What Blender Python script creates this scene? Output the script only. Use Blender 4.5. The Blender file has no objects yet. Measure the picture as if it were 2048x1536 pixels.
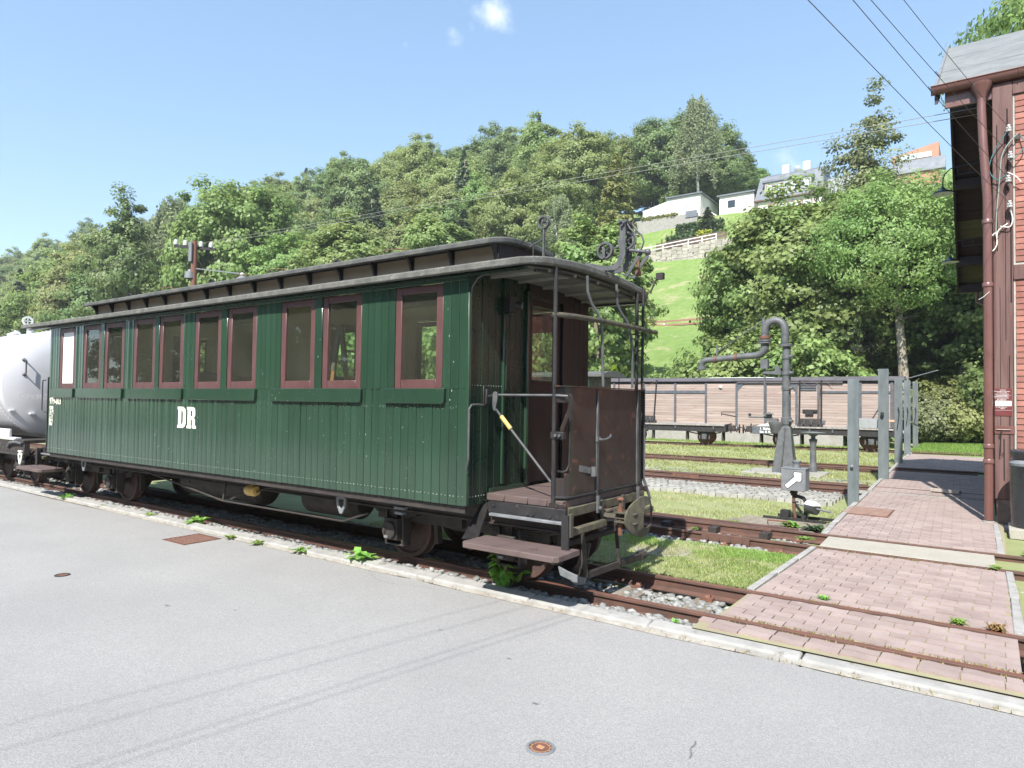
import bpy, math, random
import numpy as np
from math import sin, cos, pi, radians, hypot, atan2, sqrt
from mathutils import Vector, Matrix, noise as mnoise
rnd = random.Random(7)
SC = bpy.context.scene
COL = SC.collection

# ------------------------------------------------------------------ camera, sky, sun, exposure
YAW, PITCH, ROLL = radians(35.32), radians(1.52), radians(.79)
cam_d = bpy.data.cameras.new("camera"); cam = bpy.data.objects.new("camera", cam_d); COL.objects.link(cam)
fw = Vector((-sin(YAW)*cos(PITCH), cos(YAW)*cos(PITCH), sin(PITCH)))
rt = Vector((cos(YAW), sin(YAW), 0)); up = rt.cross(fw)
rt2 = cos(ROLL)*rt + sin(ROLL)*up; up2 = -sin(ROLL)*rt + cos(ROLL)*up
cam.matrix_world = Matrix(((rt2.x, up2.x, -fw.x, 0), (rt2.y, up2.y, -fw.y, 0), (rt2.z, up2.z, -fw.z, 1.5), (0, 0, 0, 1)))
cam_d.sensor_width = 36; cam_d.lens = 36*1345/2048; cam_d.clip_start = .05; cam_d.clip_end = 4000
SC.camera = cam
SUNV = Vector((-.2, 1, -1.13)).normalized()          # the way the sunlight travels
EL = math.asin(-SUNV.z)
W = bpy.data.worlds.new("World"); SC.world = W; W.use_nodes = True
nt = W.node_tree; bg = nt.nodes['Background']; bg.inputs[1].default_value = .13
sky = nt.nodes.new('ShaderNodeTexSky'); sky.sky_type = 'NISHITA'; sky.sun_disc = False
sky.sun_elevation = EL; sky.sun_rotation = atan2(-SUNV.x, -SUNV.y)
sky.air_density = 1.0; sky.dust_density = 1.2; sky.ozone_density = 1.2; sky.altitude = 600
def cloud_mix():
    L = nt.links; N = nt.nodes
    tc = N.new('ShaderNodeTexCoord')
    nz = N.new('ShaderNodeTexNoise'); nz.inputs['Scale'].default_value = 26; nz.inputs['Detail'].default_value = 7; nz.inputs['Roughness'].default_value = .62
    L.new(tc.outputs['Generated'], nz.inputs['Vector'])
    acc = None
    for d, rad, s in CLOUDS:
        dist = N.new('ShaderNodeVectorMath'); dist.operation = 'DISTANCE'
        L.new(tc.outputs['Generated'], dist.inputs[0]); dist.inputs[1].default_value = d
        mr = N.new('ShaderNodeMapRange'); mr.inputs['From Min'].default_value = rad; mr.inputs['From Max'].default_value = 0
        mr.inputs['To Min'].default_value = 0; mr.inputs['To Max'].default_value = s
        L.new(dist.outputs['Value'], mr.inputs['Value'])
        if acc is None: acc = mr.outputs[0]
        else:
            a = N.new('ShaderNodeMath'); a.operation = 'MAXIMUM'; L.new(acc, a.inputs[0]); L.new(mr.outputs[0], a.inputs[1]); acc = a.outputs[0]
    add = N.new('ShaderNodeMath'); add.operation = 'ADD'; L.new(acc, add.inputs[0]); L.new(nz.outputs[0], add.inputs[1])
    m2 = N.new('ShaderNodeMapRange'); m2.interpolation_type = 'SMOOTHSTEP'
    m2.inputs['From Min'].default_value = .8; m2.inputs['From Max'].default_value = 1.4; m2.inputs['To Max'].default_value = .72
    L.new(add.outputs[0], m2.inputs['Value'])
    gate = N.new('ShaderNodeMath'); gate.operation = 'MULTIPLY'; L.new(m2.outputs[0], gate.inputs[0])
    gt = N.new('ShaderNodeMapRange'); gt.inputs['From Max'].default_value = .12; L.new(acc, gt.inputs['Value']); L.new(gt.outputs[0], gate.inputs[1])
    mx = N.new('ShaderNodeMix'); mx.data_type = 'RGBA'; L.new(gate.outputs[0], mx.inputs['Factor'])
    hz = N.new('ShaderNodeMix'); hz.data_type = 'RGBA'; hz.inputs['Factor'].default_value = SKYW   # thin high veil
    L.new(sky.outputs[0], hz.inputs[6]); hz.inputs[7].default_value = SKYC
    L.new(hz.outputs[2], mx.inputs[6]); mx.inputs[7].default_value = (5.3, 5.5, 5.8, 1)
    L.new(mx.outputs[2], bg.inputs[0])
SKYW = .3; SKYC = (1.7, 2.9, 4.1, 1)
CLOUDS = [((-.5223, .6874, .5046), .05, .75), ((-.5727, .662, .4834), .032, .5), ((-.5507, .6763, .4892), .022, .48), ((-.623, .6275, .4671), .028, .36), ((-.2086, .9244, .3192), .06, .5)]
cloud_mix()
sd = bpy.data.lights.new("sun", 'SUN'); sd.energy = 4.6; sd.angle = radians(.5); sd.color = (1, .96, .9)
sun = bpy.data.objects.new("sun", sd); COL.objects.link(sun)
sun.rotation_euler = SUNV.to_track_quat('-Z', 'Y').to_euler(); sun.location = (5, -20, 30)
vs = SC.view_settings; vs.view_transform = 'Standard'; vs.look = 'None'; vs.exposure = 1.1; vs.gamma = 1; vs.use_curve_mapping = False

# ------------------------------------------------------------------ materials
MATS = {}
def mat(name, c1, c2=None, scale=4, rough=.6, metal=0, bump=0, bscale=40, stretch=(1, 1, 1), spot=None, wear=None, coat=0, vary=0, spec=.5, rvar=.1, detail=6, island=0, lo=.35, hi=.65, fine=None):
    """spot/wear = (colour, scale, amount 0..1) voronoi flecks / noise patches"""
    if name in MATS: return MATS[name]
    m = bpy.data.materials.new(name); m.use_nodes = True; MATS[name] = m
    N = m.node_tree.nodes; L = m.node_tree.links; b = N['Principled BSDF']
    ge = N.new('ShaderNodeNewGeometry'); mp = N.new('ShaderNodeMapping'); mp.inputs['Scale'].default_value = stretch
    L.new(ge.outputs['Position'], mp.inputs['Vector']); pos = mp.outputs[0]
    def noi(s, d=detail, r=.6):
        n = N.new('ShaderNodeTexNoise'); n.inputs['Scale'].default_value = s; n.inputs['Detail'].default_value = d; n.inputs['Roughness'].default_value = r
        L.new(pos, n.inputs['Vector']); return n
    def rng(o, a, b_, c=0, d=1):
        r = N.new('ShaderNodeMapRange'); r.inputs['From Min'].default_value = a; r.inputs['From Max'].default_value = b_
        r.inputs['To Min'].default_value = c; r.inputs['To Max'].default_value = d; L.new(o, r.inputs['Value']); return r.outputs[0]
    def mix(f, a, b_, mode='MIX'):
        x = N.new('ShaderNodeMix'); x.data_type = 'RGBA'; x.blend_type = mode
        if hasattr(f, 'links'): L.new(f, x.inputs['Factor'])
        else: x.inputs['Factor'].default_value = f
        for k, v in ((6, a), (7, b_)):
            if hasattr(v, 'links'): L.new(v, x.inputs[k])
            else: x.inputs[k].default_value = (*v, 1)
        return x.outputs[2]
    n1 = noi(scale); col = mix(rng(n1.outputs[0], lo, hi), c1, c2 or c1)
    if fine:
        nf = noi(fine[1], 3); col = mix(rng(nf.outputs[0], .4, .6), col, mix(fine[2], col, fine[0]))
    if vary:
        oi = N.new('ShaderNodeObjectInfo'); src = oi.outputs['Random']
        hs = N.new('ShaderNodeHueSaturation'); L.new(rng(src, 0, 1, 1-vary, 1+vary), hs.inputs['Value']); L.new(col, hs.inputs['Color']); col = hs.outputs[0]
    if island:
        hs = N.new('ShaderNodeHueSaturation'); L.new(rng(ge.outputs['Random Per Island'], 0, 1, 1-island, 1+island), hs.inputs['Value']); L.new(col, hs.inputs['Color'])
        L.new(rng(ge.outputs['Random Per Island'], 0, 1, .5-.03*island, .5+.03*island), hs.inputs['Hue']); col = hs.outputs[0]
    if wear:
        nw = noi(wear[1], 8, .7); col = mix(rng(nw.outputs[0], .72-.35*wear[2], .76-.35*wear[2]), col, wear[0])
    if spot:
        v = N.new('ShaderNodeTexVoronoi'); v.inputs['Scale'].default_value = spot[1]; L.new(pos, v.inputs['Vector'])
        nn = noi(spot[1]*.2, 3); th = N.new('ShaderNodeMath'); th.operation = 'MULTIPLY'; th.inputs[1].default_value = spot[2]; L.new(rng(nn.outputs[0], .45, .7), th.inputs[0])
        lt = N.new('ShaderNodeMath'); lt.operation = 'LESS_THAN'; L.new(v.outputs['Distance'], lt.inputs[0]); L.new(th.outputs[0], lt.inputs[1])
        col = mix(lt.outputs[0], col, spot[0])
    L.new(col, b.inputs['Base Color'])
    L.new(rng(noi(scale*2.3).outputs[0], .3, .7, max(0, rough-rvar), min(1, rough+rvar)), b.inputs['Roughness'])
    b.inputs['Metallic'].default_value = metal; b.inputs['Specular IOR Level'].default_value = spec
    if coat: b.inputs['Coat Weight'].default_value = coat; b.inputs['Coat Roughness'].default_value = .12
    if bump:
        bp = N.new('ShaderNodeBump'); bp.inputs['Strength'].default_value = 1; bp.inputs['Distance'].default_value = bump
        L.new(noi(bscale, 8, .65).outputs[0], bp.inputs['Height']); L.new(bp.outputs[0], b.inputs['Normal'])
    return m
def leafmat(name, c1, c2, vary=.15, trans=.35, island=.3):
    if name in MATS: return MATS[name]
    m = bpy.data.materials.new(name); m.use_nodes = True; MATS[name] = m
    N = m.node_tree.nodes; L = m.node_tree.links; b = N['Principled BSDF']; out = N['Material Output']
    ge = N.new('ShaderNodeNewGeometry'); oi = N.new('ShaderNodeObjectInfo')
    nz = N.new('ShaderNodeTexNoise'); nz.inputs['Scale'].default_value = .35; nz.inputs['Detail'].default_value = 3; L.new(ge.outputs['Position'], nz.inputs['Vector'])
    mx = N.new('ShaderNodeMix'); mx.data_type = 'RGBA'; mx.inputs[6].default_value = (*c1, 1); mx.inputs[7].default_value = (*c2, 1)
    r = N.new('ShaderNodeMapRange'); r.inputs['From Min'].default_value = .35; r.inputs['From Max'].default_value = .65; L.new(nz.outputs[0], r.inputs['Value']); L.new(r.outputs[0], mx.inputs['Factor'])
    h = N.new('ShaderNodeHueSaturation'); L.new(mx.outputs[2], h.inputs['Color'])
    a = N.new('ShaderNodeMapRange'); a.inputs['To Min'].default_value = 1-island; a.inputs['To Max'].default_value = 1+island; L.new(ge.outputs['Random Per Island'], a.inputs['Value'])
    c = N.new('ShaderNodeMapRange'); c.inputs['To Min'].default_value = 1-vary; c.inputs['To Max'].default_value = 1+vary; L.new(oi.outputs['Random'], c.inputs['Value'])
    mu = N.new('ShaderNodeMath'); mu.operation = 'MULTIPLY'; L.new(a.outputs[0], mu.inputs[0]); L.new(c.outputs[0], mu.inputs[1]); L.new(mu.outputs[0], h.inputs['Value'])
    hh = N.new('ShaderNodeMapRange'); hh.inputs['To Min'].default_value = .5-.12*vary; hh.inputs['To Max'].default_value = .5+.08*vary; L.new(oi.outputs['Random'], hh.inputs['Value']); L.new(hh.outputs[0], h.inputs['Hue'])
    L.new(h.outputs[0], b.inputs['Base Color']); b.inputs['Roughness'].default_value = .5; b.inputs['Specular IOR Level'].default_value = .45
    t = N.new('ShaderNodeBsdfTranslucent'); g = N.new('ShaderNodeHueSaturation'); g.inputs['Value'].default_value = 1.3; g.inputs['Hue'].default_value = .48; L.new(h.outputs[0], g.inputs['Color']); L.new(g.outputs[0], t.inputs['Color'])
    ms = N.new('ShaderNodeMixShader'); ms.inputs[0].default_value = trans; L.new(b.outputs[0], ms.inputs[1]); L.new(t.outputs[0], ms.inputs[2]); L.new(ms.outputs[0], out.inputs['Surface'])
    return m
def glassmat(name, dirt=.12, tint=(.9, .95, .9), dcol=(.25, .24, .2), boost=1.0):
    m = bpy.data.materials.new(name); m.use_nodes = True; MATS[name] = m
    N = m.node_tree.nodes; L = m.node_tree.links; N.remove(N['Principled BSDF']); out = N['Material Output']
    tr = N.new('ShaderNodeBsdfTransparent'); tr.inputs[0].default_value = (*tint, 1)
    gl = N.new('ShaderNodeBsdfGlossy'); gl.inputs['Roughness'].default_value = .015
    lw = N.new('ShaderNodeLayerWeight'); lw.inputs[0].default_value = .5
    pw = N.new('ShaderNodeMath'); pw.operation = 'POWER'; pw.inputs[1].default_value = 4.2; L.new(lw.outputs['Facing'], pw.inputs[0])
    fr = N.new('ShaderNodeMath'); fr.operation = 'MULTIPLY_ADD'; fr.inputs[1].default_value = .8; fr.inputs[2].default_value = .045; L.new(pw.outputs[0], fr.inputs[0])
    mb = N.new('ShaderNodeMath'); mb.operation = 'MULTIPLY'; mb.inputs[1].default_value = boost; mb.use_clamp = True; L.new(fr.outputs[0], mb.inputs[0])
    m1 = N.new('ShaderNodeMixShader'); L.new(mb.outputs[0], m1.inputs[0]); L.new(tr.outputs[0], m1.inputs[1]); L.new(gl.outputs[0], m1.inputs[2])
    df = N.new('ShaderNodeBsdfDiffuse'); df.inputs[0].default_value = (*dcol, 1)
    ge = N.new('ShaderNodeNewGeometry'); nz = N.new('ShaderNodeTexNoise'); nz.inputs['Scale'].default_value = 2.2; nz.inputs['Detail'].default_value = 3; L.new(ge.outputs['Position'], nz.inputs['Vector'])
    v = N.new('ShaderNodeTexVoronoi'); v.inputs['Scale'].default_value = 45; L.new(ge.outputs['Position'], v.inputs['Vector'])
    lt = N.new('ShaderNodeMath'); lt.operation = 'LESS_THAN'; lt.inputs[1].default_value = .07; L.new(v.outputs['Distance'], lt.inputs[0])
    r = N.new('ShaderNodeMapRange'); r.inputs['From Min'].default_value = .3; r.inputs['From Max'].default_value = .8; r.inputs['To Min'].default_value = dirt*.7; r.inputs['To Max'].default_value = dirt*1.5; L.new(nz.outputs[0], r.inputs['Value'])
    ad = N.new('ShaderNodeMath'); ad.operation = 'MULTIPLY_ADD'; ad.inputs[1].default_value = .35; L.new(lt.outputs[0], ad.inputs[0]); L.new(r.outputs[0], ad.inputs[2])
    m2 = N.new('ShaderNodeMixShader'); L.new(ad.outputs[0], m2.inputs[0]); L.new(m1.outputs[0], m2.inputs[1]); L.new(df.outputs[0], m2.inputs[2]); L.new(m2.outputs[0], out.inputs['Surface'])
    return m
M_GREEN = mat('green_paint', (.018, .044, .026), (.023, .055, .032), 2.2, .24, coat=.6, bump=.0006, bscale=9, vary=.1, rvar=.07, stretch=(1, 1, .35), spot=((.5, .55, .5), 34, .1), spec=.5)
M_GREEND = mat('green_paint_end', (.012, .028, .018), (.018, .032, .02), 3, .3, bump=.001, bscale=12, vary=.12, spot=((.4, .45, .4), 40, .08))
M_BROWNB = mat('brown_board_paint', (.019, .0145, .0125), (.014, .011, .010), 3, .35, bump=.001, bscale=12, vary=.15, stretch=(1, 1, .3))
M_MAROON = mat('maroon_frame_paint', (.082, .037, .035), (.108, .051, .048), 6, .4, bump=.0008, bscale=60, spot=((.6, .5, .48), 60, .1), stretch=(1, 1, .5))
M_BLACK = mat('black_painted_iron', (.012, .012, .014), (.026, .024, .024), 9, .55, bump=.0015, bscale=70, wear=((.09, .07, .055), 14, .25), spot=((.3, .3, .3), 70, .08))
M_DARK = mat('dark_underframe_iron', (.022, .019, .018), (.045, .035, .03), 7, .7, bump=.002, bscale=60)
M_IRON = mat('worn_grey_iron', (.06, .065, .07), (.11, .11, .11), 9, .45, bump=.0015, bscale=80, wear=((.14, .07, .045), 10, .2))
M_RUSTSHEET = mat('brown_sheet_iron', (.028, .020, .018), (.016, .0145, .0145), 5, .38, bump=.0012, bscale=22, wear=((.10, .045, .03), 7, .38), spot=((.5, .45, .4), 38, .08), coat=.15)
M_RUST = mat('rust', (.17, .075, .045), (.10, .05, .034), 12, .7, bump=.002, bscale=90, wear=((.25, .12, .07), 20, .2))
M_RAIL = mat('rusty_rail_steel', (.125, .062, .045), (.075, .045, .036), 16, .62, bump=.0012, bscale=120, stretch=(.3, 1, 1))
M_RAILTOP = mat('rail_head_steel', (.24, .10, .07), (.16, .08, .06), 18, .38, metal=.3, stretch=(.15, 1, 1))
M_WOODSTEP = mat('brown_painted_planks', (.12, .085, .078), (.085, .06, .055), 9, .7, bump=.002, bscale=30, stretch=(.3, 2, 1), wear=((.2, .16, .14), 16, .15))
M_MOSS = mat('mossy_wood', (.07, .052, .043), (.105, .10, .055), 14, .85, bump=.006, bscale=60, lo=.4, hi=.6)
M_MOSSIRON = mat('mossy_iron', (.045, .038, .034), (.085, .083, .048), 13, .8, bump=.003, bscale=80, wear=((.12, .09, .07), 11, .3))
M_ROOF = mat('roofing_felt', (.10, .10, .09), (.165, .165, .145), 9, .95, bump=.004, bscale=160, spot=((.38, .38, .34), 90, .3), fine=((.06, .06, .05), 130, .5))
M_ROOFD = mat('roofing_felt_dark', (.06, .065, .065), (.12, .12, .11), 7, .95, bump=.004, bscale=150, spot=((.3, .3, .3), 80, .25))
M_PLY = mat('pale_clerestory_panel', (.30, .235, .17), (.24, .19, .14), 3, .6, bump=.0005, bscale=20)
M_CREAM = mat('cream_interior_paint', (.74, .60, .43), (.68, .55, .39), 2, .55)
M_CEIL = mat('cream_ceiling', (.72, .62, .46), None, 2, .7)
M_SOFFIT = mat('grey_soffit', (.13, .135, .12), (.09, .095, .085), 5, .6, bump=.001)
M_WHITE = mat('white_paint', (.78, .78, .76), (.7, .7, .68), 10, .5)
M_LETTER = mat('cream_lettering', (.82, .8, .68), (.7, .68, .56), 30, .5)
M_YELLOW = mat('yellow_grip', (.65, .45, .13), (.5, .33, .1), 20, .5)
M_SILVER = mat('grey_painted_iron', (.19, .20, .21), (.14, .15, .16), 12, .5, wear=((.12, .09, .07), 14, .2))
M_POST = mat('blue_grey_post_paint', (.10, .118, .122), (.14, .16, .165), 7, .42, bump=.0015, bscale=60, stretch=(1, 1, .4), spot=((.4, .43, .4), 50, .12), wear=((.20, .18, .12), 6, .1))
M_CRANE = mat('dark_grey_crane_paint', (.075, .08, .085), (.12, .125, .13), 6, .5, bump=.003, bscale=50, wear=((.20, .16, .13), 9, .22), spot=((.4, .4, .4), 30, .08))
M_TANK = mat('pale_grey_tank_paint', (.55, .55, .57), (.48, .48, .50), 1.2, .35, coat=.2, bump=.0008, bscale=4)
M_GLASS = glassmat('window_glass', .05, boost=1.15)
M_ASPH = mat('worn_light_asphalt', (.305, .30, .29), (.35, .343, .33), .7, .9, bump=.0035, bscale=230, spot=((.55, .55, .55), 130, .16), fine=((.15, .15, .155), 170, .6), spec=.25)
M_KERB = mat('pale_concrete_kerb', (.25, .245, .232), (.34, .335, .315), 7, .9, bump=.004, bscale=90, wear=((.19, .18, .16), 9, .32), spot=((.18, .175, .16), 60, .15))
M_CONC = mat('concrete', (.24, .235, .21), (.31, .30, .27), 4, .9, bump=.003, bscale=80, wear=((.25, .24, .2), 8, .2))
M_SLAB = mat('pale_concrete_slab', (.38, .36, .30), (.33, .31, .26), 4, .9, bump=.003, bscale=110, spot=((.55, .55, .5), 70, .25), fine=((.24, .22, .19), 120, .6))
M_PAVER = mat('red_concrete_paver', (.255, .195, .178), (.315, .25, .228), 3, .9, bump=.002, bscale=150, vary=.1, spot=((.6, .52, .48), 120, .15), wear=((.33, .27, .24), 5, .3))
M_STONE = mat('grey_ballast_stone', (.18, .185, .18), (.27, .27, .255), 20, .85, bump=.003, bscale=60, island=.3)
M_SOIL = mat('yard_soil', (.20, .17, .12), (.30, .27, .2), 3, .95, bump=.02, bscale=30, wear=((.16, .22, .07), 2.2, .6))
M_TURF = mat('dry_mossy_turf', (.27, .28, .14), (.21, .245, .095), 2.2, .95, bump=.012, bscale=60, wear=((.34, .29, .17), 3.1, .28))
M_GRASS = leafmat('grass_blades', (.29, .35, .12), (.40, .41, .20), .1, .4, .35)
M_GRASSG = leafmat('fresh_grass', (.17, .30, .06), (.25, .38, .09), .1, .4, .3)
M_WEED = leafmat('weed_leaves', (.16, .33, .06), (.24, .42, .10), .2, .4, .25)
M_BRICK = mat('red_brick', (.27, .105, .08), (.33, .15, .115), 7, .85, bump=.003, bscale=90, vary=.22, spot=((.6, .45, .4), 60, .12))
M_MORTAR = mat('pale_mortar', (.40, .37, .33), (.33, .3, .27), 9, .95, bump=.004, bscale=90)
M_TIMBER = mat('weathered_red_timber', (.10, .052, .046), (.15, .084, .074), 5, .8, bump=.008, bscale=26, stretch=(3.2, 3.2, .16), wear=((.07, .04, .035), 8, .2), lo=.4, hi=.6)
M_GUTTER = mat('red_brown_gutter_paint', (.125, .056, .047), (.15, .07, .058), 3, .35, coat=.25, bump=.0006, bscale=30)
M_SHEDB = mat('dark_brown_shed_boards', (.022, .012, .011), (.035, .018, .015), 4, .6, bump=.002, bscale=20)
M_FELT = mat('shed_roof_felt', (.13, .14, .14), (.18, .19, .19), 3, .95, bump=.003, bscale=60, wear=((.10, .11, .10), 4, .25), spot=((.3, .3, .28), 50, .15))
M_PLANKW = mat('bleached_wagon_planks', (.29, .22, .19), (.36, .295, .255), 3.0, .85, bump=.003, bscale=30, stretch=(.4, 1, 6), vary=.14, wear=((.22, .12, .10), 3.2, .36))
M_BLUEG = mat('faded_black_strap', (.06, .068, .08), (.10, .11, .125), 9, .6)
M_WROOF = mat('wagon_roof_felt', (.075, .07, .078), (.11, .10, .11), 3, .9, bump=.003, bscale=50)
M_PORC = mat('white_porcelain', (.45, .45, .43), None, 3, .2)
M_RUBBER = mat('black_plastic', (.02, .022, .026), (.03, .032, .036), 3, .3, coat=.2)
M_TELE = mat('red_brown_pole_wood', (.20, .085, .06), (.15, .07, .05), 4, .8, bump=.004, bscale=20, stretch=(2, 2, .2))
M_BARK = mat('tree_bark', (.16, .13, .10), (.24, .2, .15), 4, .9, bump=.02, bscale=12, stretch=(2, 2, .4))
M_BIRCH = mat('birch_bark', (.62, .60, .56), (.5, .48, .45), 4, .8, wear=((.06, .05, .05), 3, .2))
M_HILL = mat('meadow_slope', (.15, .235, .055), (.22, .285, .09), .12, .95, bump=.25, bscale=3, wear=((.27, .28, .13), .35, .45), fine=((.11, .2, .035), 1.5, .6))
M_WOODS = mat('woodland_floor', (.05, .07, .025), (.08, .09, .035), .3, .95)
M_HOUSEW = mat('white_render', (.62, .61, .58), (.56, .55, .52), .5, .8)
M_SLATE = mat('blue_grey_slate', (.11, .125, .15), (.15, .165, .19), .8, .6, vary=.08)
M_SLATEL = mat('light_slate_shingles', (.26, .28, .31), (.32, .34, .36), 1.2, .6)
M_ORANGE = mat('orange_wood_cladding', (.36, .17, .11), (.40, .20, .13), .8, .7)
M_DWOOD = mat('dark_house_boards', (.10, .06, .05), (.14, .08, .065), 1, .7)
M_STWALL = mat('rubble_stone_wall', (.27, .25, .21), (.37, .35, .3), 1.2, .95, bump=.1, bscale=3, vary=.15)
M_WIN = mat('dark_window_pane', (.03, .04, .05), None, 2, .08)
M_PALEPANE = mat('pale_garage_panel', (.42, .50, .55), None, 2, .4)
M_WIRE = mat('weathered_wire', (.05, .055, .05), (.08, .085, .07), 5, .6)
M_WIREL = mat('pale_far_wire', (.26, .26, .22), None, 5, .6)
M_HEDGE = leafmat('hedge_leaves', (.05, .10, .035), (.08, .14, .04), .1, .25, .3)
def L_(n, a, b, **k): return leafmat(n, a, b, **k)
LM = dict(
    beech=L_('beech_leaves', (.20, .275, .09), (.255, .315, .11), vary=.16, trans=.45, island=.2),
    dark=L_('dark_leaves', (.14, .22, .075), (.18, .25, .088), vary=.12, trans=.42, island=.2),
    fresh=L_('fresh_leaves', (.18, .29, .085), (.23, .335, .10), vary=.1, trans=.45),
    maple=L_('maple_leaves', (.17, .26, .08), (.235, .305, .10), vary=.1, island=.4, trans=.42),
    alder=L_('alder_leaves', (.18, .215, .105), (.22, .25, .12), vary=.1, island=.4, trans=.4),
    locust=L_('locust_leaves', (.175, .28, .08), (.24, .335, .11), vary=.1, trans=.45),
    birch=L_('birch_leaves', (.19, .235, .12), (.24, .28, .145), vary=.1, trans=.42),
    spruce=L_('spruce_needles', (.20, .23, .08), (.26, .28, .10), vary=.1, trans=.25),
    fir=L_('fir_needles', (.055, .09, .045), (.08, .115, .055), vary=.15, trans=.2),
    yellow=L_('yellow_conifer', (.36, .48, .05), (.44, .54, .07), vary=.05),
    rust=L_('yellowing_leaves', (.22, .27, .10), (.27, .29, .11), vary=.12, trans=.45, island=.2))

# ------------------------------------------------------------------ mesh helpers (world coordinates in, local to the thing)
ORG = {}
class MB:
    def __init__(s): s.v = []; s.f = []
    def add(s, vs, fs):
        n = len(s.v); s.v.extend([tuple(p) for p in vs]); s.f.extend([tuple(i+n for i in f) for f in fs]); return s
    def box(s, x0, x1, y0, y1, z0, z1):
        return s.add([(x0, y0, z0), (x1, y0, z0), (x1, y1, z0), (x0, y1, z0), (x0, y0, z1), (x1, y0, z1), (x1, y1, z1), (x0, y1, z1)],
                     [(0, 3, 2, 1), (4, 5, 6, 7), (0, 1, 5, 4), (1, 2, 6, 5), (2, 3, 7, 6), (3, 0, 4, 7)])
    def obox(s, c, sz, R=None):
        R = R or Matrix.Identity(3); vs = []
        for dz in (-.5, .5):
            for dx, dy in ((-.5, -.5), (.5, -.5), (.5, .5), (-.5, .5)):
                vs.append(Vector(c) + R @ Vector((dx*sz[0], dy*sz[1], dz*sz[2])))
        return s.add(vs, [(0, 3, 2, 1), (4, 5, 6, 7), (0, 1, 5, 4), (1, 2, 6, 5), (2, 3, 7, 6), (3, 0, 4, 7)])
    def bar(s, p0, p1, w, h, upv=(0, 0, 1)):
        p0, p1 = Vector(p0), Vector(p1); d = p1-p0; l = d.length; d.normalize()
        u = Vector(upv); sd_ = d.cross(u)
        if sd_.length < 1e-4: sd_ = d.cross(Vector((1, 0, 0)))
        sd_.normalize(); u = sd_.cross(d)
        R = Matrix((d, sd_, u)).transposed(); return s.obox((p0+p1)/2, (l, w, h), R)
    def tube(s, pts, r, n=8, cap=True):
        pts = [Vector(p) for p in pts]; k = len(pts); rs = [float(q) for q in r] if isinstance(r, (list, tuple)) else [float(r)]*k
        vs = []; fs = []; ref = None
        for i, p in enumerate(pts):
            t = (pts[min(i+1, k-1)]-pts[max(i-1, 0)]).normalized()
            if ref is None:
                ref = t.orthogonal().normalized()
            ref = (ref - t*ref.dot(t))
            ref = ref.normalized() if ref.length > 1e-5 else t.orthogonal().normalized()
            b = t.cross(ref)
            for j in range(n):
                a = 2*pi*j/n; vs.append(p + rs[i]*(cos(a)*ref + sin(a)*b))
        for i in range(k-1):
            for j in range(n):
                a = i*n+j; b = i*n+(j+1) % n; fs.append((a, b, b+n, a+n))
        if cap: fs.append(tuple(range(n))[::-1]); fs.append(tuple((k-1)*n+j for j in range(n)))
        return s.add(vs, fs)
    def cyl(s, p0, p1, r, n=16): return s.tube([p0, p1], r, n)
    def lathe(s, prof, o, axis='z', n=24):
        """prof = [(radius, along axis)]"""
        o = Vector(o); vs = []; fs = []
        for r, t in prof:
            for j in range(n):
                a = 2*pi*j/n; c, d = r*cos(a), r*sin(a)
                vs.append(o + Vector({'z': (c, d, t), 'x': (t, c, d), 'y': (c, t, d)}[axis]))
        k = len(prof)
        for i in range(k-1):
            for j in range(n):
                a = i*n+j; b = i*n+(j+1) % n; fs.append((a, b, b+n, a+n))
        closed = prof[0] == prof[-1]
        if prof[0][0] > 1e-4 and not closed: fs.append(tuple(range(n))[::-1])
        if prof[-1][0] > 1e-4 and not closed: fs.append(tuple((k-1)*n+j for j in range(n)))
        return s.add(vs, fs)
    def prism(s, poly, axis, d0, d1):
        n = len(poly)
        def P(a, b, d): return {'y': (a, d, b), 'x': (d, a, b), 'z': (a, b, d)}[axis]
        vs = [P(a, b, d0) for a, b in poly] + [P(a, b, d1) for a, b in poly]
        return s.add(vs, [tuple(range(n))[::-1], tuple(range(n, 2*n))] + [(i, (i+1) % n, (i+1) % n+n, i+n) for i in range(n)])
    def sphere(s, c, r, n=10, m=6, sc=(1, 1, 1)):
        prof = [(r*sin(pi*i/m), -r*cos(pi*i/m)) for i in range(m+1)]
        t = MB().lathe([(max(a, 1e-5), b) for a, b in prof], (0, 0, 0), 'z', n)
        return s.add([(c[0]+v[0]*sc[0], c[1]+v[1]*sc[1], c[2]+v[2]*sc[2]) for v in t.v], t.f)
    def mesh(s, name, org=(0, 0, 0), fix=True):
        me = bpy.data.meshes.new(name); o = Vector(org)
        me.from_pydata([(v[0]-o[0], v[1]-o[1], v[2]-o[2]) for v in s.v], [], s.f)
        if fix:
            import bmesh
            bm = bmesh.new(); bm.from_mesh(me); bmesh.ops.recalc_face_normals(bm, faces=bm.faces); bm.to_mesh(me); bm.free()
        return me
    def build(s, name, m, parent=None, bev=0, smooth=True, label=None, kind=None, seg=1):
        org = ORG.get(parent.name, (0, 0, 0)) if parent else (0, 0, 0)
        me = s.mesh(name, org); me.materials.append(m)
        if smooth:
            me.shade_smooth(); me.set_sharp_from_angle(angle=radians(35))
        o = bpy.data.objects.new(name, me); COL.objects.link(o)
        if parent: o.parent = parent; ORG[o.name] = org
        if bev:
            b = o.modifiers.new('bevel', 'BEVEL'); b.width = bev; b.segments = seg; b.limit_method = 'ANGLE'; b.angle_limit = radians(40)
        if label: o['label'] = label
        if kind: o['kind'] = kind
        return o
def tag(o, label=None, cat=None, group=None, kind=None):
    for k, v in (('label', label), ('category', cat), ('group', group), ('kind', kind)):
        if v: o[k] = v
    return o
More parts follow.
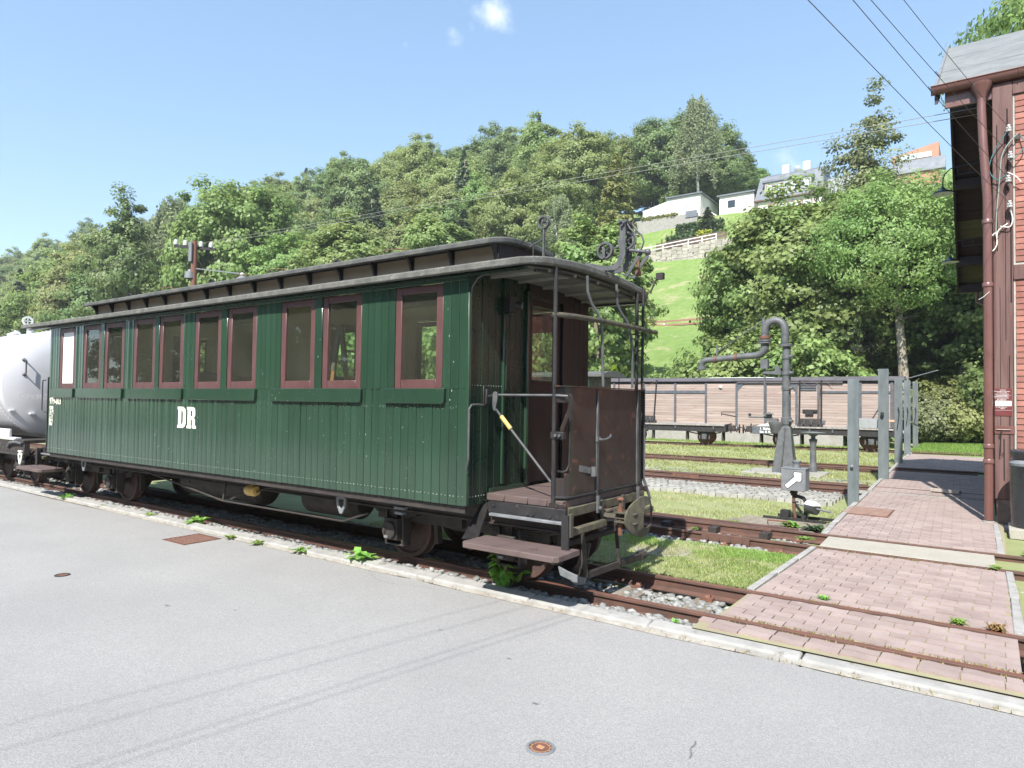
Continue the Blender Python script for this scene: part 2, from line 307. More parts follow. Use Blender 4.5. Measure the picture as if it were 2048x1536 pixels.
def thing(name, loc, label, cat, group=None):
    o = bpy.data.objects.new(name, None); COL.objects.link(o); o.location = loc; ORG[o.name] = tuple(loc); o.empty_display_size = .1
    return tag(o, label, cat, group)
def inst(name, me, parent, loc, rot=(0, 0, 0), sc=(1, 1, 1), label=None):
    o = bpy.data.objects.new(name, me); COL.objects.link(o)
    if parent:
        o.parent = parent; g = ORG[parent.name]; loc = (loc[0]-g[0], loc[1]-g[1], loc[2]-g[2])
    o.location = loc; o.rotation_euler = rot; o.scale = sc
    if label: o['label'] = label
    return o
def npmesh(name, v, f, m, smooth=False):
    me = bpy.data.meshes.new(name); k = f.shape[1]
    me.vertices.add(len(v)); me.vertices.foreach_set('co', np.ascontiguousarray(v, dtype=np.float32).ravel())
    me.loops.add(f.size); me.loops.foreach_set('vertex_index', np.ascontiguousarray(f, dtype=np.int32).ravel())
    me.polygons.add(len(f)); me.polygons.foreach_set('loop_start', np.arange(0, f.size, k, dtype=np.int32))
    me.update(calc_edges=True); me.materials.append(m)
    if smooth: me.shade_smooth()
    return me
def obj(name, me, parent=None, **k):
    o = bpy.data.objects.new(name, me); COL.objects.link(o)
    if parent: o.parent = parent
    return tag(o, **k)
def text_mesh(txt, size, ext=.001, bold=0, sx=1):
    cu = bpy.data.curves.new('t', 'FONT'); cu.body = txt; cu.size = size; cu.extrude = ext; cu.offset = bold; cu.resolution_u = 3
    cu.align_x = 'LEFT'; o = bpy.data.objects.new('t', cu); COL.objects.link(o)
    dg = bpy.context.evaluated_depsgraph_get(); me = bpy.data.meshes.new_from_object(o.evaluated_get(dg))
    bpy.data.objects.remove(o); bpy.data.curves.remove(cu); return me
def lettering(name, txt, size, parent, loc, m, bold=0, sx=1, rot=(pi/2, 0, 0), ext=.001):
    me = text_mesh(txt, size, ext, bold); me.materials.clear(); me.materials.append(m)
    return inst(name, me, parent, loc, rot, (sx, 1, 1))

# ------------------------------------------------------------------ terrain and ground
HP = [(-4000, 0), (36, 0), (60, 8.9), (83.6, 19.9), (84.8, 21.5), (87, 23.6), (88.5, 25.0), (89.3, 27.0), (91, 27.3), (102, 31), (125, 39), (160, 46), (260, 58), (600, 90), (4000, 90)]
def hill_z(x, y):
    z = np.interp(y, [a for a, b in HP], [b for a, b in HP])
    return z*(1 + .17*np.clip((-x-46)/55, 0, 1)) - .12
def grid(name, xs, ys, zf, m, **k):
    X, Y = np.meshgrid(xs, ys); Z = zf(X, Y); v = np.stack([X, Y, Z], -1).reshape(-1, 3)
    nx, ny = len(xs), len(ys); i = np.arange(nx-1)[None, :] + nx*np.arange(ny-1)[:, None]; i = i.ravel()
    return obj(name, npmesh(name, v, np.stack([i, i+1, i+1+nx, i+nx], 1), m, True), **k)
rs = np.random.RandomState(3)
def wob(X, Y, s, seed=0):
    return (np.sin(X/s+seed)*np.cos(Y/s*1.3+seed*2) + .5*np.sin(X/s*2.3+1+seed)*np.sin(Y/s*2.1+seed) + .3*np.cos(X/s*4.9+Y/s*4.1))/1.8
grid('hill', np.concatenate([np.linspace(-700, -80, 50), np.linspace(-75, 60, 90), np.linspace(70, 500, 12)]), np.concatenate([np.linspace(33, 140, 110), np.linspace(145, 900, 30)]),
     lambda X, Y: hill_z(X, Y) + .35*wob(X, Y, 6)*np.clip((Y-36)/10, 0, 1) + .0, M_HILL, kind='structure')
grid('ground', [-900, -60, -20, -5, 10, 60, 900], [-900, -60, -12, -11.9, 4.4, 20, 36, 60, 2000], lambda X, Y: X*0-.24, M_SOIL, kind='structure')
m = MB()
for a_, b_, c_, d_ in ((-200, -7.48, -11.5, 4.395), (-7.06, 60, -11.5, 4.395), (-7.48, -7.06, -11.5, 3.92), (-7.48, -7.06, 4.31, 4.395)):
    m.add([(a_, c_, -.085), (b_, c_, -.085), (b_, d_, -.085), (a_, d_, -.085)], [(0, 1, 2, 3)])
m.build('asphalt_road', M_ASPH, kind='structure')
# yard surface between the tracks: gently uneven turf sheets
grid('yard_turf', np.linspace(-60, 12, 240), np.linspace(5.98, 36.5, 120), lambda X, Y: -.075 + .018*wob(X, Y, .7, 1) + .012*wob(X, Y, .23, 2) - .06*(np.abs(Y-13.9) < .7) - .05*(np.abs(Y-8.2) < .65)*(X < -1.5), M_TURF, kind='structure')
# kerb: long concrete stones, each its own piece
kr = tag(bpy.data.objects.new('kerb', None), kind='structure'); COL.objects.link(kr); ORG['kerb'] = (0, 0, 0)
def kerb_y(x): return 4.415 + .05*np.clip((-x-8)/8, 0, 1)
kx = [2.2, .33, -.945, -1.95, -2.95]
while kx[-1] > -34: kx.append(kx[-1]-1.0)
for a, b in zip(kx[1:], kx[:-1]):
    j = rnd.uniform(-.006, .006); ya, yb = kerb_y(a), kerb_y(b); m = MB()
    for x, y in ((a+.006, ya), (b-.006, yb)): pass
    x0, x1 = a+.005, b-.005; zt = -.028+j*.6
    vs = [(x0, ya-.03, -.3), (x1, yb-.03, -.3), (x1, yb+.14, -.3), (x0, ya+.14, -.3), (x0, ya, zt-.012), (x1, yb, zt-.012), (x1, yb+.135, zt), (x0, ya+.135, zt)]
    m.add(vs, [(0, 3, 2, 1), (4, 5, 6, 7), (0, 1, 5, 4), (1, 2, 6, 5), (2, 3, 7, 6), (3, 0, 4, 7)]).build('kerb_stone', M_KERB, kr, bev=.015, seg=2)
# concrete fillet of sand and grit along the kerb foot
def strip(name, x0, x1, yf, w, z, m, n=160, seed=1, **k):
    xs = np.linspace(x0, x1, n); r = np.random.RandomState(seed); e = np.convolve(r.rand(n+8), np.ones(5)/5, 'same')[4:-4]
    v = []; f = []
    for i, x in enumerate(xs):
        y = yf(x); v += [(x, y+.02, z+.03), (x, y-.01-w*(e[i]-.2), z)]
    for i in range(n-1): f.append((2*i, 2*i+1, 2*i+3, 2*i+2))
    me = bpy.data.meshes.new(name); me.from_pydata(v, [], f); me.materials.append(m); return obj(name, me, **k)
strip('sand_line', -20, 1.6, kerb_y, .05, -.082, mat('kerb_sand', (.22, .20, .17), (.30, .285, .255), 12, .95, bump=.004, bscale=120), kind='stuff')

def rock(r, n=0):
    import bmesh
    bm = bmesh.new(); bmesh.ops.create_icosphere(bm, subdivisions=1, radius=1)
    v = np.array([p.co[:] for p in bm.verts]); f = np.array([[q.index for q in t.verts] for t in bm.faces]); bm.free(); return v, f
RV, RF = rock(1)
def stones(name, pts, sizes, m, seed=0, **k):
    r = np.random.RandomState(seed); n = len(pts); V = np.repeat(RV[None], n, 0)*(1+.35*(r.rand(n, 12, 1)-.5)) + .25*(r.rand(n, 12, 3)-.5)
    V = np.clip(V, -.8, .8)*np.stack([r.uniform(.8, 1.5, n), r.uniform(.7, 1.1, n), r.uniform(.5, .85, n)], -1)[:, None, :]
    a = r.rand(n)*2*pi; b = (r.rand(n)-.5)*1.2; ca, sa, cb, sb = np.cos(a), np.sin(a), np.cos(b), np.sin(b)
    Rz = np.zeros((n, 3, 3)); Rz[:, 0, 0] = ca; Rz[:, 0, 1] = -sa; Rz[:, 1, 0] = sa; Rz[:, 1, 1] = ca; Rz[:, 2, 2] = 1
    Rx = np.zeros((n, 3, 3)); Rx[:, 0, 0] = 1; Rx[:, 1, 1] = cb; Rx[:, 1, 2] = -sb; Rx[:, 2, 1] = sb; Rx[:, 2, 2] = cb
    V = np.einsum('nij,nkj->nki', Rz@Rx, V)*sizes[:, None, None] + pts[:, None, :]
    F = (RF[None] + 12*np.arange(n)[:, None, None]).reshape(-1, 3)
    return obj(name, npmesh(name, V.reshape(-1, 3), F, m), **k)
def scatter(n, x0, x1, y0, y1, z, zs, s0, s1, seed):
    r = np.random.RandomState(seed); p = np.stack([r.uniform(x0, x1, n), r.uniform(y0, y1, n), z + r.uniform(-zs, zs, n)], -1); return p, r.uniform(s0, s1, n)
def merge(*a): return np.concatenate([p for p, s in a]), np.concatenate([s for p, s in a])
MB().box(-60, -1.62, 4.52, 6.0, -.25, -.15).build('ballast_bed', M_SOIL, kind='structure')
p_, s_ = merge(scatter(5200, -16, -1.45, 4.56, 4.76, -.095, .02, .018, .042, 1), scatter(4600, -13, -1.6, 4.84, 5.5, -.14, .022, .02, .042, 2), scatter(3500, -30, -11, 4.6, 6.0, -.12, .02, .025, .05, 3),
               scatter(1500, -8.2, -2.0, 7.1, 7.75, -.10, .012, .02, .04, 5), scatter(1200, -9, -1.7, 7.82, 8.55, -.13, .012, .02, .036, 6), scatter(500, -8, -3, 5.66, 6.0, -.10, .012, .015, .03, 7))
stones('ballast', p_, s_, M_STONE, 1, kind='stuff')
p_, s_ = merge(scatter(1500, -9, -1.8, 12.9, 13.4, -.075, .01, .015, .03, 8), scatter(1100, -9, -2, 13.6, 14.2, -.12, .01, .02, .035, 9), scatter(900, -11, -2, 14.9, 15.9, -.07, .01, .015, .03, 10), scatter(500, .2, 3, 7.3, 8.6, -.1, .012, .02, .04, 11), scatter(900, .2, 3, 4.6, 6.2, -.11, .012, .02, .04, 12))
stones('gravel', p_, s_, M_STONE, 2, kind='stuff')

# ------------------------------------------------------------------ railway tracks
def rail_mb(pts, h=.115, head=.052, foot=.10):
    prof = [(-foot/2, -h), (foot/2, -h), (foot/2, -h+.01), (.008, -h+.028), (.008, -.03), (head/2, -.022), (head/2, -.004), (head/2-.006, 0), (-head/2+.006, 0), (-head/2, -.004), (-head/2, -.022), (-.008, -.03), (-.008, -h+.028), (-foot/2, -h+.01)]
    m = MB(); n = len(prof); vs = []; fs = []
    for i, (x, y, z) in enumerate(pts):
        for a, b in prof: vs.append((x, y+a, z+b))
    for i in range(len(pts)-1):
        for j in range(n): fs.append((i*n+j, i*n+(j+1) % n, (i+1)*n+(j+1) % n, (i+1)*n+j))
    fs += [tuple(range(n)), tuple((len(pts)-1)*n+j for j in range(n))[::-1]]
    return m.add(vs, fs)
def track(label_mat, line, y0s, x0, x1, sleepers=None, sx=.62, z=0, joints=()):
    t = tag(bpy.data.objects.new('railway_track', None), kind='structure'); COL.objects.link(t); ORG[t.name] = (0, 0, 0)
    xs = np.linspace(x0, x1, 24)
    for y0 in y0s:
        rail_mb([(x, line(x, y0), z) for x in xs]).build('rail', M_RAIL, t, smooth=False)
    if sleepers:
        m0 = MB().box(-.11, .11, -.72, .72, -.12, 0).mesh('sleeper'); m0.materials.append(M_MOSSW)
        x = sleepers[0]
        while x > sleepers[1]:
            yc = line(x, sum(y0s[:2])/2); inst('sleeper', m0, t, (x+rnd.uniform(-.02, .02), yc, z-.118+rnd.uniform(-.004, .004)), (0, 0, rnd.uniform(-.02, .02)))
            for y0 in y0s[:2]:
                for s in (-1, 1):
                    mm = CHAIR; inst('rail_clip', mm, t, (x, line(x, y0)+s*.075, z-.112), (0, 0, 0 if s > 0 else pi))
            x -= sx
    return t
M_MOSSW = mat('weathered_sleeper_wood', (.16, .13, .10), (.24, .21, .17), 6, .9, bump=.006, bscale=30, stretch=(2, .3, 1))
CHAIR = MB().box(-.05, .05, -.03, .045, -.004, .018).add([(-.02, -.03, .018), (.02, -.03, .018), (.02, .01, .018), (-.02, .01, .018), (-.018, -.03, .04), (.018, -.03, .04), (.018, 0, .034), (-.018, 0, .034)], [(4, 5, 6, 7), (0, 1, 5, 4), (1, 2, 6, 5), (2, 3, 7, 6), (3, 0, 4, 7)]).mesh('rail_clip'); CHAIR.materials.append(M_RUST)
strt = lambda x, y: y
t1 = track('a', lambda x, y: y + .0005*max(0, -x-8)**2, (4.797, 5.597), -34, 5, (-1.9, -20))
t2 = track('b', strt, (7.81, 8.60), -26, 5, (-1.85, -16))
t3 = track('c', lambda x, y: y+.025*(x+1.8), (13.55, 14.35), -40, .0, (-2.2, -12))
t4 = track('d', lambda x, y: y+.036*(x+1.9), (18.5, 19.3), -40, -.2, None)
t5 = track('e', lambda x, y: y+.19*(x+2.65), (26.2, 26.95), -50, 2, None)
# switch at the second track: tapering blade rail, slide chairs, fish plates
xs = np.linspace(-12, -2.15, 14)
rail_mb([(x, 8.60-.075-.45*((-2.15-x)/9.85)**1.6, -.004) for x in xs], head=.045).build('switch_blade', M_RAIL, t2, smooth=False)
rail_mb([(x, 8.60+.16+.2*((-1.9-x)/9)**1.5, 0) for x in np.linspace(-11, -1.9, 14)]).build('stock_rail', M_RAIL, t2, smooth=False)
xs = np.linspace(-12, -3.3, 12)
rail_mb([(x, 7.81+.075+.9*((-3.3-x)/9)**1.7, -.004) for x in xs], head=.045).build('switch_blade', M_RAIL, t2, smooth=False)
for i in range(9):
    x = -2.2-i*.62; MB().box(x-.05, x+.05, 8.33, 8.52, -.1, -.03).build('slide_chair', M_DARK, t2, bev=.005); MB().box(x-.05, x+.05, 7.88, 8.05, -.1, -.035).build('slide_chair', M_DARK, t2, bev=.005)
m = MB().box(-2.75, -2.2, 7.765, 7.79, -.1, -.02)
for k in range(4): m.cyl((-2.68+k*.13, 7.76, -.06), (-2.68+k*.13, 7.735, -.06), .02, 6)
m.build('fish_plate', M_RAIL, t2)
for tx, ty, tt in ((-6.2, 13.5, t3), (-5.4, 14.25, t3), (-8.4, 18.25, t4), (-4.1, 5.59, t1)):
    m = MB().box(tx-.3, tx+.3, ty-.042, ty-.02, -.1, -.025)
    for k in range(4): m.cyl((tx-.22+k*.15, ty-.04, -.06), (tx-.22+k*.15, ty-.065, -.06), .018, 6)
    m.build('fish_plate', M_RUST, tt)
# rail heads polished a little: thin separate running bands on the near track
for y in (4.797, 5.597):
    MB().box(-6, 5, y-.014, y+.014, -.002, .0015).build('running_band', M_RAILTOP, t1)
# extra rails of the yard ladder
rail_mb([(x, 14.6+.055*(x+1.8), 0) for x in np.linspace(-40, -1.9, 12)]).build('rail', M_RAIL, t3, smooth=False)
rail_mb([(x, 18.0+.0*(x+1.9), 0) for x in np.linspace(-40, -1.9, 12)]).build('rail', M_RAIL, t4, smooth=False)

# ------------------------------------------------------------------ paved crossing
def kerb_left(y):
    return float(np.interp(y, [4.3, 5.7, 7.9, 8.9, 12, 22, 30], [-1.60, -1.585, -1.51, -1.60, -1.70, -2.02, -2.16]))
pv = tag(bpy.data.objects.new('paved_crossing', None), kind='structure'); COL.objects.link(pv); ORG['paved_crossing'] = (0, 0, 0)
PL, PW = .205, .113
def paver_poly(L, Wd, g=.0045):
    pts = []; n = 6
    for i in range(n+1):
        x = -L/2+g+(L-2*g)*i/n; pts.append((x, -Wd/2+g+.010*sin(2*pi*i/n)))
    for i in range(n, -1, -1):
        x = -L/2+g+(L-2*g)*i/n; pts.append((x, Wd/2-g+.010*sin(2*pi*i/n)))
    return pts
pme = MB().prism(paver_poly(PL, PW), 'z', -.06, 0).mesh('paver'); pme.materials.append(M_PAVER)
pverts = np.array([v.co[:] for v in pme.vertices])
cells = []; cuts = []
row = 0; y = 4.615
bands = [(4.552, 4.747), (4.875, 5.545), (5.665, 7.74), (8.685, 13.42), (13.72, 18.3), (19.5, 25.3)]
for b0, b1 in bands:
    nr = max(1, round((b1-b0)/PW)); w = (b1-b0)/nr
    for r in range(nr):
        y = b0+(r+.5)*w; xl = kerb_left(y)+.03 if y > 4.9 else -1.42-1.0*(y-4.45); off = (r % 2)*PL/2; x = xl
        if off: cuts.append((xl, xl+off-.003, y, w)); x = xl+off
        xr = .15 if y < 7.8 else (.09 if y < 11 else .0)
        if y > 11: xr = -.02
        while x+PL < xr+.01:
            cells.append((x+PL/2, y, w)); x += PL
        if xr+.0-x > .05: cuts.append((x, xr, y, w))
cells = [c for c in cells if c[0]-PL/2 > kerb_left(c[1])-.02 or c[1] < 4.9]
cells.sort(key=lambda c: hypot(c[0], c[1]))
for i, (x, y, w) in enumerate(cells[:300]):
    inst('paver', pme, pv, (x, y, -.006+rnd.uniform(-.0035, .002)), (rnd.uniform(-.012, .012), rnd.uniform(-.008, .008), rnd.uniform(-.01, .01)), (1, w/PW, 1))
m = MB(); fcs = [tuple(p.vertices) for p in pme.polygons]
for x, y, w in cells[300:]:
    j = rnd.uniform(-.003, .002)-.006; tx = rnd.uniform(-.01, .01); ty = rnd.uniform(-.008, .008)
    m.add([(x+v[0], y+v[1]*w/PW, v[2]+j+tx*v[1]+ty*v[0]) for v in pverts], fcs)
for x, x1, y, w in cuts: m.box(x+.003, x1, y-w/2+.003, y+w/2-.003, -.05, -.007)
m.build('far_pavers', M_PAVER, pv, smooth=False, kind='stuff')
M_JOINT = mat('paver_joint_soil', (.26, .22, .16), (.28, .27, .15), 3, .95, bump=.004, bscale=90)
def bed(x0f, x1, y0, y1, z, name='paver_bed', m=M_JOINT):
    MB().add([(x0f(y0), y0, z), (x1, y0, z), (x1, y1, z), (x0f(y1), y1, z)], [(0, 1, 2, 3)]).build(name, m, pv)
for a, b in ((4.86, 5.56), (5.64, 7.77), (8.64, 12), (12, 13.45), (13.7, 18.35), (19.4, 25.4)): bed(kerb_left, .15, a, b, -.017)
bed(lambda y: -1.66, .2, 4.50, 4.75, -.021); bed(kerb_left, .1, 13.4, 14.6, -.04, 'track_fill', M_SOIL)
# kerbs along both sides of the crossing
def kerbline(pts, w, z, name='edging_stone'):
    for (x0, y0), (x1, y1) in zip(pts[:-1], pts[1:]):
        d = Vector((x1-x0, y1-y0, 0)); L = d.length; d.normalize(); MB().bar((x0+d.x*.004, y0+d.y*.004, z-.1), (x1-d.x*.004, y1-d.y*.004, z-.1), w, .2).build(name, M_KERB, pv, bev=.006)
def seg(y0, y1, f, dx, n): return [(f(y)+dx, y) for y in np.linspace(y0, y1, n)]
kerbline(seg(5.66, 7.76, kerb_left, -.01, 4), .06, .006); kerbline(seg(8.66, 13.3, kerb_left, -.01, 6), .07, .006); kerbline(seg(13.8, 26, kerb_left, -.01, 13), .07, .006)
kerbline([(.165, 5.66), (.165, 6.7), (.15, 7.74)], .06, .004); kerbline([(.10, 8.7), (.09, 9.7), (.07, 10.8)], .06, .0)
MB().add([(-1.50, 7.90, -.06), (.055, 7.86, -.06), (.045, 8.53, -.06), (-1.52, 8.52, -.06), (-1.50, 7.90, -.004), (.055, 7.86, -.004), (.045, 8.53, -.004), (-1.52, 8.52, -.004)], [(0, 3, 2, 1), (4, 5, 6, 7), (0, 1, 5, 4), (1, 2, 6, 5), (2, 3, 7, 6), (3, 0, 4, 7)]).build('concrete_slab', M_SLAB, pv, bev=.006)
MB().box(-1.9, 0, 13.46, 13.5, -.05, .004).build('edging_stone', M_KERB, pv)
cv = thing('inspection_cover', (-1.42, 10.9, 0), 'rust brown steel inspection cover set flush in the red paving', 'cover')
MB().box(-1.71, -1.12, 10.48, 11.28, -.03, .003).build('frame', M_RUST, cv)
m = MB()
for i in range(28): m.box(-1.69, -1.14, 10.505+i*.0272, 10.517+i*.0272, .003, .007)
m.build('rib', mat('brown_cover_rib', (.22, .14, .11), (.28, .19, .15), 9, .8), cv, kind='stuff')

# setts strip beside the third track
st = tag(bpy.data.objects.new('sett_strip', None), kind='structure'); COL.objects.link(st); ORG['sett_strip'] = (0, 0, 0)
M_SETT = mat('pale_grey_setts', (.24, .235, .21), (.33, .32, .285), 5, .9, bump=.004, bscale=60, vary=.15, island=.15)
smesh = MB().box(-.058, .058, -.07, .07, -.12, 0).mesh('sett'); smesh.materials.append(M_SETT)
cnt = 0; far = MB()
for r in range(9):
    for i in range(62):
        x = -2.15-i*.125+(r % 2)*.06; y = 11.62+r*.15+.02*(x+2)
        if x > -2.05-.0*r: continue
        z = -.015+rnd.uniform(-.008, .008)
        if r < 5 and cnt < 290:
            inst('sett', smesh, st, (x, y, z), (rnd.uniform(-.03, .03), rnd.uniform(-.03, .03), rnd.uniform(-.04, .04))); cnt += 1
        else: far.box(x-.056, x+.056, y-.068, y+.068, z-.12, z)
far.build('far_setts', M_SETT, st, smooth=False, kind='stuff')

# ------------------------------------------------------------------ road ironwork and small yard pieces
M_GRATE = mat('orange_rust_grate', (.19, .10, .075), (.15, .08, .06), 20, .8)
g = thing('drain_grate', (-7.27, 4.1, -.085), 'rusty slotted drain grate in the asphalt beside the kerb', 'drain grate')
MB().box(-7.50, -7.04, 3.90, 3.93, -.1, -.079).box(-7.50, -7.04, 4.30, 4.33, -.1, -.079).box(-7.50, -7.47, 3.93, 4.30, -.1, -.079).box(-7.07, -7.04, 3.93, 4.30, -.1, -.079).build('frame', M_RUST, g)
for i in range(7): y = 3.935+i*.054; MB().box(-7.47, -7.07, y, y+.03, -.11, -.079).build('bar', M_GRATE, g)
MB().box(-7.47, -7.07, 3.93, 4.30, -.16, -.15).build('shaft', M_DARK, g)
def manhole(x, y, r, z, label, m1, m2, name='valve_cover', rim=.014):
    g = thing(name, (x, y, z), label, 'cover'); g_ = MB().lathe([(r, -.02), (r, .004), (r-.004, .006), (r-rim, .006), (r-rim, -.02)], (x, y, z), 'z', 40).build('ring', m1, g)
    MB().lathe([(.0001, .003), (r-rim-.002, .003), (r-rim-.002, -.02)], (x, y, z), 'z', 40).build('lid', m2, g)
    return g
c1 = manhole(-1.682, 2.64, .068, -.085, 'small round rusty valve cover in the foreground asphalt', M_SILVER, M_RUST)
MB().box(-1.70, -1.665, 2.628, 2.655, -.083, -.078).build('lid_boss', mat('pale_rust', (.42, .24, .14), (.35, .18, .1), 30, .7), c1, bev=.003)
m = MB().lathe([(.043, 0), (.043, .0025), (.041, .0025), (.041, 0)], (-1.682, 2.64, -.083), 'z', 32); m.build('lid_ring', MATS['pale_rust'], c1)
for i in range(12):
    a = i*pi/6; MB().bar((-1.682+.044*cos(a), 2.64+.044*sin(a), -.0815), (-1.682+.051*cos(a), 2.64+.051*sin(a), -.0815), .003, .003).build('lid_mark', MATS['pale_rust'], c1)
manhole(-6.68, 2.60, .062, -.085, 'small dark rusty valve cover in the asphalt at far left', M_DARK, M_RUST)
manhole(-2.87, 6.9, .30, -.075, 'round concrete manhole lid half sunk in grass behind the carriage end', M_CONC, mat('dark_concrete_lid', (.22, .19, .16), (.28, .25, .21), 6, .9, bump=.003), 'manhole_lid', .03)
def wob_disc(name, pts, z, m, **k):
    me = bpy.data.meshes.new(name); me.from_pydata([(x, y, z) for x, y in pts], [], [tuple(range(len(pts)))]); me.materials.append(m); return obj(name, me, **k)
# tar repair squiggle on the road
M_TAR = mat('old_tar_mark', (.13, .13, .135), (.17, .17, .17), 30, .6)
def squiggle(cpts, w):
    m = MB(); L = []; R = []
    for i, (x, y) in enumerate(cpts):
        a = Vector(cpts[max(i-1, 0)]); b = Vector(cpts[min(i+1, len(cpts)-1)]); d = (b-a).normalized(); ww = w*(.6+.5*sin(i*2.1)**2)
        L.append((x-d.y*ww, y+d.x*ww, -.081)); R.append((x+d.y*ww, y-d.x*ww, -.081))
    n = len(cpts); m.add(L+R, [(i, i+1, n+i+1, n+i) for i in range(n-1)]); return m
squiggle([(-1.132, 3.128), (-1.124, 3.112), (-1.121, 3.083), (-1.126, 3.055), (-1.119, 3.031), (-1.106, 3.01), (-1.100, 2.985), (-1.097, 2.964)], .0045).build('tar_mark', M_TAR, kind='structure')

# ------------------------------------------------------------------ the green carriage
TC = 5.17; YN, YF = 4.17, 6.17; XL, XR = -11.37, -3.40; ZB, ZS, ZT = .665, 1.60, 2.475
car = thing('railway_carriage', (-7.38, TC, 0), 'green wooden narrow gauge carriage with maroon window frames, clerestory roof and open end platform', 'railway carriage')
WINS = [(-11.044, -10.524), (-10.273, -9.735), (-9.64, -9.095), (-8.853, -8.305), (-8.21, -7.664), (-7.422, -6.881), (-6.765, -6.235), (-5.821, -5.286), (-5.18, -4.639), (-4.212, -3.661)]
SILLS = [(-11.203, -10.499), (-10.397, -9.077), (-8.963, -7.633), (-7.523, -6.2), (-5.928, -4.6), (-4.308, -3.613)]
def board_mesh(name, w, z0, z1, m, cup, axis='x'):
    """vertical tongued board, face towards -y (axis x) or +x (axis y), origin at its foot centre"""
    g = .0022; n = 4; prof = [(-w/2+g, .018), (-w/2+g, .004)]
    for i in range(n+1):
        t = -1+2*i/n; prof.append((t*(w/2-g-.003), -cup*(1-t*t)))
    prof += [(w/2-g, .004), (w/2-g, .018)]
    b = MB()
    if axis == 'x': b.prism(prof, 'z', z0, z1)
    else: b.prism([(-q, p) for p, q in prof], 'z', z0, z1)
    me = b.mesh(name); me.materials.append(m); me.shade_smooth(); me.set_sharp_from_angle(angle=radians(28)); return me
NB = 88; bw = (XR-XL)/NB
low = [board_mesh('side_board', bw, 0, ZS-ZB-.002, M_GREEN, c) for c in (.0016, -.0012, .0006)]
for i in range(NB):
    x = XL+(i+.5)*bw
    inst('side_board', low[rnd.choice((0, 0, 1, 2))], car, (x, YN+.0015*rnd.random(), ZB-.002*rnd.random()), (rnd.gauss(0, .0022), 0, rnd.gauss(0, .009)))
gaps = [(XL, WINS[0][0])] + [(WINS[i][1], WINS[i+1][0]) for i in range(9)] + [(WINS[9][1], XR)]
for a, b in gaps:
    if b-a < .14:
        MB().box(a, b, YN-.003, YN+.02, ZS, ZT).build('window_mullion', M_GREEN, car, bev=.003); continue
    n = max(2, round((b-a)/bw)); w = (b-a)/n; me = [board_mesh('side_board', w, 0, ZT-ZS, M_GREEN, c) for c in (.0012, -.0008)]
    for k in range(n): inst('side_board', rnd.choice(me), car, (a+(k+.5)*w, YN+.001, ZS), (rnd.gauss(0, .0012), 0, rnd.gauss(0, .008)))
MB().box(XL, XR, YN-.004, YN+.03, ZT, ZT+.035).build('letter_board', M_GREEN, car, bev=.003)
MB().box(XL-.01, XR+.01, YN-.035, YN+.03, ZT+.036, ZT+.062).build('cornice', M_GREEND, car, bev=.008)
# inner skin of the body: near side strips around the openings, far side, ends, floor, ceiling
def skin(name, m, y0, y1, zlo, zhi):
    b = MB().box(XL+.01, XR-.01, y0, y1, zlo, ZS); b.box(XL+.01, XR-.01, y0, y1, ZT, zhi)
    for a, c in gaps: b.box(max(a, XL+.01), min(c, XR-.01), y0, y1, ZS, ZT)
    b.build(name, m, car, smooth=False)
skin('near_wall_lining', M_CREAM, YN+.021, YN+.05, .72, 2.56)
skin('far_wall_lining', M_CREAM, YF-.05, YF-.021, .72, 2.56)
skin('far_wall', M_GREEN, YF-.0205, YF, ZB, ZT+.06)
MB().box(XL+.02, XR-.02, YN+.03, YF-.03, .66, .72).build('floor', M_WOODSTEP, car)
mw_b = MATS['maroon_frame_paint']
for k, (a, b) in enumerate(WINS):
    for side in (0, 1):
        y0, y1 = (YN+.006, YN+.034) if side == 0 else (YF-.034, YF-.006); e = .003
        fm = MB().box(a+e, a+.075, y0, y1, ZS, ZT-.006).box(b-.075, b-e, y0, y1, ZS, ZT-.006).box(a+.075, b-.075, y0+.0015, y1, ZS, ZS+.078).box(a+.075, b-.075, y0+.0015, y1, ZT-.066, ZT-.006)
        fo = fm.build('window_frame', M_MAROON, car, bev=.003)
        yg = (y0+y1)/2
        if k == 0 and side == 0:
            MB().box(a+.07, b-.07, yg, yg+.004, ZS+.07, ZT-.06).build('white_blind', M_WHITE, fo)
        else: MB().box(a+.07, b-.07, yg, yg+.004, ZS+.07, ZT-.06).build('glass', M_GLASS, fo)
def sill_poly(a, b): r = .025; return [(a, 1.602), (b, 1.602), (b, 1.475+r), (b-r*.3, 1.475+r*.3), (b-r, 1.475), (a+r, 1.475), (a+r*.3, 1.475+r*.3), (a, 1.475+r)]
for a, b in SILLS:
    MB().prism(sill_poly(a, b), 'y', YN-.034, YN-.004).build('window_sill', M_GREEN, car, bev=.004, seg=2)
# nail heads along the foot of the boards
nm = MB()
for i in range(NB):
    x = XL+(i+.5)*bw
    for dx in (-.02, .022): nm.lathe([(.0035, 0), (.0025, -.002), (.0001, -.0025)], (x+dx, YN-.001, .735+.004*rnd.random()), 'y', 5)
for k in range(260):
    nm.lathe([(.003, 0), (.0001, -.002)], (rnd.uniform(XL, XR), YN-.001, rnd.choice((.735, 1.44, 1.45))+rnd.uniform(-.004, .004)), 'y', 5)
nm.build('nail_heads', mat('pale_nail', (.38, .42, .36), None, 3, .5), car, kind='stuff')
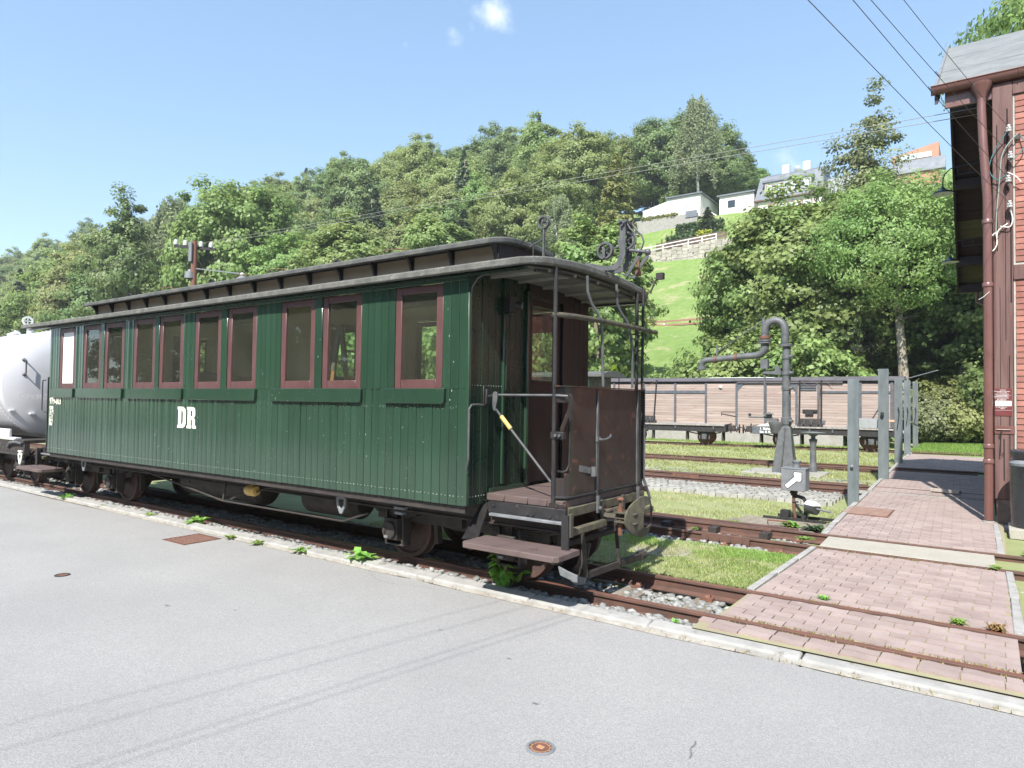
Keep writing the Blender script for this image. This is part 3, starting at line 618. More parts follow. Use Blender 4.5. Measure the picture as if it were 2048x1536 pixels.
# ceiling and clerestory interior
MB().add([(XL+.03, YN+.05, 2.50), (XR-.03, YN+.05, 2.50), (XR-.03, 4.72, 2.60), (XL+.03, 4.72, 2.60), (XL+.03, 5.62, 2.60), (XR-.03, 5.62, 2.60), (XR-.03, YF-.05, 2.50), (XL+.03, YF-.05, 2.50)], [(0, 1, 2, 3), (4, 5, 6, 7)]).build('ceiling', M_CEIL, car, smooth=False)
MB().box(XL+.3, XR-.3, 4.70, 5.64, 2.93, 2.945).build('clerestory_ceiling', M_CEIL, car)
# partitions, benches, curtain strip, inner furniture seen through the windows
for x in (-9.2, -6.0): MB().box(x, x+.03, YN+.05, 4.85, .72, 2.55).box(x, x+.03, 5.5, YF-.05, .72, 2.55).box(x, x+.03, 4.85, 5.5, 2.35, 2.55).build('partition', M_CREAM, car)
M_SEAT = mat('dark_slatted_seat', (.035, .022, .018), (.05, .03, .024), 5, .5)
for x, y0, y1 in ((-4.55, 5.35, 6.08), (-6.9, 5.3, 6.08), (-8.3, 5.3, 6.08), (-10.2, 5.3, 6.08), (-7.6, 4.25, 4.75)):
    b = MB().box(x-.42, x+.42, y0, y1, 1.08, 1.12).box(x-.02, x+.02, y0, y1, 1.12, 1.80).box(x-.36, x-.32, y0+.04, y0+.08, .72, 1.08).box(x+.32, x+.36, y0+.04, y0+.08, .72, 1.08).box(x-.36, x-.32, y1-.08, y1-.04, .72, 1.08).box(x+.32, x+.36, y1-.08, y1-.04, .72, 1.08)
    b.build('bench', M_SEAT, car, bev=.005)
MB().box(-4.3, -3.6, YF-.075, YF-.055, 2.25, 2.42).build('curtain', mat('dark_red_curtain', (.25, .02, .025), None, 3, .8), car)
# end walls
def endwall(x, s):
    y = YN+.002; ws = []
    def boards(y0, y1, z0, z1, m):
        n = max(1, round((y1-y0)/.093)); w = (y1-y0)/n; me = [board_mesh('end_board', w, 0, z1-z0, m, c, 'y') for c in (.001, -.0006)]
        for k in range(n): inst('end_board', rnd.choice(me), car, (x, y0+(k+.5)*w, z0), (0, rnd.gauss(0, .001), (0 if s > 0 else pi)+rnd.gauss(0, .006)))
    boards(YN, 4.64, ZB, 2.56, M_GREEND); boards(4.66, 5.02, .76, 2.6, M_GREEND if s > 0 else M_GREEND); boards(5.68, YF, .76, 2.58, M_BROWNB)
    b = MB()
    if s > 0: b.box(x-.05, x-.02, YN+.02, 5.06, ZB, 2.57).box(x-.05, x-.02, 5.66, YF-.02, ZB, 2.57).box(x-.05, x-.02, 5.06, 5.66, 2.50, 2.60)
    else: b.box(x+.02, x+.05, YN+.02, 5.06, ZB, 2.57).box(x+.02, x+.05, 5.66, YF-.02, ZB, 2.57).box(x+.02, x+.05, 5.06, 5.66, 2.50, 2.60)
    b.build('end_wall_lining', M_DARK, car)
    MB().box(x-.01, x+.022*s+.0, 5.02, 5.075, .76, 2.6).box(x-.01, x+.022*s, 5.62, 5.68, .76, 2.6).box(x-.01, x+.022*s, 5.075, 5.62, 2.46, 2.58).build('door_frame', M_BROWNB, car, bev=.003)
    if s > 0:
        d = MB().box(x-.03, x-.004, 5.08, 5.12, .77, 2.45).box(x-.03, x-.004, 5.50, 5.615, .77, 2.45).box(x-.028, x-.006, 5.12, 5.50, .77, 1.70).box(x-.028, x-.006, 5.12, 5.50, 2.385, 2.45).build('door', M_BROWNB, car, bev=.003)
        MB().box(x-.02, x-.016, 5.11, 5.51, 1.69, 2.40).build('door_window', M_GLASS, d)
        MB().box(x-.006, x+.012, 5.11, 5.5, 1.68, 1.70).build('door_rail', M_BROWNB, d)
        MB().cyl((x, 5.58, 1.25), (x+.05, 5.58, 1.25), .01, 8).cyl((x+.045, 5.58, 1.25), (x+.045, 5.49, 1.25), .008, 8).build('door_handle', M_BLACK, d)
    else: MB().box(x-.004, x+.03, 5.08, 5.61, .77, 2.45).build('door', M_BROWNB, car)
endwall(XR, 1); endwall(XL, -1)
MB().box(XR-.02, XR+.0225, YN-.004, YN+.035, ZB, 2.50).build('corner_post', M_GREEN, car, bev=.008)
MB().box(XR+.0, XR+.024, 4.635, 4.662, .80, 2.53).build('cover_strip', M_GREEN, car, bev=.004)
MB().box(XR+.0, XR+.03, 4.985, 5.02, .76, 2.5).build('door_post', M_GREEN, car, bev=.004)
MB().bar((XR+.012, 4.47, .765), (XR+.012, 5.02, .765), .03, .035).build('foot_strip', M_GREEN, car)
m = MB()
for k in range(12): m.lathe([(.005, 0), (.0001, .004)], (XR+.002, 4.2+.036*k, .73), 'x', 6)
for k in range(12): m.lathe([(.004, 0), (.0001, .004)], (XR+.002, 4.24+.036*k, 1.63), 'x', 6)
m.build('end_nail_heads', MATS['pale_nail'], car, kind='stuff')
# main roof
def arch_roof(name, x0, x1, ye0, ye1, ze, rise, th, m, parent, nx=2, ny=16, r=.08, x_extra=None):
    vs = []; fs = []; ys = [ye0+(ye1-ye0)*j/ny for j in range(ny+1)]; yc = (ye0+ye1)/2; h = (ye1-ye0)/2
    xs = [x0+(x1-x0)*i/nx for i in range(nx+1)]
    for i, x in enumerate(xs):
        for j, y in enumerate(ys):
            z = ze+rise*(1-abs((y-yc)/h)**2.2)
            xx = x
            if i in (0, nx):
                t = max(0, 1-min(j, ny-j)/1.6); xx = x + (1 if i == 0 else -1)*r*t*1.2
            vs.append((xx, y, z)); vs.append((xx, y, z-th))
    k = 2*(ny+1)
    for i in range(nx):
        for j in range(ny):
            a = i*k+2*j; fs.append((a, a+k, a+k+2, a+2)); fs.append((a+1, a+3, a+k+3, a+k+1))
        a = i*k; fs.append((a, a+1, a+k+1, a+k)); a = i*k+2*ny; fs.append((a, a+k, a+k+1, a+1))
    for i in (0, nx):
        for j in range(ny): a = i*k+2*j; fs.append((a, a+2, a+3, a+1))
    return MB().add(vs, fs).build(name, m, parent, bev=.012, seg=2)
arch_roof('roof', -12.22, -2.72, 4.035, 6.305, 2.572, .085, .06, M_ROOF, car, nx=26, ny=20)
MB().box(-12.1, -2.8, 4.10, 4.16, 2.498, 2.508).box(-12.1, -2.8, 6.18, 6.24, 2.498, 2.508).build('roof_edge_board', M_GREEND, car)
cz = lambda y: 2.510+.062*(1-abs((y-5.17)/1.07)**2.2)
ys_ = np.linspace(4.1, 6.24, 13); vs = []; fs = []
for y in ys_: vs += [(XR+.02, y, cz(y)), (-2.78, y, cz(y))]
for i in range(12): fs.append((2*i, 2*i+1, 2*i+3, 2*i+2))
MB().add(vs, fs).build('canopy_ceiling', M_SOFFIT, car)
M_RIB = mat('pale_rib_paint', (.30, .29, .24), (.22, .21, .18), 9, .6)
for y in (4.45, 4.85, 5.25, 5.65, 5.98): MB().bar((XR+.02, y, cz(y)-.012), (-2.80, y, cz(y)-.012), .022, .022).build('canopy_rib', M_RIB, car)
MB().tube([(-2.83, y, cz(y)-.02) for y in ys_[1:-1]], .014, 6).build('canopy_bow', M_BLACK, car)
# clerestory: side panels, curved brackets, its own arched roof
cx0, cx1 = -11.25, -3.55
arch_roof('clerestory_roof', -11.45, -3.48, 4.60, 5.74, 2.925, .065, .055, M_ROOFD, car, nx=20, ny=12, r=.05)
NP = 15
for side, (yw, ye, sg) in enumerate(((4.75, 4.64, -1), (5.59, 5.70, 1))):
    MB().box(cx0, cx1, min(yw, yw-.02*sg), max(yw, yw-.02*sg), 2.60, 2.93).build('clerestory_side', M_PLY, car)
    for i in range(NP+1):
        x = cx0+(cx1-cx0)*i/NP
        poly = [(yw, 2.63), (yw, 2.915)] + [(yw+sg*.10, 2.895)] + [(yw+sg*(.10-.085*sin(t)), 2.895-.10*(1-cos(t))*1.0-.06*sin(t)) for t in (.5, .9, 1.3)] + [(yw+sg*.012, 2.75), (yw+sg*.012, 2.63)]
        MB().prism(poly, 'x', x-.014, x+.014).build('clerestory_bracket', M_BLACK, car)
        MB().box(x-.026, x+.026, min(yw, yw+sg*.008), max(yw, yw+sg*.008), 2.61, 2.93).build('clerestory_rib', M_BLACK, car)
    MB().box(cx0, cx1, min(yw, yw+sg*.006), max(yw, yw+sg*.006), 2.885, 2.93).build('clerestory_rail', M_BLACK, car)
MB().box(cx1-.02, cx1+.01, 4.75, 5.59, 2.62, 2.93).build('clerestory_end', M_BLACK, car); MB().box(cx0-.01, cx0+.02, 4.75, 5.59, 2.62, 2.93).build('clerestory_end', M_BLACK, car)
# rope guides and bent rods on the clerestory
for x in (-9.9, -8.0, -7.3, -5.3):
    MB().tube([(x, 5.0, 2.98), (x+.03, 5.0, 3.07), (x+.10, 5.0, 3.09), (x+.35, 5.0, 3.07), (x+.52, 5.0, 2.99)], .006, 6).build('rope_guide', M_RUST, car)
def pulley(x, y, z, r, parent, m, base, w=.03, name='pulley_wheel'):
    p = MB().lathe([(r-.012, -w/2), (r+.004, -w/2), (r, -w/4), (r, w/4), (r+.004, w/2), (r-.012, w/2), (r-.012, -w/2)], (x, y, z), 'y', 24)
    for k in range(4):
        a = k*pi/2+.4; pts = [(x+cos(a+.5*t)*r*t*.92, y, z+sin(a+.5*t)*r*t*.92) for t in (0, .35, .7, 1)]; p.tube(pts, .006, 5)
    p.cyl((x, y-w*.8, z), (x, y+w*.8, z), .012, 8); o = p.build(name, m, parent)
    if base is not None: MB().box(x-.012, x+.012, y-w*.9, y-w*.9+.006, base, z+.02).box(x-.012, x+.012, y+w*.9-.006, y+w*.9, base, z+.02).build('pulley_fork', m, parent)
pulley(-10.9, 5.05, 3.06, .05, car, M_BLACK, 2.97); pulley(-8.6, 5.05, 3.06, .05, car, M_BLACK, 2.97); pulley(-6.1, 5.1, 3.055, .05, car, M_DARK, 2.97)
MB().tube([(-11.6, 4.9, 2.63), (-11.6, 4.9, 2.78), (-11.4, 4.9, 2.78), (-11.4, 4.9, 2.64)], .008, 6).cyl((-11.55, 4.9, 2.78), (-10.9, 5.0, 2.75), .009, 6).build('rope_bracket', M_RUST, car)
MB().bar((-3.33, 5.17, 2.64), (-3.325, 5.17, 3.09), .014, .03, (0, 1, 0)).bar((-3.34, 5.17, 3.0), (-3.6, 5.17, 2.90), .014, .012).box(-3.36, -3.29, 5.13, 5.21, 2.65, 2.662).build('pulley_post', M_IRON, car, bev=.002)
pulley(-3.328, 5.17, 3.155, .058, car, M_IRON, None, .04)
MB().tube([(-3.50, 5.0, 2.92), (-3.40, 5.0, 3.0), (-3.33, 5.0, 2.97), (-3.33, 5.0, 2.65)], .008, 8).build('vent_pipe', M_BLACK, car)
# the rope pulley gallows on the platform roof
rg = MB()
def plate(pts, y0, y1): rg.prism(pts, 'y', y0, y1)
for y0 in (5.215, 5.345):
    plate([(-2.92, 2.705), (-2.92, 2.745), (-2.70, 2.690), (-2.64, 2.695), (-2.60, 2.73), (-2.585, 2.80), (-2.582, 3.07), (-2.53, 3.07), (-2.528, 2.78), (-2.55, 2.70), (-2.61, 2.65), (-2.70, 2.65)], y0, y0+.012)
    plate([(-2.62, 2.625), (-2.52, 2.605), (-2.39, 2.80), (-2.37, 2.76), (-2.42, 2.70), (-2.50, 2.58)], y0, y0+.012)
rg.box(-2.60, -2.52, 5.21, 5.36, 3.05, 3.075); 
for x, z in ((-2.57, 3.06), (-2.54, 3.045), (-2.56, 3.02)): rg.cyl((x, 5.19, z), (x, 5.38, z), .011, 8)
rg.cyl((-2.48, 5.20, 2.80), (-2.32, 5.20, 2.765), .014, 8); rg.sphere((-2.315, 5.2, 2.765), .03, 8, 6)
rg.build('gallows_arm', M_IRON, car, bev=.002)
MB().tube([(-2.53, 5.24, 3.05), (-2.50, 5.24, 3.0), (-2.46, 5.24, 2.96), (-2.44, 5.24, 2.90), (-2.46, 5.24, 2.83), (-2.50, 5.24, 2.80)], .008, 6).tube([(-2.52, 5.33, 3.06), (-2.48, 5.33, 3.0), (-2.43, 5.33, 2.95), (-2.41, 5.33, 2.89), (-2.43, 5.33, 2.83), (-2.48, 5.33, 2.80)], .008, 6).build('rope_hoop', M_IRON, car)
pulley(-2.545, 5.285, 2.905, .075, car, M_IRON, None, .045); pulley(-2.735, 5.25, 2.835, .072, car, M_IRON, 2.765, .04)
MB().bar((-2.69, 5.28, 2.85), (-2.60, 5.28, 2.87), .02, .012).build('pulley_link', M_IRON, car)
MB().tube([(-2.46, 5.33, 2.78), (-2.46, 5.33, 2.64)], .012, 8).box(-2.48, -2.44, 5.31, 5.35, 2.60, 2.645).build('wick_holder', M_RUST, car)
MB().tube([(-2.62, 5.95, 2.55), (-2.58, 5.97, 2.66), (-2.55, 5.98, 2.70)], .009, 6).box(-2.57, -2.50, 5.96, 6.01, 2.68, 2.74).build('signal_lamp_iron', M_DARK, car)
# platform: plank floor, buffer beam, dasher, posts
PX = -2.735; PN, PF = 4.44, 5.90
k = 0
for x0, x1 in ((-3.395, -3.21), (-3.205, -2.98), (-2.975, -2.80), (-2.795, -2.655)):
    MB().box(x0, x1, PN-.005, PF+.005, .69, .745).build('platform_plank', M_WOODSTEP, car, bev=.004)
path = [(PX, PN-.01), (-2.70, PN+.005), (-2.665, PN+.03), (-2.645, PN+.07), (-2.635, PN+.13), (-2.632, 4.93), (-2.632, 5.41), (-2.632, PF-.19), (-2.64, PF-.10), (-2.66, PF-.05), (-2.70, PF-.015), (PX, PF)]
zz = [.765, .92, .955, .97, 1.50, 1.53, 1.62]; vs = []; fs = []
for x, y in path:
    for z in zz: vs.append((x, y, z))
nz_ = len(zz)
for i in range(len(path)-1):
    for j in range(nz_-1):
        if i < 3 and 2 <= j <= 3: continue
        if i < 2 and j == 1: continue
        if i >= len(path)-3 and 2 <= j <= 3: continue
        a = i*nz_+j; fs.append((a, a+1, a+nz_+1, a+nz_))
o = MB().add(vs, fs).build('dasher_sheet', M_RUSTSHEET, car, smooth=False); md = o.modifiers.new('solid', 'SOLIDIFY'); md.thickness = .005; md.offset = 0
MB().tube([(x+.004, y, .768) for x, y in path], .010, 6).build('dasher_foot_bead', M_BLACK, car)
vs = []; fs = []
for i, (x, y) in enumerate(path):
    yc = (PN+PF)/2; d = Vector((x+3.1, (y-yc)*.35)).normalized()
    vs += [(x-.012*d.x, y-.012*d.y, 1.622), (x+.035*d.x, y+.035*d.y*2, 1.622), (x+.035*d.x, y+.035*d.y*2, 1.630), (x-.012*d.x, y-.012*d.y, 1.630)]
for i in range(len(path)-1):
    for j in range(4): a = i*4+j; b = i*4+(j+1) % 4; fs.append((a, b, b+4, a+4))
MB().add(vs, fs).build('dasher_top_flange', M_RUSTSHEET, car)
MB().tube([(-2.705, PN-.002, .972), (-2.675, PN+.022, .965), (-2.655, PN+.05, .975), (-2.646, PN+.075, 1.02), (-2.645, PN+.078, 1.35), (-2.648, PN+.072, 1.50)], .008, 6).build('cutout_bead', M_BLACK, car)
for y in (4.93, 5.70):
    b = MB().prism([(y-.014, .72), (y+.014, .72), (y+.020, 1.25), (y+.006, 1.61), (y-.006, 1.61), (y-.020, 1.25)], 'x', -2.630, -2.618).prism([(y-.018, .60), (y+.018, .60), (y+.018, .74), (y-.018, .74)], 'x', -2.622, -2.600)
    b.cyl((-2.60, y, .64), (-2.575, y, .64), .018, 8); b.build('dasher_strap', M_IRON, car, bev=.002)
    b = MB()
    for z in np.linspace(.80, 1.55, 16): b.sphere((-2.628, y+.028, z), .005, 6, 4)
    b.build('strap_rivets', M_IRON, car, kind='stuff')
MB().tube([(-2.615, 4.93, 1.205), (-2.58, 4.93, 1.20), (-2.56, 4.96, 1.205), (-2.555, 5.02, 1.22), (-2.56, 5.04, 1.235)], .009, 6).box(-2.625, -2.605, 4.90, 4.96, 1.185, 1.225).build('gate_latch', M_IRON, car)
MB().bar((-2.635, 4.64, .985), (-2.615, 4.80, .955), .006, .05).cyl((-2.60, 4.825, .91), (-2.60, 4.825, .985), .022, 10).build('lamp_socket', M_IRON, car)
for y, top in ((PN-.012, 2.545), (PF+.008, 2.56)):
    MB().tube([(PX, y, .64), (PX, y, top)], .0175, 10).build('canopy_post', M_BLACK, car)
    MB().bar((PX-.03, y-.004, .70), (PX+.11, y+.015, .70), .04, .05).cyl((PX+.04, y-.03, .70), (PX+.04, y+.03, .70), .014, 8).build('post_clamp', M_RUSTSHEET, car, bev=.003)
MB().cyl((-2.70, PF+.05, .66), (-2.69, PF+.05, 2.60), .014, 8).cyl((-2.665, PF+.03, 1.28), (-2.665, PF+.03, 1.64), .012, 8).cyl((-2.66, PF+.05, 1.28), (-2.66, PF+.05, 1.30), .03, 10).build('brake_column', M_BLACK, car)
MB().tube([(-2.665, PF+.04, 1.30), (-2.665, PF+.03, .80), (-2.62, PF+.09, .60)], .014, 8).build('brake_pipe', M_IRON, car)
bp_ = lambda L, z0: [(-2.70, L[0][0], L[0][1])] + [(x, y, z) for (y, z), x in zip(L[1:], z0)]
MB().tube([(-2.70, 4.866, 2.55), (-2.70, 4.874, 2.425), (-2.69, 4.925, 2.325), (-2.66, 4.985, 2.25), (-2.645, 5.02, 2.16), (-2.648, 5.045, 1.99), (-2.650, 5.07, 1.64)], .0125, 8).build('bent_canopy_stay', M_IRON, car)
MB().tube([(-2.70, 5.40, 2.56), (-2.70, 5.42, 2.39), (-2.69, 5.47, 2.315), (-2.66, 5.545, 2.235), (-2.645, 5.60, 2.10), (-2.65, 5.635, 1.87), (-2.655, 5.65, 1.64)], .0125, 8).build('bent_canopy_stay', M_IRON, car)
MB().tube([(-2.755, 4.415, 2.178), (-2.70, 4.47, 2.180), (-2.66, 4.60, 2.180), (-2.63, 4.9, 2.183), (-2.62, 5.3, 2.186), (-2.625, 5.7, 2.19), (-2.63, 5.95, 2.19), (-2.60, 6.06, 2.185)], .0215, 10).build('hand_rail', M_MOSSIRON, car)
# folding chevron bars, bracket and grab handle on the near side
MB().box(XR+.022, XR+.035, 4.35, 4.42, 1.46, 1.63).build('hinge_plate', M_BLACK, car, bev=.004)
MB().box(XR+.033, XR+.055, 4.365, 4.405, 1.475, 1.60).bar((-3.36, 4.385, 1.54), (-3.27, 4.40, 1.555), .02, .02).build('hinge_block', M_BLACK, car, bev=.004)
MB().prism([(-3.29, 1.575), (-3.27, 1.583), (-3.25, 1.575), (-3.245, 1.52), (-3.262, 1.45), (-3.25, 1.42), (-3.285, 1.43), (-3.295, 1.48)], 'y', 4.372, 4.39).build('hinge_arm', M_IRON, car, bev=.003)
MB().tube([(-3.27, 4.40, 1.555), (-2.735, 4.425, 1.555), (-2.62, 4.45, 1.55)], .0095, 8).build('chevron_bar', M_IRON, car)
MB().tube([(-3.27, 4.39, 1.44), (-2.755, 4.425, .885)], .0095, 8).build('chevron_bar', M_IRON, car)
MB().cyl((-3.215, 4.394, 1.381), (-3.125, 4.40, 1.284), .018, 12).build('yellow_grip', M_YELLOW, car)
MB().prism([(-2.625, 1.57), (-2.585, 1.56), (-2.575, 1.50), (-2.59, 1.44), (-2.655, 1.30), (-2.66, 1.21), (-2.69, 1.21), (-2.685, 1.31), (-2.625, 1.44), (-2.612, 1.50)], 'y', 4.435, 4.447).build('gate_stop_strap', M_RUSTSHEET, car, bev=.003)
MB().box(PX-.02, -2.64, 4.405, 4.45, 1.22, 1.275).build('gate_stop_clamp', M_BLACK, car, bev=.004)
m = MB()
for x in (-2.70, -2.665): m.cyl((x, 4.40, 1.248), (x, 4.385, 1.248), .012, 8)
m.build('clamp_bolts', M_IRON, car)
MB().tube([(-3.375, 4.37, 1.47), (-3.34, 4.22, 1.475), (-3.33, 4.15, 1.47), (-3.325, 4.115, 1.44), (-3.322, 4.11, 1.05), (-3.33, 4.115, 1.02), (-3.37, 4.15, .965), (-3.375, 4.17, .93)], .0085, 8).build('grab_rail', M_IRON, car)
MB().tube([(XR+.012, 4.185, 2.10), (XR+.012, 4.185, 2.32), (XR+.03, 4.19, 2.42), (XR+.08, 4.20, 2.49), (XR+.17, 4.21, 2.515)], .008, 6).build('canopy_bracket', M_IRON, car)
lampo = MB().box(XR+.02, XR+.09, 4.63, 4.74, 2.27, 2.40).cyl((XR+.06, 4.72, 2.33), (XR+.12, 4.76, 2.33), .035, 14).box(XR+.03, XR+.07, 4.65, 4.71, 2.25, 2.27).build('end_lamp', M_BLACK, car, bev=.004)
MB().cyl((XR+.12, 4.76, 2.33), (XR+.124, 4.763, 2.33), .029, 14).build('lens', mat('cloudy_lens', (.3, .32, .32), None, 3, .15), lampo)
MB().tube([(XR+.03, 4.665, 2.25), (XR+.02, 4.65, 2.16), (XR+.018, 4.655, 2.12), (XR+.03, 4.665, 2.08)], .005, 6).tube([(XR+.03, 4.72, 2.25), (XR+.03, 4.715, 2.15), (XR+.03, 4.67, 2.09), (XR+.03, 4.665, 1.6)], .006, 6).build('conduit', M_GREEND, car)
MB().cyl((XR+.03, 4.665, 2.45), (XR+.03, 4.665, 2.56), .006, 6).build('conduit', M_GREEND, car)
# steps
def steps(s, X0):
    """s=+1 for the right platform (x increasing outwards), X0 = body end"""
    f = lambda a: X0+s*(a)       # a measured outwards from the body end
    def bx(a0, a1, *r): x0, x1 = sorted((f(a0), f(a1))); return MB().box(x0, x1, *r)
    bx(.06, .79, 4.40, 4.43, .60, .69).build('platform_side_plate', M_BLACK, car, bev=.003)
    bx(.09, .78, 4.37, 4.43, .575, .598).build('step_angle_iron', M_SILVER, car, bev=.003)
    b = MB()
    for a in (.12, .45, .5, .66): b.sphere((f(a), 4.398, .655 if a < .2 else .62), .013, 6, 4)
    b.build('side_plate_rivets', M_BLACK, car)
    for a0, a1 in ((-.11, .02), (.78, .84)):
        if a0 < 0: MB().add([(f(-.03), 4.43, .665), (f(.055), 4.43, .675), (f(.04), 4.30, .40), (f(-.085), 4.24, .385), (f(-.03), 4.436, .665), (f(.055), 4.436, .675), (f(.04), 4.306, .40), (f(-.085), 4.246, .385)], [(0, 1, 2, 3), (7, 6, 5, 4), (0, 4, 5, 1), (1, 5, 6, 2), (2, 6, 7, 3), (3, 7, 4, 0)]).build('step_hanger', mat('dull_black_plate', (.010, .010, .011), (.018, .017, .016), 9, .8, spec=.15), car)
        else:
            bx(.80, .86, 4.33, 4.345, .395, .66).build('step_hanger', M_BLACK, car)
            bx(.845, .875, 4.345, 4.38, .50, .67).build('step_hanger_angle', M_MOSSIRON, car)
    x0, x1 = sorted((f(.03), f(.91)))
    r = .03; P = [(x0, 4.42), (x1, 4.42), (x1, 4.09+r), (x1-r, 4.08), (x0+r, 4.08), (x0, 4.09+r)]
    MB().prism(P, 'z', .362, .405).build('step_board', M_WOODSTEP, car, bev=.004)
    m = MB()
    for a in (.62, .64, .655, .66): m.cyl((f(a+.0), 4.2+.02*rnd.random(), .404), (f(a), 4.2, .408), .006, 6)
    for a in (.1, .85): m.bar((f(a), 4.12, .35), (f(a), 4.45, .36), .03, .02)
    m.build('step_bracket', M_MOSSIRON, car)
    # buffer beam and its plank
    bx(.74, .775, 4.47, 5.87, .615, .69).build('buffer_beam', M_MOSS, car, bev=.006)
    bx(.79, .84, 4.40, 5.0, .49, .545).build('mossy_beam', M_MOSS, car, bev=.008)
    bx(.79, .84, 5.33, 5.94, .49, .545).build('mossy_beam', M_MOSS, car, bev=.008)
    for y in (4.99, 5.38): bx(.775, .79, y, y+.05, .44, .70).build('coupler_plate', M_MOSSIRON, car, bev=.003)
    m = MB()
    for k in range(4): m.tube([(f(.80), 5.05+k*.045, .60), (f(.86), 5.06+k*.045, .625), (f(.88), 5.06+k*.045, .60), (f(.84), 5.05+k*.045, .56)], .014, 6)
    m.build('coupling_springs', M_MOSSIRON, car)
    # drawhook, pin and balance buffer
    MB().prism([(5.02, .555), (5.11, .555), (5.10, .59), (5.04, .59)], 'x', *sorted((f(.76), f(1.08)))).build('drawbar', M_MOSSIRON, car, bev=.004)
    x0, x1 = sorted((f(.90), f(1.09))); MB().box(x0, x1, 4.99, 5.11, .60, .615).box(x0, x1, 4.99, 5.11, .525, .54).build('coupler_jaw', M_MOSSIRON, car, bev=.004)
    MB().cyl((f(.93), 5.05, .42), (f(.93), 5.05, .66), .019, 10).lathe([(.0001, 0), (.03, .004), (.033, .014), (.02, .026), (.0001, .03)], (f(.93), 5.05, .70), 'z', 14).cyl((f(.93), 5.05, .65), (f(.93), 5.05, .705), .012, 8).cyl((f(.93), 5.05, .615), (f(.93), 5.05, .63), .03, 12).build('coupling_pin', M_RUST, car)
    # buffer plate: a D-shaped disc with a window-like opening
    R0, n = .165, 28; xp = f(1.10); out = [(5.17+.255*cos(2*pi*k/n), .572+R0*sin(2*pi*k/n)) for k in range(n)]
    inn = []
    for k in range(n):
        a = 2*pi*k/n; c, s_ = cos(a), sin(a); q = (abs(c)**4+abs(s_)**4)**-.25; inn.append((5.17+.085+.145*c*q, .572+.088*s_*q*(1-.12*c)))
    vs = []; fs = []
    for ring, d in ((out, 0), (inn, 0), (out, .014), (inn, .014)):
        for i, (y, z) in enumerate(ring):
            dome = -.03*((y-5.17)**2+(z-.572)**2)/R0**2; vs.append((xp+s*(d+dome), y, z))
    for i in range(n):
        j = (i+1) % n; fs += [(i, j, n+j, n+i), (2*n+i, 3*n+i, 3*n+j, 2*n+j), (i, 2*n+i, 2*n+j, j), (n+i, n+j, 3*n+j, 3*n+i)]
    MB().add(vs, fs).build('buffer_plate', M_MOSSIRON, car)
steps(1, XR); steps(-1, XL)
# left platform: dasher post and black panel with opening
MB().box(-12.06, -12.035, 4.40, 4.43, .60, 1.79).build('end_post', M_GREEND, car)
MB().box(-12.04, -12.02, 4.43, 5.9, 1.62, 1.79).box(-12.04, -12.02, 4.43, 5.9, .60, .93).box(-12.04, -12.02, 4.75, 5.9, .93, 1.62).build('end_dasher', M_BLACK, car)
MB().tube([(-12.06, 4.38, 1.74), (-12.12, 4.36, 1.735), (-12.13, 4.36, 1.70), (-12.13, 4.36, 1.28), (-12.10, 4.37, 1.24), (-12.06, 4.39, 1.24)], .008, 6).build('grab_rail', M_BLACK, car)
m = MB().cyl((-12.0, 4.6, 1.52), (-12.0, 4.6, 1.0), .022, 8).cyl((-12.0, 4.45, 1.42), (-12.0, 4.75, 1.42), .01, 6).cyl((-12.0, 4.45, 1.12), (-12.0, 4.75, 1.12), .01, 6).tube([(-12.0, 4.6, 1.5), (-11.95, 4.66, 1.56), (-11.9, 4.7, 1.4)], .012, 6).build('brake_gear', M_BLACK, car)
for k, x in enumerate((-11.45,)): MB().box(-12.04, XL-.01, 4.44, 5.9, .69, .745).build('platform_plank', M_WOODSTEP, car)
# underframe
MB().box(XL-.7, XR+.7, 4.47, 4.52, .50, .66).box(XL-.7, XR+.7, 4.45, 4.54, .645, .663).box(XL-.7, XR+.7, 4.45, 4.54, .495, .51).build('sole_bar', M_DARK, car)
MB().box(XL-.7, XR+.7, 5.82, 5.87, .50, .66).build('sole_bar', M_DARK, car)
MB().box(XL+.02, XR-.02, YN+.03, YN+.07, .60, .66).build('side_sill', M_DARK, car)
for x in np.linspace(XL+.3, XR-.3, 9): MB().box(x-.04, x+.04, 4.25, 6.1, .58, .655).build('cross_bearer', M_DARK, car)
MB().tube([(-9.3, 4.36, .60), (-7.08, 4.36, .335), (-5.05, 4.36, .335), (-4.7, 4.36, .45)], .011, 6).cyl((-7.08, 4.36, .335), (-7.08, 4.4, .60), .013, 6).build('truss_rod', M_DARK, car)
MB().cyl((-6.95, 4.37, .36), (-6.45, 4.5, .60), .012, 6).build('truss_brace', M_DARK, car)
def tank(x0, x1, y, z, r):
    MB().lathe([(.0001, x0), (r*.7, x0+.02), (r, x0+.09), (r, x1-.09), (r*.7, x1-.02), (.0001, x1)], (0, y, z), 'x', 22).box(x0+.3, x0+.33, y-r-.004, y+r+.004, z-.02, .6).box(x1-.33, x1-.3, y-r-.004, y+r+.004, z-.02, .6).build('air_tank', M_DARK, car)
tank(-8.9, -7.1, 5.0, .40, .20); tank(-6.3, -5.35, 4.95, .42, .19)
MB().lathe([(.0001, -.09), (.05, -.085), (.062, -.05), (.062, .05), (.05, .085), (.0001, .09)], (-6.62, 4.42, .485), 'x', 12).cyl((-6.62, 4.42, .54), (-6.62, 4.42, .60), .02, 8).build('brake_valve', M_YELLOW, car)
MB().tube([(-6.55, 4.42, .47), (-6.4, 4.42, .52), (-6.2, 4.44, .56)], .008, 6).build('air_pipe', M_DARK, car)
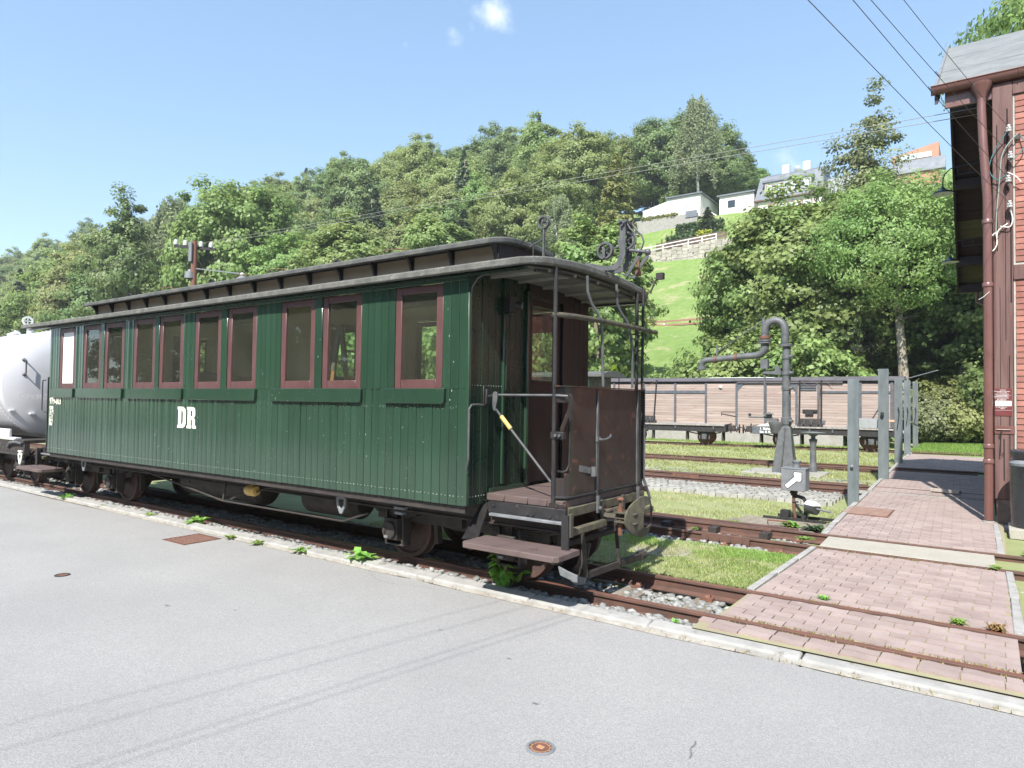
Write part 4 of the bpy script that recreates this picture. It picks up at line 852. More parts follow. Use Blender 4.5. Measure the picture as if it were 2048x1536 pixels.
def release_ring(x, y, z, sc=1, m=M_SILVER):
    o = [(x-.072*sc, z+.06*sc), (x-.05*sc, z+.085*sc), (x+.05*sc, z+.085*sc), (x+.072*sc, z+.06*sc), (x+.06*sc, z-.01*sc), (x+.018*sc, z-.085*sc), (x-.018*sc, z-.085*sc), (x-.06*sc, z-.01*sc)]
    i = [(x+(a-x)*.55, z+.01*sc+(b-z)*.5) for a, b in o]; n = 8
    vs = [(a, y, b) for a, b in o]+[(a, y, b) for a, b in i]+[(a, y+.016, b) for a, b in o]+[(a, y+.016, b) for a, b in i]; fs = []
    for k in range(n):
        j = (k+1) % n; fs += [(k, j, n+j, n+k), (2*n+k, 3*n+k, 3*n+j, 2*n+j), (k, 2*n+k, 2*n+j, j), (n+k, n+j, 3*n+j, 3*n+k)]
    MB().add(vs, fs).box(x-.05*sc, x+.05*sc, y-.01, y+.03, z+.095*sc, z+.115*sc).build('release_handle', m, car, bev=.004)
release_ring(-5.02, 4.30, .50); release_ring(-10.48, 4.30, .52)
MB().box(-4.32, -4.2, 4.30, 4.36, .535, .56).box(-4.31, -4.21, 4.3, 4.35, .49, .515).build('brake_lever', M_SILVER, car, bev=.005)
# bogies
def wheelset(x, y0=4.797, y1=5.597, r=.29, parent=None, z=0):
    b = MB()
    for y, s in ((y0, 1), (y1, -1)):
        b.lathe([(.05, -.045*s), (.05, -.02*s), (.15, -.012*s), (r-.05, -.03*s), (r-.035, -.05*s), (r, -.05*s), (r+.002, .022*s), (r+.018, .03*s), (r+.018, .048*s), (r-.03, .05*s), (r-.05, .02*s), (.06, .02*s), (.05, .05*s)], (x, y, z+r), 'y', 36)
    b.cyl((x, y0-.30, z+r), (x, y1+.30, z+r), .04, 10)
    return b.build('wheelset', mat('dull_wheel_rust', (.085, .045, .035), (.05, .032, .028), 12, .7, bump=.002, bscale=90), parent or car)
M_WHEEL = MATS['rust']
def bogie(xc, half=.66, parent=None):
    p = parent or car
    for x in (xc-half, xc+half):
        wheelset(x, parent=p)
        a = MB().box(x-.085, x+.085, 4.50, 4.68, .20, .40).cyl((x, 4.50, .29), (x, 4.47, .29), .082, 18).box(x-.12, x-.09, 4.55, 4.66, .16, .46).box(x+.09, x+.12, 4.55, 4.66, .16, .46).bar((x-.12, 4.6, .15), (x+.12, 4.6, .15), .1, .02)
        a.box(x-.05, x-.03, 4.455, 4.47, .26, .32).build('axle_box', M_DARK, p, bev=.006)
        MB().box(x-.03, x+.015, 4.45, 4.465, .225, .245).build('box_lid_catch', M_SILVER, p)
        for k in range(5):
            L = .52-.085*k; z = .475-.017*k
            pts = [(x+t*L, 4.60, z+.065*(t*L/.52)**2) for t in np.linspace(-1, 1, 9)]
            vs = []; fs = []
            for q in pts: vs += [(q[0], q[1]-.03, q[2]-.006), (q[0], q[1]+.03, q[2]-.006), (q[0], q[1]+.03, q[2]+.006), (q[0], q[1]-.03, q[2]+.006)]
            for i in range(8):
                for j in range(4): aa = i*4+j; bb = i*4+(j+1) % 4; fs.append((aa, bb, bb+4, aa+4))
            fs += [(0, 1, 2, 3), (32, 33, 34, 35)]
            MB().add(vs, fs).build('spring_leaf', M_DARK, p, smooth=False)
        MB().box(x-.035, x+.035, 4.555, 4.645, .39, .50).build('spring_buckle', M_DARK, p, bev=.004)
        for s in (-1, 1): MB().box(x+s*.53-.02, x+s*.53+.02, 4.56, 4.64, .46, .62).cyl((x+s*.53, 4.545, .52), (x+s*.53, 4.655, .52), .022, 8).build('spring_shackle', M_DARK, p, bev=.004)
    MB().box(xc-half-.32, xc+half+.32, 4.655, 4.685, .36, .50).box(xc-.12, xc+.12, 4.60, 5.75, .38, .52).build('bogie_frame', M_DARK, p)
    MB().box(xc-half-.32, xc+half+.32, 5.66, 5.69, .36, .50).build('bogie_frame', M_DARK, p)
    for x, s in ((xc-half, 1), (xc+half, -1), (xc-half, -1), (xc+half, 1)):
        MB().bar((x+s*.34, 4.80, .16), (x+s*.31, 4.80, .46), .07, .05).build('brake_block', M_DARK, p, bev=.004)
    MB().tube([(xc-half-.2, 4.75, .40), (xc, 4.75, .33), (xc+half+.2, 4.75, .42)], .014, 6).build('brake_rigging', M_DARK, p)
bogie(-3.90); bogie(-10.80)
# guard iron and rail sweeper at the near end, hose stubs
MB().bar((-2.62, 4.75, .13), (-2.62, 5.75, .10), .05, .05).cyl((-2.62, 5.75, .10), (-2.62, 5.85, .10), .04, 10).build('guard_bar', M_DARK, car)
for y in (4.72, 5.3): MB().bar((-2.60, y, .12), (-2.64, y, .50), .012, .03).build('guard_hanger', M_DARK, car)
MB().prism([(-2.86, .17), (-2.78, .145), (-2.66, .115), (-2.60, .12), (-2.62, .06), (-2.70, .045), (-2.74, .075), (-2.84, .10)], 'y', 4.715, 4.735).build('guard_iron', M_SILVER, car, bev=.003)
MB().prism([(-2.80, .10), (-2.72, .20), (-2.66, .38), (-2.60, .38), (-2.64, .2), (-2.72, .08)], 'y', 4.78, 4.80).build('guard_iron', M_DARK, car)
MB().cyl((-2.95, 4.60, .30), (-2.75, 5.6, .36), .03, 8).cyl((-2.9, 4.62, .44), (-2.7, 5.2, .46), .022, 8).build('brake_shaft', M_DARK, car)
# lettering
def slab_D(x, z, h, w):
    t = h*.27; return [([(x-t*.25, z), (x-t*.25, z+h*.13), (x, z+h*.13), (x, z+h*.87), (x-t*.25, z+h*.87), (x-t*.25, z+h), (x+w*.60, z+h), (x+w*.86, z+h*.93), (x+w, z+h*.8), (x+w, z+h*.2), (x+w*.86, z+h*.07), (x+w*.60, z)], [(x+t, z+h*.17), (x+w*.5, z+h*.17), (x+w-t*.95, z+h*.27), (x+w-t*.95, z+h*.73), (x+w*.5, z+h*.83), (x+t, z+h*.83)])]
def ringfaces(outer, inner, y, parent, name):
    import bmesh
    from mathutils.geometry import tessellate_polygon
    P = [Vector((a, y, b)) for a, b in outer]; H = [Vector((a, y, b)) for a, b in inner]
    tris = tessellate_polygon([P, H] if H else [P]); al = P+H
    return MB().add([tuple(v) for v in al], [tuple(t) for t in tris]).build(name, M_LETTER, parent, smooth=False)
x, z, h, w = -7.735, 1.145, .245, .165
ringfaces(*slab_D(x+.012, z, h, w)[0], YN-.0045, car, 'letter')
x2 = x+.215; t = h*.27
R_out = [(x2-t*.25, z), (x2-t*.25, z+h*.13), (x2, z+h*.13), (x2, z+h*.87), (x2-t*.25, z+h*.87), (x2-t*.25, z+h), (x2+w*.72, z+h), (x2+w*.95, z+h*.9), (x2+w*.98, z+h*.62), (x2+w*.82, z+h*.5), (x2+w*.95, z+h*.4), (x2+w*.97, z+h*.13), (x2+w*1.1, z+h*.13), (x2+w*1.1, z), (x2+w*.66, z), (x2+w*.60, z+h*.1), (x2+w*.58, z+h*.4), (x2+t, z+h*.42), (x2+t, z+h*.13), (x2+t*1.25, z+h*.13), (x2+t*1.25, z)]
ringfaces(R_out, [(x2+t, z+h*.57), (x2+w*.6, z+h*.57), (x2+w*.6, z+h*.84), (x2+t, z+h*.84)], YN-.0045, car, 'letter')
lettering('number_text', '979-003', .135, car, (-11.315, YN-.004, 1.375), M_LETTER, .002, .86)
for k, s_ in enumerate(('KB4i', '16 Pl.', '7,2 t', '8,6 t', 'Rbd')): lettering('small_text', s_, .075, car, (-11.315, YN-.004, 1.295-k*.058), M_LETTER, .0015, .9)

# ------------------------------------------------------------------ ladder inside the carriage
ld = thing('wooden_ladder', (-5.45, 4.8, .72), 'paint-spattered wooden step ladder standing inside the carriage behind a window', 'ladder')
M_LADW = mat('spattered_ladder_wood', (.42, .19, .07), (.30, .14, .06), 12, .7, wear=((.25, .45, .6), 7, .25))
M_LADD = mat('grey_ladder_top', (.10, .09, .09), (.16, .14, .13), 12, .7)
LCX, LA, LB = -5.452, 4.62, 4.98
for s in (-1, 1):
    for y in (LA, LB): MB().bar((LCX+s*.015, y, 2.255), (LCX+s*.27, y, .72), .028, .05).build('ladder_rail', M_LADW, ld, bev=.003)
    for y in (LA-.002, LB-.002): MB().bar((LCX+s*.015, y, 2.26), (LCX+s*.095, y, 1.80), .032, .056).build('rail_top', M_LADD, ld, bev=.003)
for k in range(5): z = 2.0-k*.27; d = .015+.255*(2.255-z)/1.535; MB().bar((LCX+d, LA, z), (LCX+d, LB, z), .05, .022).build('rung', M_LADW, ld)
MB().box(LCX-.04, LCX+.04, LA-.02, LB+.02, 2.245, 2.275).build('ladder_top', M_LADD, ld)

# ------------------------------------------------------------------ tank wagon behind it
tw = thing('tank_wagon', (-17.5, TC, 0), 'pale grey tank wagon coupled beyond the far end of the green carriage', 'tank wagon')
R = .965; zc = 1.70; xe = -13.28
prof = [(.0001, xe), (.3, xe-.015), (.6, xe-.05), (.82, xe-.11), (.93, xe-.18), (R, xe-.27), (R+.008, xe-.27), (R+.008, xe-.36), (R, xe-.365), (R, xe-7), (R+.006, xe-7), (R+.006, xe-7.1), (.9, xe-7.4), (.0001, xe-7.6)]
MB().lathe(prof, (0, TC, zc), 'x', 72).build('tank', M_TANK, tw)
m = MB()
for k in range(96): a = 2*pi*k/96; m.sphere((xe-.315, TC+(R+.01)*cos(a), zc+(R+.01)*sin(a)), .010, 6, 4)
for x in (-15.4, -17.8):
    for k in range(96): a = 2*pi*k/96; m.sphere((x, TC+(R)*cos(a), zc+(R)*sin(a)), .010, 6, 4)
m.build('rivets', M_TANK, tw, kind='stuff')
MB().cyl((-14.55, 5.0, 2.60), (-14.55, 5.0, 2.78), .055, 16).build('vent_stub', M_TANK, tw)
MB().lathe([(.06, -.01), (.09, -.01), (.09, .01), (.06, .01), (.06, -.01)], (-14.62, 4.98, 2.88), 'x', 24).bar((-14.62, 4.98, 2.80), (-14.62, 4.98, 2.96), .015, .015).bar((-14.62, 4.91, 2.88), (-14.62, 5.05, 2.88), .015, .015).build('vent_hand_wheel', M_WHITE, tw)
MB().cyl((-15.6, 5.0, 2.66), (-15.4, 5.1, 2.72), .04, 10).bar((-15.3, 5.0, 2.74), (-15.0, 5.0, 2.66), .02, .02).build('dome_fitting', M_TANK, tw)
def tx_(y, z): 
    r = hypot(y-TC, z-zc); return float(np.interp(r, [0, .3, .6, .82, .93, R], [xe, xe-.015, xe-.05, xe-.11, xe-.18, xe-.27]))
y = 4.52
MB().tube([(tx_(y, 2.10), y, 2.10), (tx_(y, 2.1)+.10, y, 2.09), (tx_(y, 2.1)+.10, y+.0, 1.86), (tx_(y, 1.85), y, 1.85)], .012, 8).sphere((tx_(y, 2.1), y, 2.1), .03).sphere((tx_(y, 1.85), y, 1.85), .03).build('tank_hand_rail', M_IRON, tw)
for y, z in ((4.38, 1.22), (4.65, 1.17)): MB().box(tx_(y, z)-.02, tx_(y, z)+.08, y-.04, y+.04, z, z+.03).build('tank_footstep', M_TANK, tw, bev=.004)
lettering('tank_text', 'St.19.10.78', .125, tw, (tx_(4.6, 1.45)+.075, 4.42, 1.43), M_WHITE, .001, .9, (pi/2, 0, pi/2))
MB().box(-20.8, -13.62, 4.42, 4.46, .78, .92).box(-20.8, -13.3, 4.40, 4.50, .74, .785).build('tank_cradle', M_TANK, tw, bev=.006)
MB().box(-20.9, -12.95, 4.42, 4.50, .52, .72).box(-20.9, -12.95, 4.38, 4.50, .50, .53).box(-20.9, -12.95, 5.84, 5.92, .52, .72).build('wagon_frame', M_DARK, tw, bev=.004)
MB().box(-13.35, -12.95, 4.40, 5.94, .70, .76).build('end_sill', M_DARK, tw, bev=.005)
m = MB()
for k in range(60): m.sphere((-13.1-k*.12, 4.415, .60+.06*(k % 2)), .011, 6, 4)
m.build('frame_rivets', M_IRON, tw, kind='stuff')
MB().tube([(-13.6, 4.40, .62), (-13.45, 4.38, .70), (-13.2, 4.38, .72), (-13.0, 4.40, .70)], .022, 8).build('air_hose', M_IRON, tw)
release_ring(-12.72, 4.28, .48, 1.1, M_LETTER); r_ = bpy.data.objects['release_handle.002']; r_.parent = tw
for v in r_.data.vertices: v.co = (v.co[0]+ORG[car.name][0]-ORG[tw.name][0], v.co[1], v.co[2])
bogie(-14.05, .62, tw); bogie(-19.3, .62, tw)
for x in (-14.7, -13.4):
    MB().prism([(x-.25, .48), (x+.25, .48), (x+.12, .30), (x-.12, .30)], 'y', 4.50, 4.53).build('horn_plate', M_DARK, tw)
    MB().cyl((x+.25, 4.48, .38), (x+.25, 4.43, .38), .06, 14).build('buffer_spring', M_IRON, tw)

# ------------------------------------------------------------------ brick and timber shed on the right
sh = thing('brick_shed', (3, 14.5, 0), 'tall red timber framed brick shed with felt roof at the right edge', 'shed')
SX = .06; FY = 11.02
b = MB().box(SX, .275, FY, FY+.20, .30, 5.86).build('corner_timber', M_TIMBER, sh, bev=.01)
for k, (x, z0, z1) in enumerate(((.13, .9, 3.1), (.19, 2.4, 5.2), (.225, .5, 2.2), (.10, 3.6, 5.3), (.16, .55, 1.1), (.245, 2.9, 4.1), (.21, 4.4, 5.5))): MB().box(x, x+.006+.002*k, FY-.002, FY, z0, z1).build('timber_crack', mat('deep_timber_crack', (.012, .008, .008), None, 4, .9), sh)
MB().box(.085, .26, FY+.01, FY+.2, -.05, .30).build('rotten_timber_foot', mat('rotten_grey_timber', (.13, .10, .085), (.20, .15, .12), 14, .9, bump=.01, bscale=50), sh, bev=.01)
MB().box(.28, .30, FY+.03, FY+.2, -.05, 5.8).build('mortar_joint', M_MORTAR, sh)
MB().box(.29, 8.5, FY+.045, FY+.24, -.1, 5.8).build('mortar_bed', M_MORTAR, sh)
bm_ = MB().box(-.119, .119, 0, .09, -.033, .033).mesh('brick'); bm_.materials.append(M_BRICK)
bh = MB().box(-.057, .057, 0, .09, -.033, .033).mesh('brick'); bh.materials.append(M_BRICK)
cb = []
for r in range(72):
    z = .06+r*.0795
    if 3.18 < z < 3.42 or z > 5.7: continue
    x = .305; first = r % 2
    while x < 8.3:
        w = .115 if (first and x < .31) else .24
        cb.append((x+w/2, z, w)); x += w+.011
cb.sort(key=lambda c: c[0]); fb = MB()
for i, (x, z, w) in enumerate(cb):
    yy = FY+.022+rnd.uniform(0, .008)
    if i < 290: inst('brick', bm_ if w > .2 else bh, sh, (x, yy, z), (0, 0, rnd.uniform(-.015, .015)))
    else: fb.box(x-w/2, x+w/2, yy, yy+.09, z-.033, z+.033)
fb.build('far_bricks', M_BRICK, sh, smooth=False, kind='stuff')
MB().box(.275, 8.5, FY+.004, FY+.2, 3.20, 3.40).build('cross_timber', M_TIMBER, sh, bev=.008)
MB().box(.275, 8.5, FY+.004, FY+.2, 5.68, 5.86).build('wall_plate', M_TIMBER, sh, bev=.008)
for x in (2.4, 4.6, 6.8): MB().box(x, x+.2, FY+.002, FY+.2, -.05, 5.7).build('timber_post', M_TIMBER, sh, bev=.008)
# left side wall of dark boards with sliding doors
m0 = MB().box(-.012, .012, -.07, .07, 0, 5.3).mesh('wall_board'); m0.materials.append(M_SHEDB)
y = FY+.28
while y < 19.0:
    zt = 5.9 if y < 14.5 else 5.9-(y-14.5)*.3
    inst('wall_board', m0, sh, (SX+.02+.006*rnd.random(), y, .05), (0, 0, 0), (1, 1, min(1.0, zt/5.9))); y += .146
MB().box(SX+.03, SX+.1, FY+.2, 19.1, 0, 5.2).build('side_wall', M_SHEDB, sh)
for z in (.9, 2.3, 3.3): MB().box(SX-.012, SX+.03, FY+.3, 18.9, z, z+.16).build('side_rail', M_TIMBER, sh, bev=.005)
for y in (13.2, 15.4, 17.4): MB().box(SX-.03, SX+.04, y, y+.16, 0, 4.6).build('side_timber', M_SHEDB, sh, bev=.006)
MB().box(SX+.03, 8.5, 18.9, 19.1, 0, 4.3).build('back_wall', M_SHEDB, sh); MB().box(8.4, 8.6, FY+.1, 19.1, 0, 5.8).build('right_wall', M_SHEDB, sh)
# roof: front slope, back slope with boards, purlins and verge boards
RX0, RX1 = -.60, 9.2; RY, RZ = 14.87, 8.24; EY, EZ = 11.13, 5.99; BY, BZ = 19.5, 4.42
def slab(x0, x1, p, q, th, name, m, par=sh, bev=0):
    (y0, z0), (y1, z1) = p, q; return MB().add([(x0, y0, z0), (x1, y0, z0), (x1, y1, z1), (x0, y1, z1), (x0, y0, z0+th), (x1, y0, z0+th), (x1, y1, z1+th), (x0, y1, z1+th)], [(0, 3, 2, 1), (4, 5, 6, 7), (0, 1, 5, 4), (1, 2, 6, 5), (2, 3, 7, 6), (3, 0, 4, 7)]).build(name, m, par, bev=bev)
EZs = (RZ-EZ)/(RY-EY)
slab(RX0, RX1, (EY-.12, EZ-.12*EZs+.0), (RY, RZ), .02, 'front_roof_felt', M_FELT)
for k in range(1, 3):
    y = EY+k*1.25; slab(RX0+.01, RX1, (y, EZ+(y-EY)*EZs+.021), (y+.03, EZ+(y+.03-EY)*EZs+.021), .006, 'felt_seam', M_FELT)
slab(RX0, RX1, (RY, RZ), (BY, BZ), .02, 'back_roof_felt', M_FELT)
M_SOFB = mat('dark_red_roof_boards', (.030, .016, .014), (.045, .022, .018), 4, .8, stretch=(.3, 3, 3))
M_SOFLIT = mat('sunlit_green_roof_boards', (.13, .125, .05), (.10, .085, .04), 4, .8, stretch=(.3, 3, 3))  # sunlight on the lower back slope, put into a paler yellow-green board colour
nb = 24
for k in range(nb):
    t0, t1 = k/nb, (k+.93)/nb; P = lambda t: (RY+(BY-RY)*t, RZ+(BZ-RZ)*t-.035)
    slab(RX0+.02, 3.0, P(t0), P(t1), .028, 'soffit_board', M_SOFLIT if k in (16, 17, 21, 22, 23) else M_SOFB)
for k in range(14):
    t0, t1 = k/14, (k+.93)/14; P = lambda t: (EY+(RY-EY)*t, EZ+(RZ-EZ)*t-.035); slab(RX0+.02, 3.0, P(t0), P(t1), .028, 'soffit_board', M_SOFB)
for y, z in ((12.2, 0), (13.7, 0), (15.74, 6.55), (17.1, 5.35), (18.75, 4.84), (19.4, 4.45)):
    if z == 0: z = EZ+(y-EY)*EZs
    z = (RZ+(BZ-RZ)*(y-RY)/(BY-RY) if y > RY else z)-.04
    MB().box(RX0+.03, .3, y-.08, y+.08, z-.20, z).build('purlin', M_SHEDB, sh, bev=.006)
slab(RX0-.0, RX0+.04, (RY, RZ-.20), (BY, BZ-.20), .18, 'verge_board', M_SHEDB); slab(RX0-.0, RX0+.04, (EY-.1, EZ-.06*EZs-.2), (RY, RZ-.2), .18, 'verge_board', M_SHEDB)
slab(RX0-.02, RX0+.02, (EY-.12, EZ-.05), (RY, RZ+.02), .03, 'verge_capping', M_SILVER)
# fascia, gutter, hopper and downpipe
MB().box(RX0+.12, RX1, EY-.06, EY-.02, EZ-.30, EZ-.05).build('fascia_board', M_GUTTER, sh, bev=.004)
n = 10; vs = []; fs = []
for x in (RX0-.04, RX1):
    for i in range(n+1): a = pi+pi*i/n; vs.append((x, EY-.13+.085*cos(a), EZ-.015+.095*sin(a)))
    for i in range(n+1): a = 2*pi-pi*i/n; vs.append((x, EY-.13+.079*cos(a), EZ-.015+.089*sin(a)))
k = 2*(n+1)
for i in range(k): j = (i+1) % k; fs.append((i, j, j+k, i+k))
fs += [tuple(range(n+1)), tuple(k+i for i in range(n+1))]
MB().add(vs, fs).build('gutter', M_GUTTER, sh)
MB().cyl((RX0-.04, EY-.215, EZ-.012), (RX1, EY-.215, EZ-.012), .011, 8).build('gutter_bead', M_GUTTER, sh)
for x in (-.35, .35, 1.2, 2.2): MB().tube([(x, EY-.02, EZ-.02)]+[(x, EY-.13+.09*cos(a), EZ-.018+.1*sin(a)) for a in np.linspace(0, -pi, 8)], .006, 6).build('gutter_bracket', M_GUTTER, sh)
MB().lathe([(.125, .0), (.12, -.05), (.07, -.14), (.055, -.20)], (-.06, EY-.13, EZ-.09), 'z', 24).build('gutter_outlet', M_GUTTER, sh)
MB().tube([(-.06, EY-.13, EZ-.25), (-.06, EY-.13, EZ-.45), (-.045, EY-.16, EZ-.9), (-.01, EY-.165, EZ-1.5), (.0, EY-.165, EZ-1.7), (.0, EY-.165, .02)], .052, 20).build('downpipe', M_GUTTER, sh)
for z in (1.0, .80, 3.15, 4.0): MB().lathe([(.053, -.03), (.062, -.025), (.062, .02), (.055, .03)], (0, EY-.165, z), 'z', 24).build('pipe_collar', M_GUTTER, sh)
MB().lathe([(.053, 0), (.068, .008), (.065, .03), (.053, .035)], (0, EY-.165, -.02), 'z', 24).build('pipe_foot_ring', M_CONC, sh)
MB().tube([(.02, EY-.22, 3.05), (-.05, EY-.24, 2.98), (-.10, EY-.24, 2.95)], .003, 5).build('pipe_tie_wire', M_WHITE, sh)
for y, z0 in ((19.3, 4.4),): MB().tube([(-.2, y+.1, z0-.1), (-.2, y+.1, z0-.35), (.0, y+.1, z0-.5), (.0, y, 0)], .05, 12).build('downpipe', M_GUTTER, sh)
MB().box(.06, 3, EY-.4, FY+.3, -.3, -.03).build('plinth', M_CONC, sh)
# things fixed to the shed
sg = thing('notice_board', (.16, FY-.006, 1.6), 'small maroon notice plate with white writing and a white middle band on the shed timber', 'sign')
MB().box(.072, .252, FY-.008, FY-.002, 1.405, 1.765).build('plate', mat('maroon_sign', (.13, .03, .03), None, 4, .4), sg)
MB().box(.076, .248, FY-.0095, FY-.008, 1.535, 1.602).build('white_band', M_WHITE, sg)
lns = ['Lokomotive', 'Personenwagen und Packwagen', 'der Schmalspurbahn', 'stehen unter Denkmalschutz', 'und werden erhalten']
for k, t_ in enumerate(lns): lettering('text_line', t_, .0155, sg, (.162-.0036*len(t_), FY-.0095, 1.742-k*.0185), M_WHITE, .0002, .85, ext=.0003)
for k, t_ in enumerate(['Das Betreten der Fahrzeuge ist', 'nur mit Genehmigung erlaubt', 'Eltern haften Kinder', 'Bitte die Gleise nicht', 'betreten und Abstand halten']): lettering('text_line', t_, .0155, sg, (.162-.0034*len(t_), FY-.0095, 1.655-k*.0185), M_WHITE, .0002, .8, ext=.0003)
for k, t_ in enumerate(['IG Preßnitztalbahn e.V.', 'Jöhstadt']): lettering('text_line', t_, .0155, sg, (.162-.0036*len(t_), FY-.0095, 1.515-k*.0185), M_WHITE, .0002, .85, ext=.0003)
MB().box(.076, .248, FY-.0095, FY-.008, 1.478, 1.480).box(.076, .248, FY-.0095, FY-.008, 1.671, 1.673).build('rule_line', M_WHITE, sg)
lettering('band_text', 'Preßnitztalbahn', .021, sg, (.093, FY-.0102, 1.572), mat('grey_blue_print', (.18, .22, .3), None, 3, .5), .0003, .85, ext=.0003)
MB().box(.095, .23, FY-.0102, FY-.0095, 1.552, 1.556).build('red_rule', mat('red_print', (.5, .04, .08), None, 3, .5), sg)
hk = thing('door_hook', (.17, FY-.02, 1.2), 'maroon steel plate with hanging hook bar on the shed timber below the notice', 'hook')
MB().box(.068, .285, FY-.012, FY-.004, 1.165, 1.27).build('plate', M_GUTTER, hk, bev=.002)
MB().cyl((.085, FY-.025, 1.222), (.24, FY-.025, 1.222), .006, 8).build('bolt', M_GUTTER, hk)
MB().tube([(.15, FY-.03, 1.21), (.115, FY-.035, 1.16), (.125, FY-.035, 1.13), (.14, FY-.035, 1.20), (.12, FY-.035, .87), (.165, FY-.035, .92)], .005, 6).build('hook_rod', M_BLACK, hk)
def shed_lamp(y, z, label):
    l = thing('wall_lamp', (RX0-.02, y, z), label, 'lamp', 'enamel lamps under the shed eaves'); x = RX0-.05
    MB().lathe([(.025, .10), (.045, .07), (.06, .05), (.155, .01), (.165, -.02), (.16, -.02), (.05, .04), (.0001, .05)], (x, y, z), 'z', 32).build('shade', mat('dark_blue_enamel', (.015, .03, .05), (.02, .035, .055), 3, .25), l)
    MB().lathe([(.158, -.019), (.05, .036), (.0001, .045)], (x, y, z-.002), 'z', 32).build('shade_lining', mat('white_enamel', (.6, .62, .62), None, 3, .3), l)
    MB().sphere((x, y, z), .03).build('bulb', M_PORC, l)
    MB().tube([(x, y, z+.09), (x, y, z+.24), (x+.03, y, z+.34), (x+.12, y, z+.42), (x+.65, y, z+.46)], .010, 8).bar((x+.22, y, z+.30), (x+.65, y, z+.30), .008, .02).bar((x+.22, y, z+.44), (x+.22, y, z+.30), .008, .02).bar((x+.4, y, z+.44), (x+.4, y, z+.30), .008, .02).build('bracket', M_BLACK, l)
shed_lamp(14.2, 5.35, 'dark blue enamel lamp shade high under the shed eaves, the upper one'); shed_lamp(17.0, 4.62, 'dark blue enamel lamp shade under the shed eaves, the lower one')
insp = []
for x, z in ((.233, 5.19), (.25, 4.83), (.225, 4.52), (.24, 4.18)):
    i_ = thing('insulator', (x, FY-.05, z), ['white porcelain insulator on the shed timber, topmost of the four', 'white porcelain insulator on the shed timber, second from the top', 'white porcelain insulator on the shed timber, third from the top', 'white porcelain insulator on the shed timber, lowest of the four'][len(insp)], 'insulator', 'insulators on the corner timber of the shed')
    MB().lathe([(.022, -.036), (.033, -.032), (.035, -.01), (.023, -.004), (.023, .003), (.031, .007), (.029, .024), (.017, .029), (.017, .037), (.023, .04), (.02, .056), (.0001, .06)], (x, FY-.09, z), 'z', 20).build('bell', M_PORC, i_)
    MB().tube([(x, FY-.09, z-.03), (x, FY-.09, z-.08), (x, FY-.03, z-.09), (x, FY, z-.09)], .008, 8).build('pin', M_IRON, i_); insp.append((x, FY-.09, z))
def wire(name, pts, r, m, label, group=None, n=5):
    o = MB().tube(pts, r, n).build(name, m); return tag(o, label, 'wire', group)
ends = [(-.616, 7.0, 5.23), (-.77, 6.1, 4.83), (-.81, 5.45, 4.52), (-.96, 4.68, 4.18)]
for k, (p, q) in enumerate(zip(insp, ends)):
    p, q = Vector(p)+Vector((0, -.03, .01)), Vector(q); d = q-p; pts = [p+d*t-Vector((0, 0, .02*sin(pi*min(t, 1)))) for t in (0, .2, .4, .6, .8, 1, 1.5, 3, 6)]
    wire('overhead_wire', pts, .003, M_WIRE, ['black overhead wire from the top insulator of the shed', 'black overhead wire from the second insulator of the shed', 'black overhead wire from the third insulator of the shed', 'overhead wire from the lowest insulator of the shed'][k], 'wires running overhead from the shed')
    if k in (1, 2):
        q = p+d*.62; MB().tube([q+d*t+Vector((.006*sin(t*900), 0, .006*cos(t*900))) for t in np.linspace(0, .03, 20)], .003, 4).build('wire_splice', M_WIRE, bpy.data.objects['overhead_wire' + ('' if k == 0 else '.%03d' % k)])
ca = thing('loose_cables', (.2, FY-.05, 4.6), 'loose pale and dark cables looping between the insulators on the shed timber', 'cable')
for pts, m in (([(.22, FY-.09, 5.16), (.10, FY-.06, 4.98), (.02, FY-.05, 4.72), (.10, FY-.05, 4.55), (.21, FY-.05, 4.60)], mat('teal_cable', (.05, .16, .17), None, 3, .5)),
               ([(.33, FY-.05, 5.12), (.24, FY-.06, 5.02), (.16, FY-.06, 4.85), (.13, FY-.05, 4.5), (.10, FY-.05, 4.1), (.09, FY-.05, 3.8)], mat('pale_green_cable', (.25, .30, .26), None, 3, .5)),
               ([(.36, FY-.02, 5.1), (.40, FY-.06, 4.95), (.30, FY-.06, 4.8), (.24, FY-.08, 4.8)], MATS['teal_cable']), ([(.22, FY-.08, 4.62), (.30, FY-.07, 4.56), (.36, FY-.05, 4.48)], M_WHITE),
               ([(.10, FY-.05, 3.85), (.03, FY-.05, 3.78), (.0, FY-.05, 3.66), (.05, FY-.05, 3.6), (.10, FY-.05, 3.68), (.11, FY-.05, 3.85), (.22, FY-.05, 3.95)], M_LETTER),
               ([(.24, FY-.08, 4.15), (.27, FY-.06, 4.0), (.24, FY-.05, 3.9), (.14, FY-.05, 3.92)], M_WHITE)):
    pts = [Vector(p) for p in pts]; q = []
    for i in range(len(pts)-1):
        p0, p1, p2, p3 = pts[max(i-1, 0)], pts[i], pts[i+1], pts[min(i+2, len(pts)-1)]
        for t in np.linspace(0, 1, 6, endpoint=False): q.append(.5*((2*p1)+(p2-p0)*t+(2*p0-5*p1+4*p2-p3)*t*t+(3*p1-p0-3*p2+p3)*t**3))
    MB().tube(q+[pts[-1]], .007, 6).build('cable', m, ca)
MB().box(.30, .36, FY+.0, FY+.02, 5.06, 5.14).build('junction_box', M_BLACK, ca, bev=.004)
